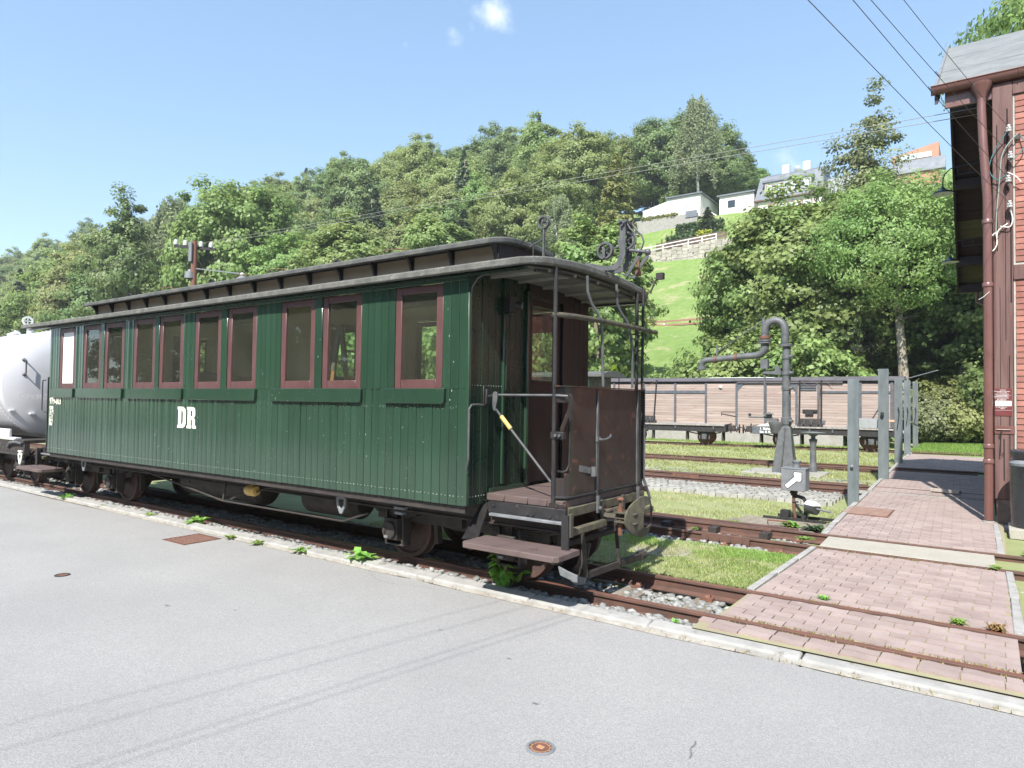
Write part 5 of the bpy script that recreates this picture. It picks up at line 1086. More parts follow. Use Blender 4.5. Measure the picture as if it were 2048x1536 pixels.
# litter bin
bn = thing('litter_bin', (.42, 10.5, 0), 'black plastic litter bin on a concrete slab before the brick wall', 'litter bin')
BX, BYc, BR = .44, 10.46, .225
MB().lathe([(BR*.93, .05), (BR*.97, .10), (BR, .3), (BR*1.02, .78), (BR*1.03, .80)], (BX, BYc, 0), 'z', 36).build('body', M_RUBBER, bn)
MB().lathe([(BR*1.035, .80), (BR*1.05, .83), (BR*.98, .85), (BR*.9, .87)], (BX, BYc, 0), 'z', 36).build('rim', M_SILVER, bn)
MB().lathe([(BR*.85, .86), (BR*1.0, .91), (BR*1.04, .97), (BR*1.0, .985), (BR*.7, 1.0), (.0001, 1.01)], (BX, BYc, 0), 'z', 36).build('lid', M_RUBBER, bn)
MB().tube([(BX-BR*.9*cos(a), BYc-BR*1.03*sin(a)-.004, z) for a, z in ((.5, .62), (.45, .5), (.5, .38), (.62, .28), (.8, .22))], .003, 5).build('crease', M_SILVER, bn)
MB().box(.20, .75, 10.18, 10.80, -.08, .045).build('slab', M_SLAB, bn, bev=.01)
wo = MB().obox((-.62, 14.1, .04), (.46, .10, .05), Matrix.Rotation(-.35, 3, 'Z')).build('wood_offcut', mat('grey_offcut', (.34, .29, .24), (.4, .35, .3), 5, .9), bev=.004)
tag(wo, 'short grey offcut of wood lying on the shaded paving', 'plank')

# ------------------------------------------------------------------ posts, crane, lantern, standpipe
def ipost(x, y, z0, z1, w, d, label, th=.012, ang=0):
    t = thing('steel_post', (x, y, z0), label, 'post', 'grey steel beam posts beside the paved crossing')
    m = MB(); R_ = Matrix.Rotation(ang, 3, 'Z')
    # rolled beam: two flanges and a web with rounded toes
    P = [(-w/2, -d/2), (-w/2+.30*w, -d/2), (-w/2+.38*w, -d/2+.5*th), (w/2-.34*w, -d/2+.5*th), (w/2-.28*w, -d/2), (w/2, -d/2), (w/2, -d/2+th), (th/2+.2*w, -d/2+2*th), (th/2+.2*w, d/2-2*th), (w/2, d/2-th), (w/2, d/2), (-w/2, d/2), (-w/2, d/2-th), (-th/2+.1*w, d/2-2*th), (-th/2+.1*w, -d/2+2*th), (-w/2, -d/2+th)]
    P = [tuple((R_ @ Vector((a, b_, 0)))[:2]) for a, b_ in P]
    MB().prism([(x+a, y+b_) for a, b_ in P], 'z', z0, z1).build('beam', M_POST, t, bev=.003)
    return t
SP = [(-1.745, 11.82, 1.93, .165, 'bolt', 'grey steel beam post nearest the camera at the edge of the crossing'), (-1.80, 16.05, 2.30, .205, 'nut', 'tallest looking grey steel beam post, second from the camera'), (-1.985, 20.9, 2.27, .20, '', 'half shaded grey steel beam post, third from the camera'), (-2.12, 24.9, 2.36, .19, '', 'half shaded grey steel beam post, fourth from the camera'), (-2.30, 30.2, 2.50, .19, '', 'farthest grey steel beam post standing by the grass')]
for x, y, z, w, bt, lb in SP:
    p = ipost(x, y, -.3, z, w*.92, .10, lb)
    if bt == 'bolt': MB().sphere((x-.01, y-.085, .56), .026, 12, 8, (1, .7, 1)).build('bolt_head', M_SILVER, p)
    elif bt: MB().cyl((x-.01, y-.08, 1.36), (x-.01, y-.13, 1.36), .035, 6).build('bolt_head', M_BLACK, p)
    else: MB().tube([(x, y-.09, 1.5), (x+.03, y-.11, 1.35), (x, y-.1, 1.1), (x-.02, y-.1, .95)], .012, 6).build('chain_hook', M_BLACK, p)
# water crane
wc = thing('water_crane', (-3.8, 16.3, 0), 'tall grey water crane with swan neck pipe and long swing spout', 'water crane')
Yc = 16.3
MB().add([(-4.08, Yc-.18, -.06), (-3.58, Yc-.18, -.06), (-3.58, Yc+.18, -.06), (-4.08, Yc+.18, -.06), (-3.93, Yc-.10, 1.02), (-3.69, Yc-.10, 1.02), (-3.69, Yc+.10, 1.02), (-3.93, Yc+.10, 1.02)], [(0, 3, 2, 1), (4, 5, 6, 7), (0, 1, 5, 4), (1, 2, 6, 5), (2, 3, 7, 6), (3, 0, 4, 7)]).bar((-3.86, Yc-.24, -.05), (-3.80, Yc-.125, 1.0), .03, .05, (0, 1, 0)).build('base', M_CRANE, wc, bev=.02, seg=2)
MB().box(-4.7, -3.0, Yc-.45, Yc+.8, -.2, -.03).build('base_slab', M_CONC, wc, bev=.02)
MB().lathe([(.10, .95), (.10, 1.06), (.115, 1.07), (.115, 1.22), (.095, 1.23), (.092, 1.8), (.09, 2.9)], (-3.795, Yc, 0), 'z', 24).build('column', M_CRANE, wc)
for z in (1.15, 1.90, 2.25, 2.62): 
    MB().lathe([(.095, z-.045), (.108, z-.04), (.108, z+.04), (.095, z+.045)], (-3.795, Yc, 0), 'z', 24).cyl((-3.70, Yc-.13, z), (-3.62, Yc-.15, z), .035, 8).build('column_clamp', M_CRANE, wc)
arc = [(-3.83, Yc, 2.9)]+[(-4.055+.225*cos(a), Yc, 3.24+.24*sin(a)) for a in np.linspace(0, pi, 12)]+[(-4.28, Yc, 3.05)]
MB().tube(arc, .088, 18).build('swan_neck', M_CRANE, wc)
MB().cyl((-3.81, Yc, 2.86), (-3.81, Yc, 2.92), .15, 20).cyl((-4.28, Yc, 3.0), (-4.28, Yc, 3.04), .15, 20).cyl((-4.28, Yc, 2.95), (-4.28, Yc, 2.985), .15, 20).build('pipe_flange', M_CRANE, wc)
MB().lathe([(.11, 3.05), (.12, 3.06), (.12, 3.12), (.105, 3.13)], (-4.28, Yc, 0), 'z', 20).build('rusty_collar', M_RUST, wc)
MB().tube([(-4.28, Yc, 2.96), (-4.28, Yc, 2.86), (-4.30, Yc, 2.78), (-4.36, Yc, 2.71), (-4.48, Yc, 2.675), (-4.7, Yc, 2.665), (-5.55, Yc, 2.60), (-5.68, Yc, 2.59), (-5.76, Yc, 2.56), (-5.79, Yc, 2.50), (-5.79, Yc, 2.44)], [.09, .09, .09, .088, .082, .074, .07, .074, .075, .07, .07], 18).build('spout_pipe', M_CRANE, wc)
MB().lathe([(.085, 2.45), (.10, 2.44), (.105, 2.36), (.09, 2.35)], (-5.79, Yc, 0), 'z', 20).build('spout_nozzle', M_CRANE, wc)
for x in (-5.45, -4.95): MB().lathe([(.083, -.03), (.095, -.028), (.095, .028), (.083, .03)], (x, Yc, 2.605+.055*(x+5.45)/.5*.7), 'x', 18).build('spout_band', M_RUST, wc)
MB().cyl((-5.42, Yc, 2.62), (-5.42, Yc, 2.95), .018, 8).cyl((-5.42, Yc, 2.78), (-4.33, Yc, 3.49), .014, 8).cyl((-4.31, Yc, 3.3), (-4.31, Yc, 3.56), .04, 10).build('stay_rod', M_CRANE, wc)
MB().box(-4.36, -4.20, Yc-.08, Yc+.08, 2.36, 2.58).cyl((-4.28, Yc, 2.36), (-4.28, Yc, 1.32), .024, 8).build('valve_rod', M_CRANE, wc)
MB().prism([(-4.34, 2.24), (-3.9, 2.20), (-3.9, 2.28), (-3.98, 2.42), (-4.05, 2.42), (-4.05, 2.30), (-4.3, 2.29)], 'y', Yc-.05, Yc+.05).build('rod_bracket', M_CRANE, wc, bev=.01)
MB().lathe([(.12, -.01), (.12, .01)], (-4.2, Yc, 1.30), 'z', 16).cyl((-4.65, Yc, 1.22), (-4.1, Yc, 1.22), .02, 8).box(-4.25, -3.98, Yc-.06, Yc+.06, 1.13, 1.2).sphere((-4.18, Yc, 1.27), .07).lathe([(.12, .92), (.17, 1.08), (.19, 1.12), (.19, 1.17), (.0001, 1.17)], (-4.0, Yc, -.05), 'z', 16).build('hand_valve', M_CRANE, wc)
sp = thing('standpipe', (-3.30, 16.85, 0), 'short dark column with a pale flat round top beside the water crane', 'standpipe')
MB().lathe([(.085, -.08), (.085, .1), (.07, .14), (.066, .55), (.07, .62), (.09, .70), (.10, .72), (.05, .74), (.05, .80)], (-3.33, 16.85, 0), 'z', 24).build('column', M_CRANE, sp)
MB().lathe([(.06, .80), (.10, .82), (.10, .84), (.26, .87), (.27, .885), (.10, .90), (.0001, .905)], (-3.33, 16.85, 0), 'z', 28).build('round_top', M_SILVER, sp)
# signal lantern with point lever and weight
lt = thing('point_lantern', (-2.16, 9.75, 0), 'grey point lantern with white arrow on its box, above a lever with half white counterweight', 'signal lantern')
LX0, LX1, LY0 = -2.315, -2.01, 9.68
fr = MB().box(LX0, LX1, LY0, LY0+.26, .345, .645).build('lantern_box', M_SILVER, lt, bev=.006)
MB().box(LX0-.006, LX1+.006, LY0-.006, LY0+.266, .64, .652).box(LX0-.003, LX0+.012, LY0-.006, LY0+.01, .345, .64).box(LX1-.012, LX1+.003, LY0-.006, LY0+.01, .345, .64).build('lantern_edges', M_SILVER, lt, bev=.002)
arrow = [(-2.272, .415), (-2.236, .378), (-2.122, .482), (-2.078, .478), (-2.062, .492), (-2.06, .598), (-2.152, .598), (-2.158, .578), (-2.150, .535)]
MB().prism([(x+.0, z) for x, z in arrow], 'y', LY0-.003, LY0-.0).build('white_arrow', M_WHITE, lt)
out = [(-2.282, .415), (-2.236, .366), (-2.118, .472), (-2.072, .468), (-2.052, .486), (-2.05, .608), (-2.160, .608), (-2.170, .578), (-2.162, .540)]
MB().prism(out, 'y', LY0-.0018, LY0-.0005).build('arrow_outline', M_BLACK, lt)
MB().lathe([(.045, .645), (.048, .70), (.055, .725), (.058, .735), (.058, .75), (.0001, .755)], (-2.15, LY0+.13, 0), 'z', 24).build('chimney', M_SILVER, lt)
m = MB()
for k in range(18): a = 2*pi*k/18; m.cyl((-2.15+.056*cos(a), LY0+.13+.056*sin(a), .73), (-2.15+.061*cos(a), LY0+.13+.061*sin(a), .722), .006, 5)
m.build('vent_holes', M_BLACK, lt, kind='stuff')
MB().box(-2.215, -2.14, LY0+.08, LY0+.16, .27, .345).box(-2.225, -2.15, LY0+.07, LY0+.12, .30, .33).build('lantern_socket', M_BLACK, lt, bev=.004)
MB().tube([(-2.185, LY0+.12, .28), (-2.18, LY0+.12, .10), (-2.165, LY0+.12, -.03)], .022, 8).build('lantern_spindle', M_RUST, lt)
MB().tube([(-2.19, LY0+.12, .255), (-2.12, LY0+.12, .262), (-2.06, LY0+.12, .245), (-2.03, LY0+.12, .20), (-2.025, LY0+.12, .12), (-2.03, LY0+.12, .02), (-2.06, LY0+.12, -.03)], [.022, .024, .026, .026, .024, .026, .035], 10).build('curved_bracket', M_BLACK, lt)
MB().bar((-2.17, LY0+.12, .16), (-2.08, LY0+.1, .05), .02, .035).cyl((-2.12, LY0+.1, .19), (-2.20, LY0+.1, .185), .012, 8).build('lever_link', M_BLACK, lt)
d = Vector((.86, -.35, -.08)).normalized(); c = Vector((-1.94, LY0+.08, .13)); o_ = d.orthogonal()
MB().cyl(c-d*.07, c+d*.07, .085, 28).build('counterweight', mat('black_weight', (.03, .035, .035), (.05, .055, .05), 8, .4), lt)
import bmesh
hw = MB(); pr = []
a0 = Vector((0, 0, 1)); a0 = (a0-d*a0.dot(d)).normalized(); b0 = d.cross(a0)
ring = [a0*cos(t)*.0875+b0*sin(t)*.0875 for t in np.linspace(-1.25, 1.05, 16)]
vs = [c-d*.072+r for r in ring]+[c+d*.072+r for r in ring]; hw.add(vs, [(i, i+1, 17+i, 16+i) for i in range(15)]+[tuple(range(16)), tuple(range(16, 32))]); hw.build('white_half', M_WHITE, lt)
MB().cyl(c+d*.05, c+d*.27, .012, 10).cyl(c-d*.05, c-d*.22, .012, 8).build('lever_arm', M_SILVER, lt)
MB().box(-2.42, -1.70, LY0+.22, LY0+.27, -.05, -.015).box(-2.55, -1.75, LY0-.05, LY0, -.05, -.02).box(-2.35, -2.24, LY0+.08, LY0+.2, -.04, .06).build('point_rods', M_BLACK, lt)
MB().box(-2.9, -1.75, 8.85, 9.35, -.2, -.045).box(-2.8, -1.72, 9.45, 9.72, -.2, -.05).build('sleeper_ends', M_MOSSW, lt, bev=.01)
MB().tube([(-2.32, 9.0, -.02), (-2.32, 9.0, .03), (-2.08, 9.02, .03), (-2.08, 9.02, -.02)], .012, 6).build('rusty_staple', M_RUST, lt)

# ------------------------------------------------------------------ wagons on the far tracks
A5 = math.atan(.19); F5 = lambda x: 25.85+.19*(x+2.65)   # front face line of the flat wagons
def flat_wagon(xa, xb, label, wheels, end_coupler):
    xm = (xa+xb)/2; t = thing('flat_wagon', (xm, F5(xm)+.8, 0), label, 'flat wagon', 'empty flat wagons'); t.rotation_euler.z = 0
    R_ = Matrix.Rotation(A5, 3, 'Z'); O = Vector((xm, F5(xm), 0)); L = (xb-xa)/cos(A5)/2
    class T(MB):
        def build(s, *a, **k): s.v = [tuple(O+R_ @ Vector(v)) for v in s.v]; return MB.build(s, *a, **k)
    T().box(-L, L, 0, .07, .50, .70).box(-L, L, -.03, .09, .69, .71).box(-L, L, -.03, .09, .49, .51).box(-L, L, 1.5, 1.57, .50, .7).build('side_beam', M_BLACK, t)
    n = int(2*L/.17)
    for i in range(n): x = -L+i*2*L/n; T().box(x+.004, x+2*L/n-.004, -.05, 1.62, .712, .76).build('deck_plank', M_DECK, t)
    T().box(-L-.04, -L+.05, -.03, 1.6, .48, .76).box(L-.05, L+.04, -.03, 1.6, .48, .76).build('end_beam', M_BLACK, t)
    for wx in wheels:
        x = (wx-xm)/cos(A5); b = T()
        for y, s in ((.42, 1), (1.17, -1)): b.lathe([(.05, -.05*s), (.15, -.02*s), (.24, -.04*s), (.28, -.05*s), (.28, .03*s), (.31, .05*s), (.24, .05*s), (.05, .04*s)], (x, y, .28), 'y', 28)
        b.cyl((x, .3, .28), (x, 1.3, .28), .045, 8); b.build('wheelset', M_RUST, t)
        T().box(x-.09, x+.09, .02, .22, .20, .40).box(x-.2, x-.15, .1, .16, .2, .5).box(x+.15, x+.2, .1, .16, .2, .5).cyl((x, .0, .28), (x, .05, .28), .08, 14).prism([(x-.32, .50), (x+.32, .50), (x+.18, .36), (x-.18, .36)], 'y', .14, .17).build('axle_box', M_IRON, t, bev=.008)
        T().tube([(x-.6, .1, .47), (x-.3, .1, .41), (x, .1, .39), (x+.3, .1, .41), (x+.6, .1, .47)], .024, 6).build('leaf_spring', M_DARK, t)
    for x in np.linspace(-L+.4, L-.4, 6): T().box(x-.02, x+.02, -.055, -.03, .58, .74).build('stake_pocket', M_IRON, t)
    return t, T, L
M_DECK = mat('bleached_deck_planks', (.24, .215, .2), (.31, .285, .26), 8, .9, vary=.1)
f1, T1, L1 = flat_wagon(-15.6, -7.95, 'empty flat wagon with two stakes and chain behind the carriage end, left one', (-11.35, -8.68), 1)
f2, T2, L2 = flat_wagon(-6.95, -2.60, 'empty flat wagon behind the steel posts with white writing on its end box, right one', (-6.05, -3.25), 1)
xm1, xm2 = -11.775, -4.775
def stakes(T_, par, x, lean=(0, 0), nm='bunk'):
    T_().box(x-.42, x+.42, .25, .55, .76, .86).box(x-.38, x+.38, .28, .5, .86, 1.04).build('log_bunk', M_DARK, par, bev=.01)
    for k in range(10): a = rnd.uniform(-.4, .4); T_().tube([(x+a, .22, .78), (x+a+.03, .2, .9), (x+a+.08, .2, .84), (x+a+.1, .22, 1.0)], .014, 5).build('bunk_chain', M_IRON, par)
    for k, s in enumerate((-1, 1)): T_().tube([(x+s*.36, .3, .86), (x+s*(.36+lean[k]), .3, 2.42)], .032, 8).build('stake', M_BLACK, par)
    T_().tube([(x-.34, .3, 2.40), (x-.1, .3, 2.22), (x+.05, .3, 2.18), (x+.34+lean[1], .3, 2.38)], .010, 5).build('slack_chain', M_RUST, par)
stakes(T1, f1, (-10.95-xm1)/cos(A5), (0, .1)); stakes(T2, f2, (-5.12-xm2)/cos(A5), (-.02, .0))
def coupler(T_, par, x, s):
    T_().cyl((x, .75, .62), (x+s*.42, .75, .60), .06, 10).box(*sorted((x+s*.05, x+s*.3)), .6, .9, .5, .72).cyl((x+s*.42, .75, .60), (x+s*.46, .75, .60), .17, 22).cyl((x+s*.15, .62, .45), (x+s*.15, .62, .82), .03, 8).build('coupler', M_DARK, par, bev=.01)
    T_().cyl((x+s*.33, .75, .60), (x+s*.37, .75, .60), .13, 18).build('buffer_disc', M_IRON, par)
coupler(T1, f1, L1, 1); coupler(T2, f2, -L2, -1); coupler(T2, f2, L2, 1)
T2().box(-L2-.03, -L2+.62, -.34, -.02, .48, .74).build('end_box', M_BLUEG, f2, bev=.008)
def lett2(txt, size, x, y, z, par, Oxm):
    me = text_mesh(txt, size, .002, size*.03); me.materials.clear(); me.materials.append(M_WHITE)
    p = Vector((Oxm, F5(Oxm), 0))+Matrix.Rotation(A5, 3, 'Z') @ Vector((x, y, z)); return inst('lettering', me, par, tuple(p), (pi/2, 0, A5))
lett2('1. Sicht.', .115, -L2+.22, -.345, .635, f2, xm2); lett2('Stn. II. K.', .105, -L2+.22, -.345, .525, f2, xm2)
T2().add([(-L2+.1, .0, .76), (-L2+1.1, .0, .76), (-L2+1.1, .5, .76), (-L2+.1, .5, .76), (-L2+.55, .1, .88), (-L2+1.0, .1, .93), (-L2+1.0, .4, .93), (-L2+.55, .4, .88)], [(4, 5, 6, 7), (0, 1, 5, 4), (1, 2, 6, 5), (2, 3, 7, 6), (3, 0, 4, 7)]).build('sand_heap', mat('pale_dust_heap', (.4, .36, .33), None, 3, .9), f2)
lett2('R-Bau 21 4-Tonnen', .06, -L2+1.55, -.035, .715, f2, xm2)
g1 = MB().add([(-4.05, 25.75, .765), (-3.1, 25.9, .765), (-3.1, 26.3, .765), (-4.05, 26.2, .765), (-3.98, 25.78, 1.05), (-3.1, 25.92, 1.05), (-3.1, 26.2, 1.10), (-3.9, 26.05, 1.10)], [(0, 3, 2, 1), (4, 5, 6, 7), (0, 1, 5, 4), (1, 2, 6, 5), (2, 3, 7, 6), (3, 0, 4, 7)]).build('metal_box', mat('pale_galvanised_box', (.24, .25, .25), (.2, .21, .21), 6, .5), bev=.01)
tag(g1, 'pale galvanised sheet metal box lying on the right flat wagon', 'box')
stl = thing('wooden_stool', (-2.75, 26.2, .76), 'pale wooden stool or crate on the right end of the flat wagon', 'stool')
MB().box(-3.02, -2.48, 25.95, 26.4, 1.0, 1.06).build('seat', mat('fresh_orange_wood', (.55, .34, .2), (.5, .3, .17), 5, .7), stl, bev=.005)
for x in (-2.98, -2.56):
    for y in (25.98, 26.3): MB().box(x, x+.05, y, y+.05, .76, 1.0).build('leg', MATS['fresh_orange_wood'], stl)
# the grounded box wagon
bxw = thing('box_wagon', (-8.5, 29.3, 0), 'long bleached plank box wagon body grounded on concrete blocks behind the flat wagons', 'box wagon')
B5 = math.atan(.045); BF = lambda x: 28.35+.045*(x+13); xm = -8.8; Ob = Vector((xm, BF(xm), 0)); Rb = Matrix.Rotation(B5, 3, 'Z')
class TB(MB):
    def build(s, *a, **k): s.v = [tuple(Ob+Rb @ Vector(v)) for v in s.v]; return MB.build(s, *a, **k)
bx = lambda x: (x-xm)/cos(B5)
bays = [-15.6, -14.2, -12.75, -11.28, -9.92, -8.63, -7.47, -6.28, -5.12-.35, -4.0, -2.95]
TB().box(bx(-15.7), bx(-2.8), .03, 2.1, .56, 2.46).build('wagon_core', M_DWOOD, bxw)
nrow = 17
for bi in range(len(bays)-1):
    for r in range(nrow):
        z0 = .58+r*(2.40-.58)/nrow
        door = bi in (4, 5)
        x0, x1 = bx(bays[bi])+.01, bx(bays[bi+1])-.01
        TB().box(x0, x1, -.004-.012*rnd.random()-(.02 if door else 0), .03, z0+.004, z0+(2.40-.58)/nrow-.003).build('wall_plank', M_PLANKW, bxw, smooth=False)
for i, xb_ in enumerate(bays):
    TB().box(bx(xb_)-.045, bx(xb_)+.045, -.06, -.018, .58, 2.42).build('side_post', M_BLUEG, bxw, bev=.004)
for a, b_ in ((-12.7, -11.33), (-11.23, -9.97), (-4.0, -3.0), (-5.4, -4.05)): TB().box(bx(a), bx(b_), -.045, -.015, 1.98 if a < -6 else 2.02, 2.10).build('strap', M_BLUEG, bxw)
for k in range(3): TB().box(bx(-6.2), bx(-5.55), -.05, -.015, 2.12+k*.10, 2.18+k*.10).build('vent_slat', M_BLUEG, bxw)
for a, s in ((-8.58, 1), (-6.33, -1)): TB().prism([(bx(a), 2.40), (bx(a)+s*.28, 2.40), (bx(a), 2.1)], 'y', -.05, -.036).build('door_gusset', M_BLUEG, bxw)
TB().bar((bx(-3.75), -.04, .8), (bx(-3.05), -.04, 2.05), .06, .02).build('diagonal_brace', M_BLUEG, bxw)
TB().box(bx(-8.6), bx(-4.6), -.10, -.03, 2.40, 2.50).build('door_track', M_WROOF, bxw, bev=.01)
TB().box(bx(-15.8), bx(-2.7), -.045, .02, 2.42, 2.50).build('cant_rail', M_BLACK, bxw)
o = TB().prism([(-.12, 2.49), (-.12, 2.53), (.3, 2.64), (1.07, 2.70), (1.84, 2.64), (2.25, 2.53), (2.25, 2.49)], 'x', bx(-15.9), bx(-2.55)).build('roof', M_WROOF, bxw)
TB().add([(bx(-9.9), .22, 2.645), (bx(-7.2), .22, 2.645), (bx(-7.2), .45, 2.675), (bx(-9.9), .45, 2.675)], [(0, 1, 2, 3)]).build('white_roof_patch', M_WHITE, bxw)
TB().sphere((bx(-9.30), -.06, 2.26), .07).bar((bx(-9.30), -.05, 2.26), (bx(-9.22), -.12, 2.22), .02, .02).build('outside_lamp', M_WHITE, bxw)
TB().bar((bx(-9.25), -.045, 1.12), (bx(-8.6), -.045, 1.02), .03, .02).bar((bx(-9.25), -.04, 1.18), (bx(-9.25), -.04, 1.05), .02, .03).bar((bx(-9.25), -.04, 1.2), (bx(-8.65), -.04, 1.2), .015, .015).build('door_latch', M_BLACK, bxw)
TB().box(bx(-8.14), bx(-8.04), -.07, -.03, 1.05, 1.16).build('label_clip', M_BLACK, bxw)
TB().box(bx(-2.95), bx(-2.88), -.03, 2.1, .56, 2.44).build('end_post', M_DWOOD, bxw)
for k, xk in enumerate(np.arange(-15.3, -3, 1.55)): TB().box(bx(xk), bx(xk)+1.4, -.03, .4, -.1, .36).build('concrete_block', M_CONC, bxw, bev=.01)
TB().box(bx(-15.6), bx(-2.8), 0, .1, .36, .56).build('sole_bar', M_PLANKW, bxw)
TB().tube([(bx(-5.32), -.06, 2.52), (bx(-5.40), -.08, 2.2), (bx(-5.46), -.08, 1.5), (bx(-5.5), -.1, .9)], .012, 5).tube([(bx(-5.32), -.06, 2.52), (bx(-5.05), -.1, 2.35), (bx(-4.95), -.15, 2.3)], .012, 5).build('rusty_chain', M_RUST, bxw)
TB().box(bx(-6.05), bx(-5.5), -.1, -.03, 1.28, 1.36).box(bx(-5.95), bx(-5.65), -.12, -.05, 1.16, 1.3).build('tool_rack', M_BLACK, bxw)
ae = MB().cyl((-2.62, 28.9, 2.52), (-1.45, 28.2, 2.83), .018, 6).build('slanted_pole', M_SILVER); tag(ae, 'thin pale pole slanting up from the end of the box wagon roof', 'pole')
# small green carriage roof seen beyond the door window
gc = thing('second_carriage', (-15, 23.6, 0), 'part of a second green carriage with grey roof far behind the platform', 'railway carriage')
MB().prism([(22.4, 2.50), (22.4, 2.58), (22.9, 2.70), (23.4, 2.74), (23.9, 2.70), (24.4, 2.58), (24.4, 2.50)], 'x', -19.5, -11.75).build('roof', M_ROOFD, gc)
MB().box(-19.4, -12.35, 22.5, 24.3, .7, 2.5).build('body', M_GREEND, gc)
for x in (-18.3, -17.0, -15.8, -14.6, -13.4): MB().box(x, x+.6, 22.47, 22.5, 1.6, 2.3).build('window', M_WIN, gc)
MB().cyl((-11.95, 22.6, .7), (-11.95, 22.6, 2.55), .02, 6).cyl((-11.95, 24.2, .7), (-11.95, 24.2, 2.55), .02, 6).build('canopy_post', M_BLACK, gc)
MB().box(-12.35, -11.9, 22.55, 24.25, .6, .75).build('platform', M_DARK, gc)
for x in (-18.3, -17, -13.9, -12.9): MB().lathe([(.05, -.04), (.28, -.04), (.28, .04), (.05, .04)], (x, 23, .28), 'y', 20).build('wheel', M_RUST, gc)

# ------------------------------------------------------------------ utility pole and its wires
up_ = thing('utility_pole', (-25.1, 14, 0), 'red brown wooden utility pole with white insulators and two lamps behind the carriage roof', 'utility pole')
MB().tube([(-25.1, 14, -.3), (-25.1, 14, 7.55)], [.13, .11], 14).build('pole', M_TELE, up_)
MB().bar((-26.0, 13.7, 7.42), (-24.45, 14.5, 7.25), .09, .09).build('cross_arm', M_BLACK, up_)
ips = []
for t in (.03, .26, .64, .88):
    p = Vector((-26.0, 13.7, 7.42)).lerp(Vector((-24.45, 14.5, 7.25)), t); ips.append(p+Vector((0, 0, .2)))
    MB().lathe([(.03, .04), (.085, .06), (.09, .14), (.07, .22), (.04, .27), (.0001, .28)], tuple(p), 'z', 14).build('insulator', M_PORC, up_)
MB().box(-25.2, -25.0, 13.82, 13.86, 6.75, 7.5).lathe([(.17, 6.35), (.19, 6.1), (.05, 6.45)], (-25.2, 13.9, 0), 'z', 18).build('lamp_near', M_SILVER, up_)
MB().bar((-25.1, 14, 6.5), (-23.3, 14.8, 6.25), .04, .04).lathe([(.05, 6.25), (.07, 6.15), (.22, 6.05), (.24, 5.93), (.05, 6.0)], (-23.2, 14.85, 0), 'z', 18).build('lamp_arm', M_SILVER, up_)
MB().sphere((-23.2, 14.85, 6.2), .09).build('lamp_cap', M_PORC, up_)
def cat_wire(p, q, sag, **k):
    p, q = Vector(p), Vector(q); return wire('overhead_wire', [p.lerp(q, t)-Vector((0, 0, sag*4*t*(1-t))) for t in np.linspace(0, 1, 24)], .006, M_WIREL, **k)
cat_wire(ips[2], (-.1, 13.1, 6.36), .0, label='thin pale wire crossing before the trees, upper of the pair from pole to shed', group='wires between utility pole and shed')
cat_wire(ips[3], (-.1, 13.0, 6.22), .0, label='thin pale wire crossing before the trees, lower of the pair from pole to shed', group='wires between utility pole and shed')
cat_wire(ips[0], (-75, 20, 9), .3, label='faint wire leading left from the utility pole above the trees', group='wires left of the utility pole')

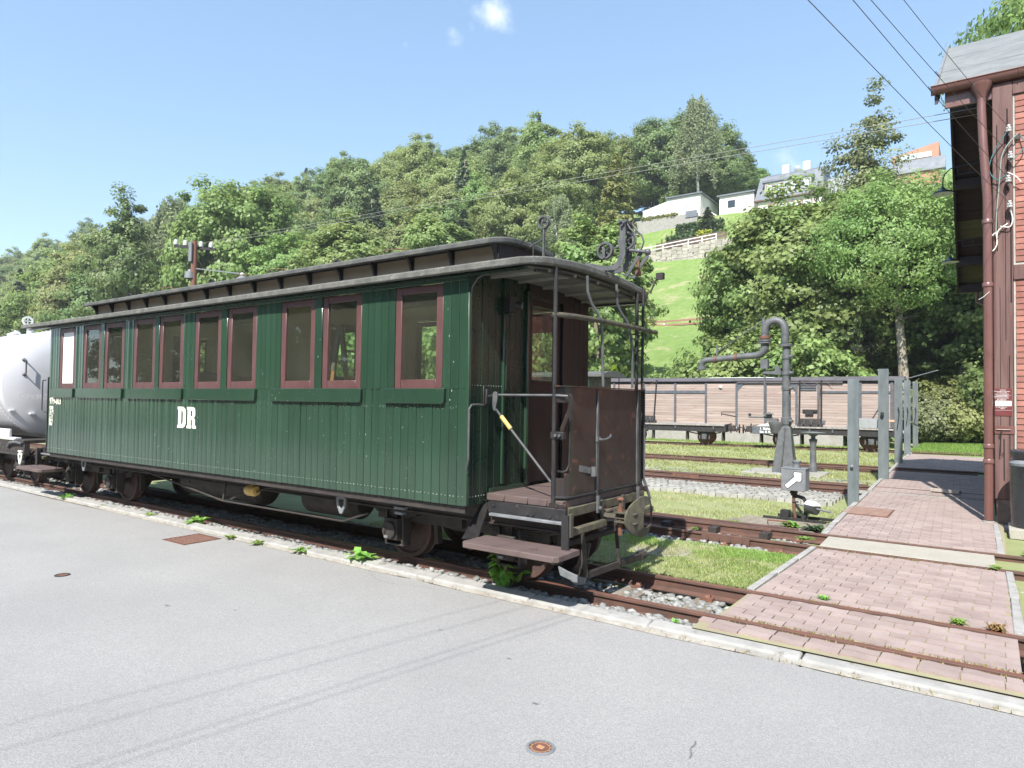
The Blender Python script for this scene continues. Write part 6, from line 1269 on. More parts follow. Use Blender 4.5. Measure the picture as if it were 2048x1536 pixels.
# ------------------------------------------------------------------ trees
def quads(C, Nn, S, asp=1.0, r=None):
    """rhombic leaves: centres, normals, sizes -> verts, faces"""
    n = len(C); t = r.normal(size=(n, 3)); u = np.cross(Nn, t); u /= np.linalg.norm(u, axis=1)[:, None]+1e-9; v = np.cross(Nn, u)
    u = u*(S*.5*asp)[:, None]; v = v*(S*.5)[:, None]
    V = np.stack([C-v, C+u-.15*v, C+v, C-u-.15*v], 1).reshape(-1, 3)
    return V, np.arange(4*n).reshape(-1, 4)
def crown_pts(kind, H, R, zb, n, r, leaf):
    c = np.array([0, 0, (H+zb)/2]); hz = (H-zb)/2
    if kind in ('broad', 'airy', 'tall'):
        K = {'broad': 330, 'airy': 170, 'tall': 300}[kind]; d = r.normal(size=(K, 3)); d /= np.linalg.norm(d, axis=1)[:, None]
        ph = r.rand(6)*6; az = np.arctan2(d[:, 1], d[:, 0]); lump = 1+.13*np.sin(3*az+ph[0]+2*d[:, 2])+.10*np.sin(5*d[:, 2]+ph[1]+az)+.10*np.sin(7*az+ph[2]-4*d[:, 2])
        rad = (.66+.36*r.rand(K)**.5)*lump
        if kind == 'airy': rad = (.3+.75*r.rand(K))*lump
        cl = d*rad[:, None]*np.array([R, R, hz]); cl[:, 2] += c[2]
        tz = np.clip((cl[:, 2]-zb)/(H-zb), 0, 1); cl[:, :2] *= {'broad': 1.04-.12*tz**2, 'tall': 1.1-.38*tz**1.5, 'airy': 1.15-.8*tz}[kind][:, None]
        rc = R*(.09+.12*r.rand(K))
        k = r.randint(0, K, n); o = r.normal(size=(n, 3)); o /= np.linalg.norm(o, axis=1)[:, None]
        rr = rc[k]*r.rand(n)**.5*1.15; P = cl[k]+o*rr[:, None]*np.array([1.15, 1.15, .7])
        out = P-c; out[:, 2] /= hz; out[:, :2] /= R; out /= np.linalg.norm(out, axis=1)[:, None]+1e-9
        Nn = o*.45+out*.75+np.array([0, 0, .25])+r.normal(size=(n, 3))*.33
        return P, Nn, cl
    if kind == 'birch':
        K = 260; t = r.rand(K); z = zb+(H-zb)*(.12+.88*t); rmax = R*(1.0-.75*t**1.6); a = r.rand(K)*2*pi; rad = rmax*(.2+.8*r.rand(K)**.6)
        cl = np.stack([rad*np.cos(a), rad*np.sin(a), z], 1); k = r.randint(0, K, n); L = (.8+1.6*r.rand(K))*H*.075
        s = r.rand(n); P = cl[k]+np.stack([.16*r.normal(size=n), .16*r.normal(size=n), -s*L[k]], 1)*np.array([1, 1, 1.0])
        Nn = r.normal(size=(n, 3)); Nn[:, 2] *= .5; Nn += np.stack([np.cos(a[k]), np.sin(a[k]), .3*np.ones(n)], 1)*.6; return P, Nn, cl
    if kind in ('spruce', 'fir'):
        K = 150 if kind == 'spruce' else 170; t = np.sort(r.rand(K)); z = zb+(H-zb)*t; L = R*(1-t)**.85+.12; a = np.arange(K)*2.399+r.rand(K)*.6
        k = r.randint(0, K, n); s = r.rand(n)**.6; w = .16*L[k]*(1-s*.6)
        q = r.normal(size=n)*w; droop = -.28*L[k]*s**1.5-(r.rand(n)*.35*(1 if kind == 'spruce' else .35)*s)*R*.35
        P = np.stack([np.cos(a[k])*s*L[k]-np.sin(a[k])*q, np.sin(a[k])*s*L[k]+np.cos(a[k])*q, z[k]+droop+.12*L[k]*s], 1)
        Nn = r.normal(size=(n, 3))*.5+np.array([0, 0, .7])+np.stack([np.cos(a[k]), np.sin(a[k]), 0*s], 1)*.4; return P, Nn, np.stack([np.cos(a)*L*.8, np.sin(a)*L*.8, z], 1)
def limb_mb(H, zb, R, cl, r, rad, nl=9, kind='broad'):
    m = MB(); lean = r.normal(size=2)*.02*H
    top = H*.92 if kind in ('spruce', 'fir', 'birch', 'tall') else zb+(H-zb)*.6
    def ax(z): t = z/H; return Vector((lean[0]*t*t+.12*sin(z*.7), lean[1]*t*t+.1*cos(z*.9), z))
    zs = np.linspace(-.6, top, 12); m.tube([ax(z) for z in zs], [rad*(1.25 if z < 0 else 1)*(1-.85*max(0, z)/H) for z in zs], 10)
    idx = r.choice(len(cl), nl, replace=False)
    for i in idx:
        e = Vector(cl[i]); z0 = max(zb*.7, min(top*.95, e.z-.45*hypot(e.x, e.y))); s = ax(z0); mid = s.lerp(e, .5)+Vector((0, 0, -.06*(e-s).length)); rr = rad*.42*(1-z0/H)+.015
        m.tube([s, s.lerp(mid, .5), mid, mid.lerp(e, .6)], [rr, rr*.8, rr*.55, rr*.25], 6)
    return m
ARCH = {}
def archetype(key, kind, H, R, zb, n, leaf, mt, seed, rad=.22, bark=None, asp=.75, nl=9):
    r = np.random.RandomState(seed); P, Nn, cl = crown_pts(kind, H, R, zb, n, r, leaf); Nn = Nn/(np.linalg.norm(Nn, axis=1)[:, None]+1e-9)
    V, F = quads(P, Nn, leaf*(.6+.8*r.rand(n)), asp, r); c = npmesh('crown', V, F, mt)
    t = limb_mb(H, zb, R, cl, r, rad, nl, kind).mesh('trunk'); t.materials.append(bark or M_BARK); t.shade_smooth()
    ARCH[key] = (c, t, H, R)
def matvar(me, mt):
    c = me.copy(); c.materials.clear(); c.materials.append(mt); return c
archetype('broadA', 'broad', 15.5, 6.0, 2.5, 46000, .33, LM['beech'], 1); archetype('broadB', 'broad', 17.5, 5.6, 2.5, 46000, .33, LM['beech'], 2); archetype('broadC', 'tall', 18.5, 5.6, 2.5, 42000, .33, LM['beech'], 3)
archetype('airyA', 'airy', 20, 5.4, 6, 26000, .30, LM['dark'], 4, nl=14); archetype('spruceA', 'spruce', 20, 4.6, 2, 16000, .36, LM['spruce'], 5, asp=.5); archetype('firA', 'fir', 17, 3.6, 1.5, 13000, .36, LM['fir'], 6, asp=.45)
archetype('birchA', 'birch', 18, 4.2, 5, 15000, .26, LM['birch'], 7, bark=M_BIRCH, asp=.7, nl=12)
archetype('mapleA', 'broad', 12.5, 4.6, .8, 42000, .24, LM['maple'], 8, rad=.2, asp=.9, nl=16); archetype('mapleB', 'broad', 12.5, 4.4, 1.0, 40000, .24, LM['maple'], 9, asp=.9, nl=16)
archetype('alderA', 'airy', 19, 5.4, 2, 36000, .20, LM['alder'], 10, asp=.85, nl=22); archetype('locustA', 'broad', 12.5, 4.0, 6.2, 46000, .17, LM['locust'], 11, rad=.30, bark=mat('pale_mottled_bark', (.36, .32, .25), (.22, .19, .14), 3, .9, bump=.02, bscale=12), asp=.45, nl=16)
archetype('lindenA', 'broad', 12.5, 3.3, .5, 26000, .27, LM['maple'], 12, asp=.95); archetype('shrubA', 'broad', 4.2, 2.4, .1, 15000, .17, LM['maple'], 13, rad=.08, asp=.9, nl=12)
TV = {}
def tree(name, key, x, y, label, group=None, sc=1, hsc=1, mt=None, rot=None, z=None, cat='tree', parts=True):
    c, t, H, R = ARCH[key]; z = float(hill_z(x, y)) if z is None else z
    if mt is not None:
        k = (key, mt.name)
        if k not in TV: TV[k] = matvar(c, mt)
        c = TV[k]
    rot = rnd.uniform(0, 6.28) if rot is None else rot
    o = thing(name, (x, y, z), label, cat, group); o.rotation_euler.z = rot; o.scale = (sc, sc, sc*hsc)
    for nm, me in (('crown', c), ('trunk', t)):
        p = bpy.data.objects.new(nm, me); COL.objects.link(p); p.parent = o
    return o
# near trees one can tell apart
tree('maple_tree', 'mapleA', -9.9, 41.5, 'bright green maple beside the open meadow, left of the mansard house', sc=.98, hsc=.93, rot=1.9)
tree('maple_tree', 'mapleB', -7.3, 40.5, 'yellow-green maple in the middle behind the box wagon, below the mansard house', sc=1.05, hsc=.86, rot=2.2)
tree('alder_tree', 'alderA', -5.9, 46.0, 'tall airy grey-green tree with pointed crown rising highest behind the box wagon', sc=.80, hsc=1.10, mt=LM['alder'], rot=1.0)
tree('alder_tree', 'alderA', -9.0, 52, 'grey-green tree with reddish tinge between the maples and the hillside houses', sc=.6, hsc=.85, mt=LM['rust'], rot=3.0)
tree('maple_tree', 'mapleA', -4.6, 44.5, 'maple filling the gap behind the bare pale trunk', sc=1.0, hsc=.85, rot=5.0)
tree('maple_tree', 'mapleB', 1.0, 46.5, 'maple at the back right, behind the shed lamps', sc=1.0, hsc=.85, rot=5.5)
tree('locust_tree', 'locustA', -3.55, 38.3, 'feathery bright green tree with a bare pale trunk right of the maples', sc=1.0, hsc=1.02, rot=.3, z=-.1)
tree('locust_tree', 'locustA', -1.0, 40.5, 'feathery bright green tree partly hidden behind the shed eaves', sc=.95, hsc=.88, rot=2.0)
tree('shade_tree', 'mapleB', -.8, 42, 'dark shaded broadleaf tree behind the far end of the crossing', sc=.95, hsc=.8, mt=LM['dark'], rot=1.2)  # shade over both shade trees is put into the darker leaf colour
tree('shade_tree', 'mapleA', 3.0, 41, 'dark broadleaf tree behind the shed, low at its left wall', sc=1.0, hsc=.8, mt=LM['dark'], rot=.2)
tree('alder_tree', 'alderA', -6.2, 39.0, 'slender olive bush-like tree in front of the maples, between them and the bare trunk', sc=.42, hsc=1.15, mt=LM['alder'], z=-.1, rot=2.5)
tree('garden_tree', 'locustA', 5.0, 31.5, 'bright green tree top showing above the shed roof at upper right', sc=1.25, hsc=1.3, rot=1, z=-.1)
tree('linden_tree', 'lindenA', -21.4, 40.0, 'rounded dark green tree right behind the platform posts of the green carriage', sc=1.0, hsc=.98, rot=1.5)
tree('linden_tree', 'lindenA', -24.5, 44.0, 'dense green tree left of the platform posts, its top above the carriage roof', sc=.95, hsc=.72, rot=3.5)
tree('spruce_tree', 'spruceA', -30.2, 60, 'tall olive spruce with drooping boughs and bare trunk top behind the rope pulleys', sc=1.0, hsc=1.0, rot=.4, z=6.6)
tree('birch_tree', 'birchA', -45.5, 74, 'pale weeping birch with two white stems above the carriage roof', sc=.85, hsc=.88, rot=.4)
tree('birch_tree', 'birchA', -35.3, 97, 'tall weeping birch standing above the white flat-roofed house', sc=1.08, hsc=.96, rot=1.9)
for i, (x, y, k, s, h, mt, lb) in enumerate((( -42, 104, 'broadA', 1.05, 1.0, 'dark', 'round dark crown left of the tall birch on the skyline'), (-49.5, 105, 'broadB', 1.0, .88, 'beech', 'round crown two places left of the tall birch on the skyline'),
        (-33.5, 103, 'broadB', .85, .62, 'dark', 'low dark crown just right of the tall birch'), (-38.5, 107, 'broadA', 1.0, .98, 'dark', 'crown directly behind the tall birch on the skyline'))):
    tree('hilltop_tree', k, x, y, lb, 'trees around the tall birch on the hilltop', s, h, LM[mt])
tree('hilltop_tree', 'broadA', -32.3, 113, 'small round light green tree on the skyline left of the grey-roofed house', sc=.62, hsc=.62, mt=LM['fresh'], z=34.5)
tree('hilltop_tree', 'broadB', -17, 108, 'light green tree on the skyline right of the grey-roofed house', sc=.6, hsc=.5, mt=LM['beech'], z=30)
tree('hilltop_tree', 'airyA', -12.5, 104, 'thin green tree between the grey-roofed house and the orange house', sc=.6, hsc=.5, mt=LM['beech'], z=28)
tree('young_spruce', 'firA', -30.6, 88, 'small conifer before the right half of the white flat-roofed house', sc=.5, hsc=.42, mt=LM['fir'])
tree('oak_tree', 'airyA', -80.5, 36.5, 'tall airy dark tree breaking the skyline above the left end of the carriage', sc=1.0, hsc=1.22, rot=1.0, z=-.1)
tree('oak_tree', 'airyA', -88.0, 37, 'dark airy tree, left neighbour of the tallest one above the carriage end', sc=.9, hsc=1.05, rot=3.0, z=-.1)
tree('willow_tree', 'birchA', -84.0, 44, 'pale grey-green weeping tree left of the utility pole', sc=1.2, hsc=1.1, mt=LM['birch'])
tree('willow_tree', 'birchA', -78.0, 47, 'pale weeping tree right behind the utility pole', sc=1.15, hsc=1.08, mt=LM['birch'])
tree('ash_tree', 'broadA', -70.5, 44, 'large fresh green tree right of the utility pole above the roof', sc=1.15, hsc=1.25, mt=LM['fresh'], rot=.9)
tree('ash_tree', 'broadB', -62.5, 46, 'fresh green tree low above the carriage roof, second right of the utility pole', sc=.95, hsc=.9, mt=LM['fresh'])
tree('lime_tree', 'broadC', -62.5, 79, 'bright yellow-green tree standing out in the middle of the wood', sc=.85, hsc=1.0, mt=LM['fresh'])
tree('lime_tree', 'broadB', -50.0, 66, 'bright yellow-green tree right above the clerestory end', sc=.62, hsc=.62, mt=LM['fresh'])
tree('fir_tree', 'firA', -66.8, 62, 'dark green fir in the middle of the wood above the roof', sc=1.15, hsc=1.0)
tree('fir_tree', 'firA', -53.0, 64, 'dark fir right of the bright yellow-green tree', sc=1.0, hsc=.85)
tree('spruce_tree', 'spruceA', -68.0, 54, 'brownish spruce low above the carriage roof left of the dark fir', sc=.8, hsc=.78)
tree('pine_tree', 'firA', -66.5, 80, 'blue-green pine left of the bright tree in the wood', sc=1.1, hsc=1.15, mt=leafmat('blue_pine_needles', (.08, .13, .07), (.10, .15, .08), .1, .1))
tree('spruce_tree', 'firA', -73.6, 112, 'pointed spruce top on the skyline at the highest part of the wood', sc=1.0, hsc=1.3)
tree('spruce_tree', 'firA', -147, 112, 'dark pointed spruce top on the left skyline', sc=1.2, hsc=1.1)
tree('spruce_tree', 'firA', -118, 39, 'dark spruce at the far left picture edge', sc=1.0, hsc=1.2, z=0)
tree('ash_tree', 'broadB', -108, 42, 'fresh green tree at far left above the white tank wagon', sc=1.1, hsc=1.0, mt=LM['fresh'])
tree('ash_tree', 'broadA', -101, 43, 'yellowing broad tree above the end of the tank wagon', sc=1.15, hsc=1.05, mt=LM['rust'])
tree('ash_tree', 'broadA', -95, 45, 'rusty green broad tree left of the tall airy trees', sc=1.1, hsc=1.15, mt=LM['rust'])
yc_ = tree('dwarf_conifer', 'firA', -16.7, 33.2, 'small bright yellow-green conifer behind the platform rail', sc=.36, hsc=.6, mt=LM['yellow'], z=-.1)
# the wood on the slope
kinds = [('broadA', 'beech'), ('broadB', 'beech'), ('broadC', 'beech'), ('broadB', 'dark'), ('broadA', 'dark'), ('broadC', 'beech'), ('broadA', 'rust')]
WL = {'beech': 'olive green beech crown among many in the dense wood on the slope', 'dark': 'dark green broadleaf crown among many in the dense wood on the slope', 'rust': 'slightly yellowing crown among many in the dense wood on the slope'}
nwood = 0
PLACE = ['left of the tall spruce', 'above the rope pulleys', 'above the front carriage window', 'above the ladder window', 'above the DR letters', 'above the middle windows', 'right of the utility pole', 'left of the utility pole', 'above the far carriage end', 'above the tank wagon']
seen_l = {}
def wood_label(mt, row, x, y):
    a = math.degrees(atan2(-x, y)); i = int(np.clip((a-22)/5.2, 0, 9)); v = ('low', 'low', 'low', 'halfway up', 'halfway up', 'halfway up', 'high up', 'high up', 'on the skyline', 'on the skyline')[row]
    return '%s tree %s in the wood, %s' % ({'beech': 'olive green', 'dark': 'dark green', 'rust': 'yellowing'}[mt], v, PLACE[i])
for row, y in enumerate((47, 55, 63, 71.5, 80, 89, 98, 107, 116, 126)):
    x = -np.interp(y, [46, 60, 80, 105, 124], [26, 34, 46, 54, 66])-rnd.uniform(0, 4); step = 8.4+.02*y
    if y == 46: x = -30
    lim = -3.15*y-14
    while x > lim and nwood < 285:
        yy = y+rnd.uniform(-2.4, 2.4); k, mt = kinds[rnd.randrange(len(kinds))]
        far = 1+.08*max(0, (-x-110)/200); s = rnd.uniform(.78, 1.12)*far
        if not (x > -40 and yy < 66) and not any(hypot(x-a, yy-b) < 4.2 for a, b in ((-66.8, 62), (-62.5, 79), (-70.5, 44), (-45.5, 74), (-30.2, 60), (-84, 44), (-78, 47), (-80.5, 36.5), (-50, 66))):
            hs = rnd.uniform(.88, 1.12)*(.82 if y < 60 else 1)
            tree('wood_tree', k, x, yy, wood_label(mt, row, x, yy), 'trees of the wood on the slope', s, hs, LM[mt]); nwood += 1
        x -= step*rnd.uniform(.85, 1.2)*far
# left rim of the wood, low trees hiding its foot behind the carriage
for i, x in enumerate(np.arange(-30, -112, -6.5)):
    tree('edge_tree', ('shrubA', 'lindenA')[i % 2], x, 38+2*sin(i*1.7), 'bushy green tree at the foot of the wooded slope', 'bushes and trees along the foot of the wood', (2.1, .8)[i % 2], 1, (LM['beech'], LM['dark'], LM['fresh'])[i % 3])
# shrubs behind the wagons and at the grass edge
for x, y, s, mt, lb in ((-13.3, 34.2, .8, 'maple', 'leafy shrub behind the box wagon roof, left one'), (-10.3, 33.8, 1.2, 'maple', 'leafy shrub behind the box wagon roof, second from the left'), (-7.6, 34.0, 1.15, 'maple', 'leafy shrub behind the box wagon roof, third from the left'), (-5.9, 34.0, .95, 'maple', 'leafy shrub behind the box wagon roof, near its right end'),
                    (-2.0, 34.6, .55, 'alder', 'low pale green shrub at the end of the grass'), (-.9, 35.2, .6, 'rust', 'low yellowing shrub by the grass edge'), (-1.9, 38.6, .7, 'rust', 'brownish shrub around the foot of the bare trunk'), (1.2, 36, 1.0, 'dark', 'dark shrub beside the shed wall end')):
    tree('shrub', 'shrubA', x, y, lb, None, s, 1, LM[mt], z=-.15, cat='shrub')
# ivy-like low growth: fresh grass field beyond the crossing
def blades(name, n, x0, x1, y0, y1, zf, h0, h1, w, m, seed, mask=None, lean=.5, **k):
    r = np.random.RandomState(seed); x = r.uniform(x0, x1, n); y = r.uniform(y0, y1, n)
    if mask is not None:
        q = mask(x, y, r.rand(n)); x, y = x[q], y[q]; n = len(x)
    z = zf(x, y); a = r.rand(n)*2*pi; h = r.uniform(h0, h1, n); l = r.normal(size=(n, 2))*lean*h[:, None]; b = np.stack([np.cos(a), np.sin(a)], 1)*w*(.6+.8*r.rand(n))[:, None]
    V = np.stack([np.stack([x-b[:, 0], y-b[:, 1], z], 1), np.stack([x+b[:, 0], y+b[:, 1], z], 1), np.stack([x+l[:, 0], y+l[:, 1], z+h], 1)], 1).reshape(-1, 3)
    return obj(name, npmesh(name, V, np.arange(3*n).reshape(-1, 3), m), kind='stuff', **k)
turf_z = lambda X, Y: -.075 + .018*wob(X, Y, .7, 1) + .012*wob(X, Y, .23, 2) - .06*(np.abs(Y-13.9) < .7) - .05*(np.abs(Y-8.2) < .65)*(X < -1.5)
def patch(th, s=1.0, seed=0): return lambda X, Y, u: (wob(X, Y, .55*s, seed)+.8*wob(X, Y, .17*s, seed+3)+.9*(u-.5)) > th
offp = lambda f: (lambda X, Y, u: f(X, Y, u) & (X < np.interp(Y, [4.3, 5.7, 7.9, 8.9, 12, 22, 30], [-1.60, -1.6, -1.53, -1.62, -1.72, -2.04, -2.2])-.03))
blades('short_grass', 42000, -6.5, -1.55, 5.75, 7.3, turf_z, .008, .032, .0035, M_GRASS, 21, offp(patch(-.55, 1, 1)))
blades('short_grass', 26000, -8.5, -1.6, 8.95, 11.5, turf_z, .012, .05, .005, M_GRASS, 22, offp(patch(-.1, 1, 2)))
blades('short_grass', 20000, -10, -1.7, 14.8, 18.1, turf_z, .02, .07, .009, M_GRASS, 23, offp(patch(.1, 1.3, 2)))
blades('short_grass', 36000, -14, -2.0, 19.6, 25.6, turf_z, .02, .09, .012, M_GRASS, 24, offp(patch(.0, 1.6, 4)))
blades('tall_weeds', 1500, -7, -1.6, 5.68, 7.4, turf_z, .05, .13, .003, M_GRASSG, 31, offp(patch(.5, .6, 8)), .35)
blades('tall_weeds', 1500, -8, -1.8, 8.9, 11.4, turf_z, .05, .14, .004, M_GRASS, 32, offp(patch(.5, .6, 9)), .35)
blades('tall_weeds', 2500, -12, -2, 15, 26, turf_z, .08, .2, .007, M_GRASSG, 33, offp(patch(.6, 1, 3)), .35)
blades('fresh_grass', 9000, -4.5, -1.6, 7.0, 7.45, turf_z, .012, .045, .005, M_GRASSG, 25, offp(patch(-.3, .8, 5)))
blades('fresh_grass', 16000, -5.4, -1.65, 5.9, 7.0, turf_z, .01, .04, .004, M_GRASSG, 28, offp(patch(.35, .8, 6)))
blades('lawn', 60000, -2.3, 2.0, 26.5, 36, lambda X, Y: -.1+.05*(Y-26)/10, .03, .12, .014, M_GRASSG, 26, None)
blades('short_grass', 30000, -20, -3, 27.0, 33, lambda X, Y: X*0-.1, .03, .12, .02, M_GRASSG, 27, None)
MB().box(-2.35, 3.0, 25.6, 36.5, -.3, -.06).build('lawn_ground', mat('lawn_soil_green', (.10, .20, .035), (.13, .22, .05), 3, .95), kind='structure')
# weeds: rosettes of leaves
def weed(name, x, y, z, r0, n, label, m=None, h=.05, seed=0, cat='weed', group=None, parts=False):
    r = random.Random(seed); b = MB()
    for k in range(n):
        a = r.uniform(0, 2*pi); L = r0*r.uniform(.5, 1.1); e = r.uniform(.2, 1.1); w = L*r.uniform(.14, .24); dx, dy = cos(a), sin(a); px, py = -dy, dx; ox, oy = x+r.uniform(-r0, r0)*.5, y+r.uniform(-r0, r0)*.25
        pr = [(0, .15), (.3, 1), (.65, .9), (1, .05)]; vs = []
        for t, ww in pr:
            zz = z+h*e*sin(pi*.75*t)+.004
            vs += [(ox+dx*L*t-px*w*ww, oy+dy*L*t-py*w*ww, zz), (ox+dx*L*t, oy+dy*L*t, zz-.12*w), (ox+dx*L*t+px*w*ww, oy+dy*L*t+py*w*ww, zz)]
        fs = []
        for i in range(3):
            q = i*3; fs += [(q, q+1, q+4, q+3), (q+1, q+2, q+5, q+4)]
        b.add(vs, fs)
    return tag(b.build(name, m or M_WEED), label, cat, group)
WD = [(-8.0, 4.58, -.05, .16, 34, 'spreading green weed on the ballast edge left of the drain grate'), (-4.98, 4.50, -.03, .17, 24, 'green dandelion-like weed at the kerb below the carriage bogie'), (-5.75, 4.42, -.06, .10, 26, 'small leafy weed on the kerb, left of the dandelion-like one'),
      (-6.45, 4.38, -.07, .09, 22, 'low weed at the kerb right of the drain grate'), (-6.95, 4.37, -.07, .08, 20, 'low weed at the kerb just beside the drain grate'), (-8.9, 4.45, -.04, .09, 18, 'low weed on the kerb left of the big spreading weed'), (-11.4, 4.46, -.05, .13, 16, 'small upright weed at the kerb at far left'),
      (-10.2, 4.47, -.07, .08, 14, 'thin weed at the kerb below the far bogie'), (-1.05, 5.72, -.01, .045, 40, 'small clover weed between rail and pavers, left one'), (-.18, 5.68, -.01, .05, 60, 'bright green weed between rail and pavers, in the middle of the crossing'),
      (-1.75, 8.34, -.05, .10, 40, 'green leafy weed at the point blade near the crossing kerb'), (-1.58, 4.52, -.06, .04, 12, 'tiny weed on the kerb at the start of the pavers'), (-1.85, 4.67, -.08, .05, 14, 'tiny weed on the ballast near the crossing'), (.05, 7.80, -.01, .06, 34, 'green weed at the right end of the concrete slab'),
      (-1.75, 9.0, -.05, .13, 70, 'dark weed clump at the foot of the point lantern'), (-2.05, 9.1, -.05, .11, 60, 'leafy weed left of the point lantern foot'), (.38, 9.0, -.05, .10, 50, 'bright weed right of the crossing below the bin'), (-2.75, 8.95, -.06, .12, 26, 'grassy tuft left of the point lantern'), (-3.05, 8.4, -.1, .07, 14, 'tiny weed between the switch rails')]
for i, (x, y, z, r0, n, lb) in enumerate(WD):
    weed('weed', x, y, z, r0, n, lb, None if i not in (14,) else leafmat('dark_weed', (.05, .09, .04), (.09, .12, .05), .1, .3), .07 if i in (0, 1, 6, 14, 15) else .035, i+50)
rl = weed('red_weed', .04, 5.655, -.012, .055, 110, 'reddish dried weed in the rail groove at the right end of the crossing', leafmat('reddish_weed', (.22, .12, .05), (.26, .2, .07), .2, .3), .05, 77)
m = MB(); r = random.Random(5)
for k in range(900):   # moss and tiny seedlings in the rail grooves
    x = r.uniform(-1.5, .15); y = r.choice((4.747, 4.868, 5.648, 7.765, 8.655))+r.gauss(0, .008); h = r.uniform(.004, .018); a = r.uniform(0, 6.28); w = .006; m.add([(x-w*cos(a), y-w*sin(a), -.014), (x+w*cos(a), y+w*sin(a), -.014), (x+r.gauss(0, .006), y+r.gauss(0, .006), -.012+h)], [(0, 1, 2)])
m.build('groove_moss', leafmat('groove_moss_mat', (.22, .24, .06), (.28, .22, .08), .1, .2), smooth=False, kind='stuff')
m = MB()
for k in range(700):   # dry tufts along the kerb foot
    c0 = r.choice([r.uniform(-12, 1) for _ in range(1)]); c0 = round(c0*3)/3+r.gauss(0, .06); y = float(kerb_y(c0))-.01+r.gauss(0, .012); h = r.uniform(.01, .04); w = .003; m.add([(c0-w, y, -.08), (c0+w, y, -.08), (c0+r.gauss(0, .015), y+r.gauss(0, .012), -.08+h)], [(0, 1, 2)])
m.build('dry_tufts', leafmat('dry_tuft', (.35, .27, .12), (.28, .3, .1), .2, .3), smooth=False, kind='stuff')
# leafy plant growing through the ballast under the step
lp = thing('leafy_plant', (-3.33, 4.62, -.1), 'bright green leafy plant growing beside the rail under the carriage step', 'plant')
r = random.Random(11); sm = MB(); tops = []
for k in range(13):
    a = r.uniform(-1.2, 1.3); b_ = Vector((-3.33+r.uniform(-.03, .03), 4.62+r.uniform(-.03, .02), -.1)); t_ = b_+Vector((sin(a)*r.uniform(.05, .22), -r.uniform(-.03, .10), r.uniform(.16, .36))); mid = b_.lerp(t_, .5)+Vector((0, 0, .03)); sm.tube([b_, mid, t_], [.004, .003, .002], 5); tops.append((b_, mid, t_))
sm.build('stems', M_WEED, lp)
def leaf_me(L, w):
    b = MB(); pr = [(0, .08), (.2, .7), (.45, 1), (.75, .6), (1, .03)]; vs = []; fs = []
    for t, q in pr: zz = -.35*L*t*t; vs += [(L*t, -w*q, zz), (L*t, 0, zz-.14*w*q), (L*t, w*q, zz)]
    for i in range(4): k = i*3; fs += [(k, k+1, k+4, k+3), (k+1, k+2, k+5, k+4)]
    me = b.add(vs, fs).mesh('leaf', fix=False); me.materials.append(mat_leaf); me.shade_smooth(); return me
mat_leaf = leafmat('broad_leaf', (.14, .32, .05), (.2, .38, .07), .2, .4)
lms = [leaf_me(.085, .026), leaf_me(.065, .019), leaf_me(.05, .015)]
for b_, mid, t_ in tops:
    for k in range(9):
        p = mid.lerp(t_, r.random()*1.05) if r.random() < .8 else b_.lerp(mid, r.random())
        inst('leaf', r.choice(lms), lp, tuple(p), (r.uniform(-.5, .5), r.uniform(-.3, .8), r.uniform(0, 6.28)), (r.uniform(.8, 1.3),)*3)

# ------------------------------------------------------------------ hillside walls, fences, houses
def rail_fence(name, pts, hs, th, post, pw, m, mp, label, ph=None):
    f = thing(name, pts[0], label, 'fence')
    for (a, b_) in zip(pts[:-1], pts[1:]):
        a, b_ = Vector(a), Vector(b_)
        for h in hs: MB().bar(a+Vector((0, 0, h)), b_+Vector((0, 0, h)), .06, th).build('rail', m, f)
        n = max(1, int((b_-a).length/post))
        for i in range(n+1):
            p = a.lerp(b_, i/n); MB().box(p.x-pw/2, p.x+pw/2, p.y+.03, p.y+.03+pw, p.z-.3, p.z+max(hs)+.1).build('post', mp, f)
    return f
hz = lambda x, y: float(hill_z(x, y))+.12
rail_fence('guard_rail', [(-33, 60, 8.35), (-27.5, 60, 8.35), (-22.5, 60, 8.40), (-8, 60.5, 8.4)], (.18, .55, .92), .16, 1.9, .14, mat('rust_brown_rail', (.26, .13, .09), None, 2, .7), M_WHITE, 'red brown three-rail guard fence crossing the meadow')
grid('track_bed_path', np.linspace(-45, 0, 20), [58.6, 59.9, 60.1, 62], lambda X, Y: 8.2+.12*(Y-60)*0+X*0+.0*(Y), mat('pale_gravel_path', (.42, .38, .3), None, 2, .95), kind='structure')
sw = thing('retaining_wall', (-35, 84, 20), 'pale rubble retaining wall across the top of the meadow', 'wall')
WX = [(-46, 85, 20.0, 21.6), (-40, 84.4, 19.6, 21.5), (-34, 84, 19.9, 22.0), (-28, 83.6, 20.2, 22.3), (-16, 83, 20.5, 22.6)]
rw = random.Random(4); stn = MB().box(-.5, .5, -.12, .12, -.5, .5).mesh('stone'); stn.materials.append(M_STWALL)
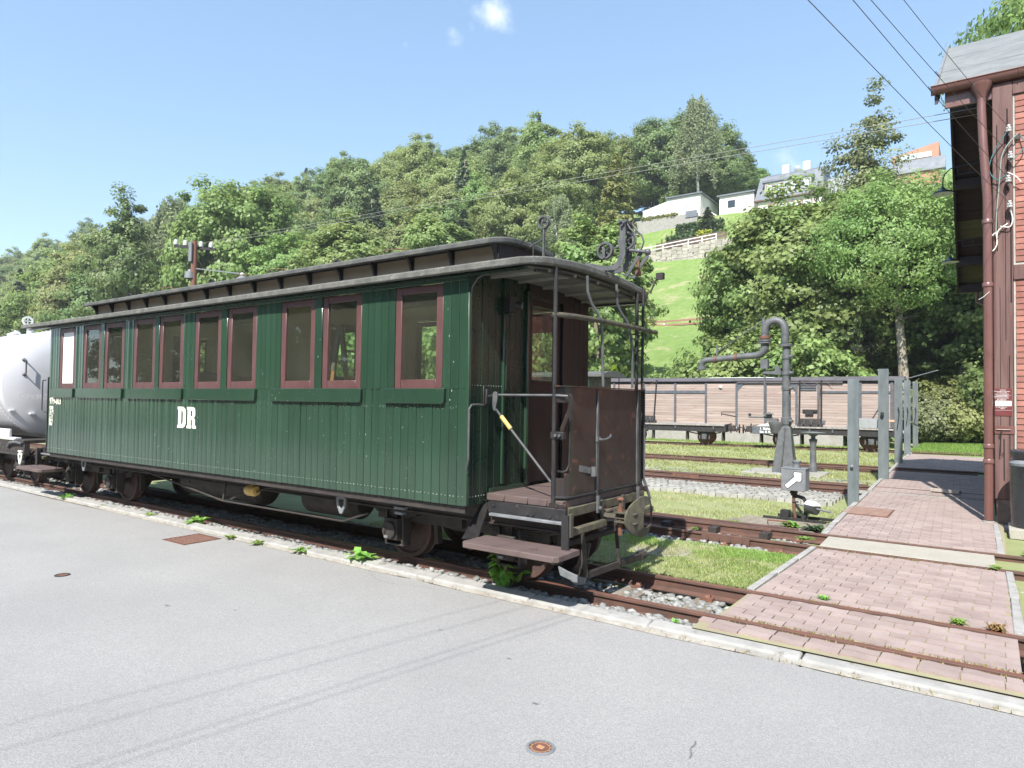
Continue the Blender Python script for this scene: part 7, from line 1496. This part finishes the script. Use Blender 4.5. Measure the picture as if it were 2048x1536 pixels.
for (a, b_) in zip(WX[:-1], WX[1:]):
    MB().add([(a[0], a[1]+.1, a[2]-1), (b_[0], b_[1]+.1, b_[2]-1), (b_[0], b_[1]+.8, b_[2]-1), (a[0], a[1]+.8, a[2]-1), (a[0], a[1]+.1, a[3]), (b_[0], b_[1]+.1, b_[3]), (b_[0], b_[1]+.8, b_[3]), (a[0], a[1]+.8, a[3])], [(0, 3, 2, 1), (4, 5, 6, 7), (0, 1, 5, 4), (1, 2, 6, 5), (2, 3, 7, 6), (3, 0, 4, 7)]).build('wall_core', M_STWALL, sw)
    n = int((b_[0]-a[0])/.72)
    for i in range(n):
        t = (i+.5)/n; x = a[0]+(b_[0]-a[0])*t; y = a[1]+(b_[1]-a[1])*t; z0 = a[2]+(b_[2]-a[2])*t-.4; z1 = a[3]+(b_[3]-a[3])*t; k = 0; z = z0
        while z < z1-.15 and i*5+k < 10**6:
            h = rw.uniform(.38, .6); inst('stone', stn, sw, (x+rw.uniform(-.08, .08), y+.06+rw.uniform(0, .05), z+h/2), (0, rw.uniform(-.06, .06), 0), (rw.uniform(.62, .72), 1, h*.94)); z += h; k += 1
rail_fence('white_fence', [(-46, 84.6, 21.6), (-38.6, 84.2, 21.7), (-33.6, 84, 22.0), (-28, 83.7, 22.3)], (.35, .8), .10, 1.6, .12, M_WHITE, M_WHITE, 'white two-rail fence on top of the rubble wall')
pk = thing('picket_fence', (-33, 85.5, 22.4), 'brown picket fence in front of the hedge garden on the hillside', 'fence')
pm_ = MB().box(-.05, .05, -.02, .02, 0, 1.0).mesh('picket'); pm_.materials.append(M_DWOOD)
for i in range(64): t = i/63; x = -36.6+9.5*t; inst('picket', pm_, pk, (x, 85.4-.4*t, 22.25+.5*t))
MB().bar((-36.6, 85.45, 22.6), (-27.1, 85.05, 23.1), .05, .1).build('rail', M_DWOOD, pk)
for i in range(5): inst('picket', pm_, pk, (-36.8+.35*i, 85.6+.9*i, 22.4+.75*i), (0, 0, .9), (2, 1, .9))
def hedge(name, x0, x1, y0, y1, z0, z1, n, label, m=M_HEDGE, cat='hedge'):
    r = np.random.RandomState(int(abs(x0*10))); f = r.rand(n, 3); k = r.randint(0, 3, n); 
    f[k == 0, 1] = r.rand((k == 0).sum())*.06; f[k == 1, 2] = 1-.08*r.rand((k == 1).sum()); f[k == 2, 0] = np.round(f[k == 2, 0])*.94+.03
    P = np.array([x0, y0, z0])+f*np.array([x1-x0, y1-y0, z1-z0])+r.normal(size=(n, 3))*.1; Nn = r.normal(size=(n, 3)); Nn[:, 1] -= .8; Nn[:, 2] += .6; Nn /= np.linalg.norm(Nn, axis=1)[:, None]
    V, F = quads(P, Nn, .28*(.6+.8*r.rand(n)), .8, r); o = thing(name, ((x0+x1)/2, (y0+y1)/2, z0), label, cat); V = V-np.array(ORG[o.name]); obj('foliage', npmesh('foliage', V, F, m), o)
    MB().box(x0+.15, x1-.15, y0+.15, y1-.15, z0-.4, z1-.2).build('branches', M_BARK, o)
hedge('hedge', -34.8, -28.5, 87.4, 88.4, 24.2, 25.9, 5200, 'clipped dark hedge arching at the top of the hillside garden')
hedge('hedge', -35.6, -29, 86.0, 87.0, 22.6, 24.1, 5200, 'clipped hedge band below the taller hedge in the hillside garden')
hedge('garden_bush', -31.2, -29.6, 85.9, 87, 22.8, 24.2, 2200, 'yellow flowering bush in the hillside garden', leafmat('yellow_bush', (.40, .42, .03), (.32, .4, .05), .1, .3), 'bush')
# white flat roofed house
w1 = thing('flat_roofed_house', (-37, 92, 27), 'long white flat-roofed bungalow with pale garage panel at the top of the meadow', 'house')
MB().add([(-41.0, 90.3, 27.6), (-37.1, 90, 27.6), (-37.1, 97, 27.6), (-41, 97, 27.6), (-41.0, 90.3, 29.55), (-37.1, 90, 30.3), (-37.1, 97, 30.3), (-41, 97, 29.6)], [(0, 3, 2, 1), (4, 5, 6, 7), (0, 1, 5, 4), (1, 2, 6, 5), (2, 3, 7, 6), (3, 0, 4, 7)]).build('left_wing', M_HOUSEW, w1)
MB().box(-37.1, -32.2, 89.6, 97, 27.4, 30.5).build('right_wing', M_HOUSEW, w1)
MB().box(-37.2, -31.9, 89.3, 97.2, 30.5, 30.68).build('roof_edge', M_SLATE, w1)
MB().box(-40.2, -37.5, 90.12, 90.2, 28.1, 29.55).build('garage_panel', M_PALEPANE, w1)
for x in (-39.55, -38.85, -38.2): MB().box(x, x+.04, 90.08, 90.12, 28.1, 29.5).build('panel_joint', M_SLATEL, w1)
MB().box(-34.6, -33.4, 89.55, 89.6, 29.0, 30.1).build('window', M_PALEPANE, w1)
MB().box(-41.5, -32.4, 88.9, 89.4, 24.5, 27.75).build('terrace_wall', M_CONC, w1)
MB().box(-34.0, -32.4, 88.8, 88.88, 27.2, 28.1).build('railing', M_SLATE, w1)
hedge('terrace_plants', -40.5, -35.5, 89.0, 89.6, 27.7, 28.05, 1500, 'row of low flowering plants on the terrace wall of the bungalow', LM['rust'], 'plants')
w1b = thing('annexe', (-28, 95, 28), 'long pale annexe with dark flat roof edge right of the bungalow', 'house')
MB().box(-31.0, -26.2, 94, 99, 27.0, 30.9).build('wall', M_HOUSEW, w1b); MB().box(-31.3, -26.0, 93.7, 99, 30.9, 31.1).build('roof_edge', M_SLATE, w1b)
MB().box(-29.8, -28.8, 93.95, 94, 29.2, 30.2).build('window', M_WIN, w1b)
gs = thing('garden_shed', (-31.2, 90, 26.6), 'tiny orange-walled garden hut with white gable edges by the hedge', 'hut')
MB().prism([(-32.0, 26.2), (-30.4, 26.2), (-30.4, 27.4), (-31.2, 27.95), (-32.0, 27.4)], 'y', 90.2, 92).build('walls', mat('peach_render', (.6, .42, .26), None, 2, .8), gs)
MB().bar((-32.3, 90.1, 27.25), (-31.15, 90.1, 28.05), .12, .12).bar((-31.25, 90.1, 28.05), (-30.1, 90.1, 27.25), .12, .12).build('bargeboard', M_WHITE, gs); MB().box(-31.6, -31.1, 90.15, 90.2, 26.8, 27.2).build('window', M_WIN, gs)
# grey roofed house with mansard
hx = thing('mansard_house', (-21, 96, 24), 'large white house with blue-grey slate mansard roof and two white chimneys on the hillside', 'house')
def persp(x, y, z): return (x, y, z)
yh = 92.0
MB().box(-25.2, -17.3, yh+.3, yh+9, 22, 28.9).build('wall', M_HOUSEW, hx)
MB().add([(-25.6, yh, 28.9), (-17.0, yh, 28.9), (-17.0, yh+9.5, 28.9), (-25.6, yh+9.5, 28.9), (-25.2, yh+1.4, 32.3), (-17.3, yh+1.4, 32.3), (-17.3, yh+8, 32.3), (-25.2, yh+8, 32.3), (-24.9, yh+4.6, 33.6), (-17.6, yh+4.6, 33.6)], [(0, 1, 5, 4), (1, 2, 6, 5), (2, 3, 7, 6), (3, 0, 4, 7), (4, 5, 9, 8), (6, 7, 8, 9), (5, 6, 9), (7, 4, 8), (0, 3, 2, 1)]).build('roof', M_SLATE, hx)
MB().box(-24.3, -18.5, yh+.12, yh+2, 29.3, 31.2).build('dormer', M_SLATEL, hx); MB().box(-24.6, -18.2, yh-.05, yh+2.4, 31.2, 31.45).build('dormer_roof', M_SLATE, hx)
MB().box(-25.7, -16.9, yh-.12, yh+.3, 28.78, 28.95).build('gutter', M_DWOOD, hx)
for x in (-23.7, -22.3, -20.6, -19.1):
    w = MB().box(x-.4, x+.4, yh+.06, yh+.12, 29.6, 30.9).build('window', mat('brown_window_frame', (.25, .14, .09), None, 2, .6), hx); MB().box(x-.3, x+.3, yh+.03, yh+.06, 29.7, 30.8).build('pane', M_PALEPANE, w)
for x in (-23.3, -21.2, -19.0):
    w = MB().box(x-.65, x+.65, yh+.22, yh+.3, 26.2, 28.3).build('window', MATS['brown_window_frame'], hx); MB().box(x-.5, x+.5, yh+.19, yh+.22, 26.3, 28.15).build('pane', M_PALEPANE, w)
for x in (-22.6, -19.9): MB().box(x-.45, x+.45, yh+4.2, yh+5.0, 32.8, 34.6).build('chimney', M_HOUSEW, hx)
MB().lathe([(.0001, 0), (.3, .05), (.42, .14)], (-21.2, yh+4.4, 33.9), 'y', 16).build('satellite_dish', M_SLATEL, hx)
hx.location.z += 0
oh = thing('orange_house', (-5.5, 95, 27), 'orange clad house with ribbon window and slate lower roof beside the shed eaves', 'house')
MB().add([(-9.5, 92, 29.5), (-4.6, 92, 29.5), (-4.6, 98, 29.5), (-9.5, 98, 29.5), (-9.5, 92, 31.6), (-4.6, 92, 32.6), (-4.6, 98, 32.6), (-9.5, 98, 31.6)], [(0, 3, 2, 1), (4, 5, 6, 7), (0, 1, 5, 4), (1, 2, 6, 5), (2, 3, 7, 6), (3, 0, 4, 7)]).build('upper_floor', M_ORANGE, oh)
MB().box(-8.6, -5.3, 91.93, 92, 31.0, 31.6).build('ribbon_window', M_PALEPANE, oh)
MB().prism([(91.2, 29.2), (91.2, 29.4), (92.0, 30.9), (92.2, 30.9), (92.2, 29.2)], 'x', -9.5, -3.9).build('lower_roof', M_SLATE, oh)
MB().box(-9.0, -4.3, 91.6, 97, 23, 29.2).build('wall', M_HOUSEW, oh); MB().box(-9.0, -4.3, 91.5, 91.6, 27.6, 29.2).build('orange_band', M_ORANGE, oh)
MB().box(-22, -9.3, 96, 103, 25, 31.5).build('back_wing', M_SLATEL, oh)
# brown timber house visible through the carriage door window
bh_ = thing('brown_house', (-39, 61, 8), 'dark brown timber house with grey roof seen through the carriage door window', 'house')
MB().box(-44, -37.3, 60.4, 66, 7.2, 10.4).build('wall', M_DWOOD, bh_); MB().prism([(59.8, 10.2), (59.8, 10.4), (63.2, 12.2), (66.6, 10.4), (66.6, 10.2)], 'x', -44.5, -36.9).build('roof', M_SLATEL, bh_)
for x in (-42.8, -41.2, -39.8, -38.3):
    w = MB().box(x-.42, x+.42, 60.34, 60.4, 8.6, 9.9).build('window', M_WHITE, bh_); MB().box(x-.3, x-.04, 60.3, 60.34, 8.7, 9.8).box(x+.04, x+.3, 60.3, 60.34, 8.7, 9.8).build('pane', M_WIN, w)

# ------------------------------------------------------------------ what stands behind the photographer (seen in the panes and paint)
for i in range(15):
    x = -46+i*5.2; tree('roadside_tree', ('broadA', 'lindenA', 'broadB')[i % 3], x, -15.5-1.5*sin(i*2.1), 'broadleaf tree across the road behind the viewpoint', 'trees across the road behind the viewpoint', (.62, .8, .55)[i % 3], 1, (LM['dark'], LM['beech'])[i % 2], z=-.1)
oh2 = thing('roadside_house', (-24, -26, 0), 'white house across the road behind the viewpoint', 'house')
MB().box(-32, -20, -32, -25, -.2, 6.2).build('wall', M_HOUSEW, oh2); MB().prism([(-32.5, 6), (-32.5, 6.2), (-28.5, 10), (-24.5, 6.2), (-24.5, 6)], 'x', -32.6, -19.4).build('roof', M_SLATE, oh2)
for x in (-30.5, -28, -25.5, -23, -21):
    for z in (1.2, 4): MB().box(x-.5, x+.5, -25, -24.95, z, z+1.4).build('window', M_WIN, oh2)
grid('verge', [-200, 60], [-60, -11.4], lambda X, Y: X*0-.12, M_WOODS, kind='structure')

# hairline cracks and small dark marks in the old asphalt
r = random.Random(9)
def crack(x0, y0, ang, L, w):
    pts = []; x, y = x0, y0
    for i in range(int(L/.03)):
        pts.append((x, y)); ang += r.gauss(0, .12); x += .03*cos(ang); y += .03*sin(ang)
    return squiggle(pts, w)
for a_ in ((-3.8, 4.28, 3.1, 1.4, .0012),): crack(*a_).build('asphalt_crack', mat('dark_crack', (.12, .12, .115), None, 9, .95), kind='structure')
for x, y, w in ((-2.42, 3.42, .012), (-1.95, 3.0, .014), (-5.1, 2.7, .02), (-4.6, 2.95, .012), (-.45, 3.3, .01), (-3.1, 3.55, .012)):
    squiggle([(x-w*1.2, y), (x-w*.4, y+w*.3), (x+w*.4, y+w*.1), (x+w*1.3, y+w*.4)], w*.35).build('asphalt_mark', M_TAR, kind='structure')

# thin summer haze over the whole valley
hm = bpy.data.materials.new('haze'); hm.use_nodes = True; N = hm.node_tree.nodes; N.remove(N['Principled BSDF'])
pv_ = N.new('ShaderNodeVolumePrincipled'); pv_.inputs['Color'].default_value = (.86, .92, 1, 1); pv_.inputs['Density'].default_value = .00042; pv_.inputs['Anisotropy'].default_value = 0
hm.node_tree.links.new(pv_.outputs[0], N['Material Output'].inputs['Volume'])
MB().box(-950, 950, -120, 2050, -2, 118).build('haze', hm, smooth=False, kind='stuff')
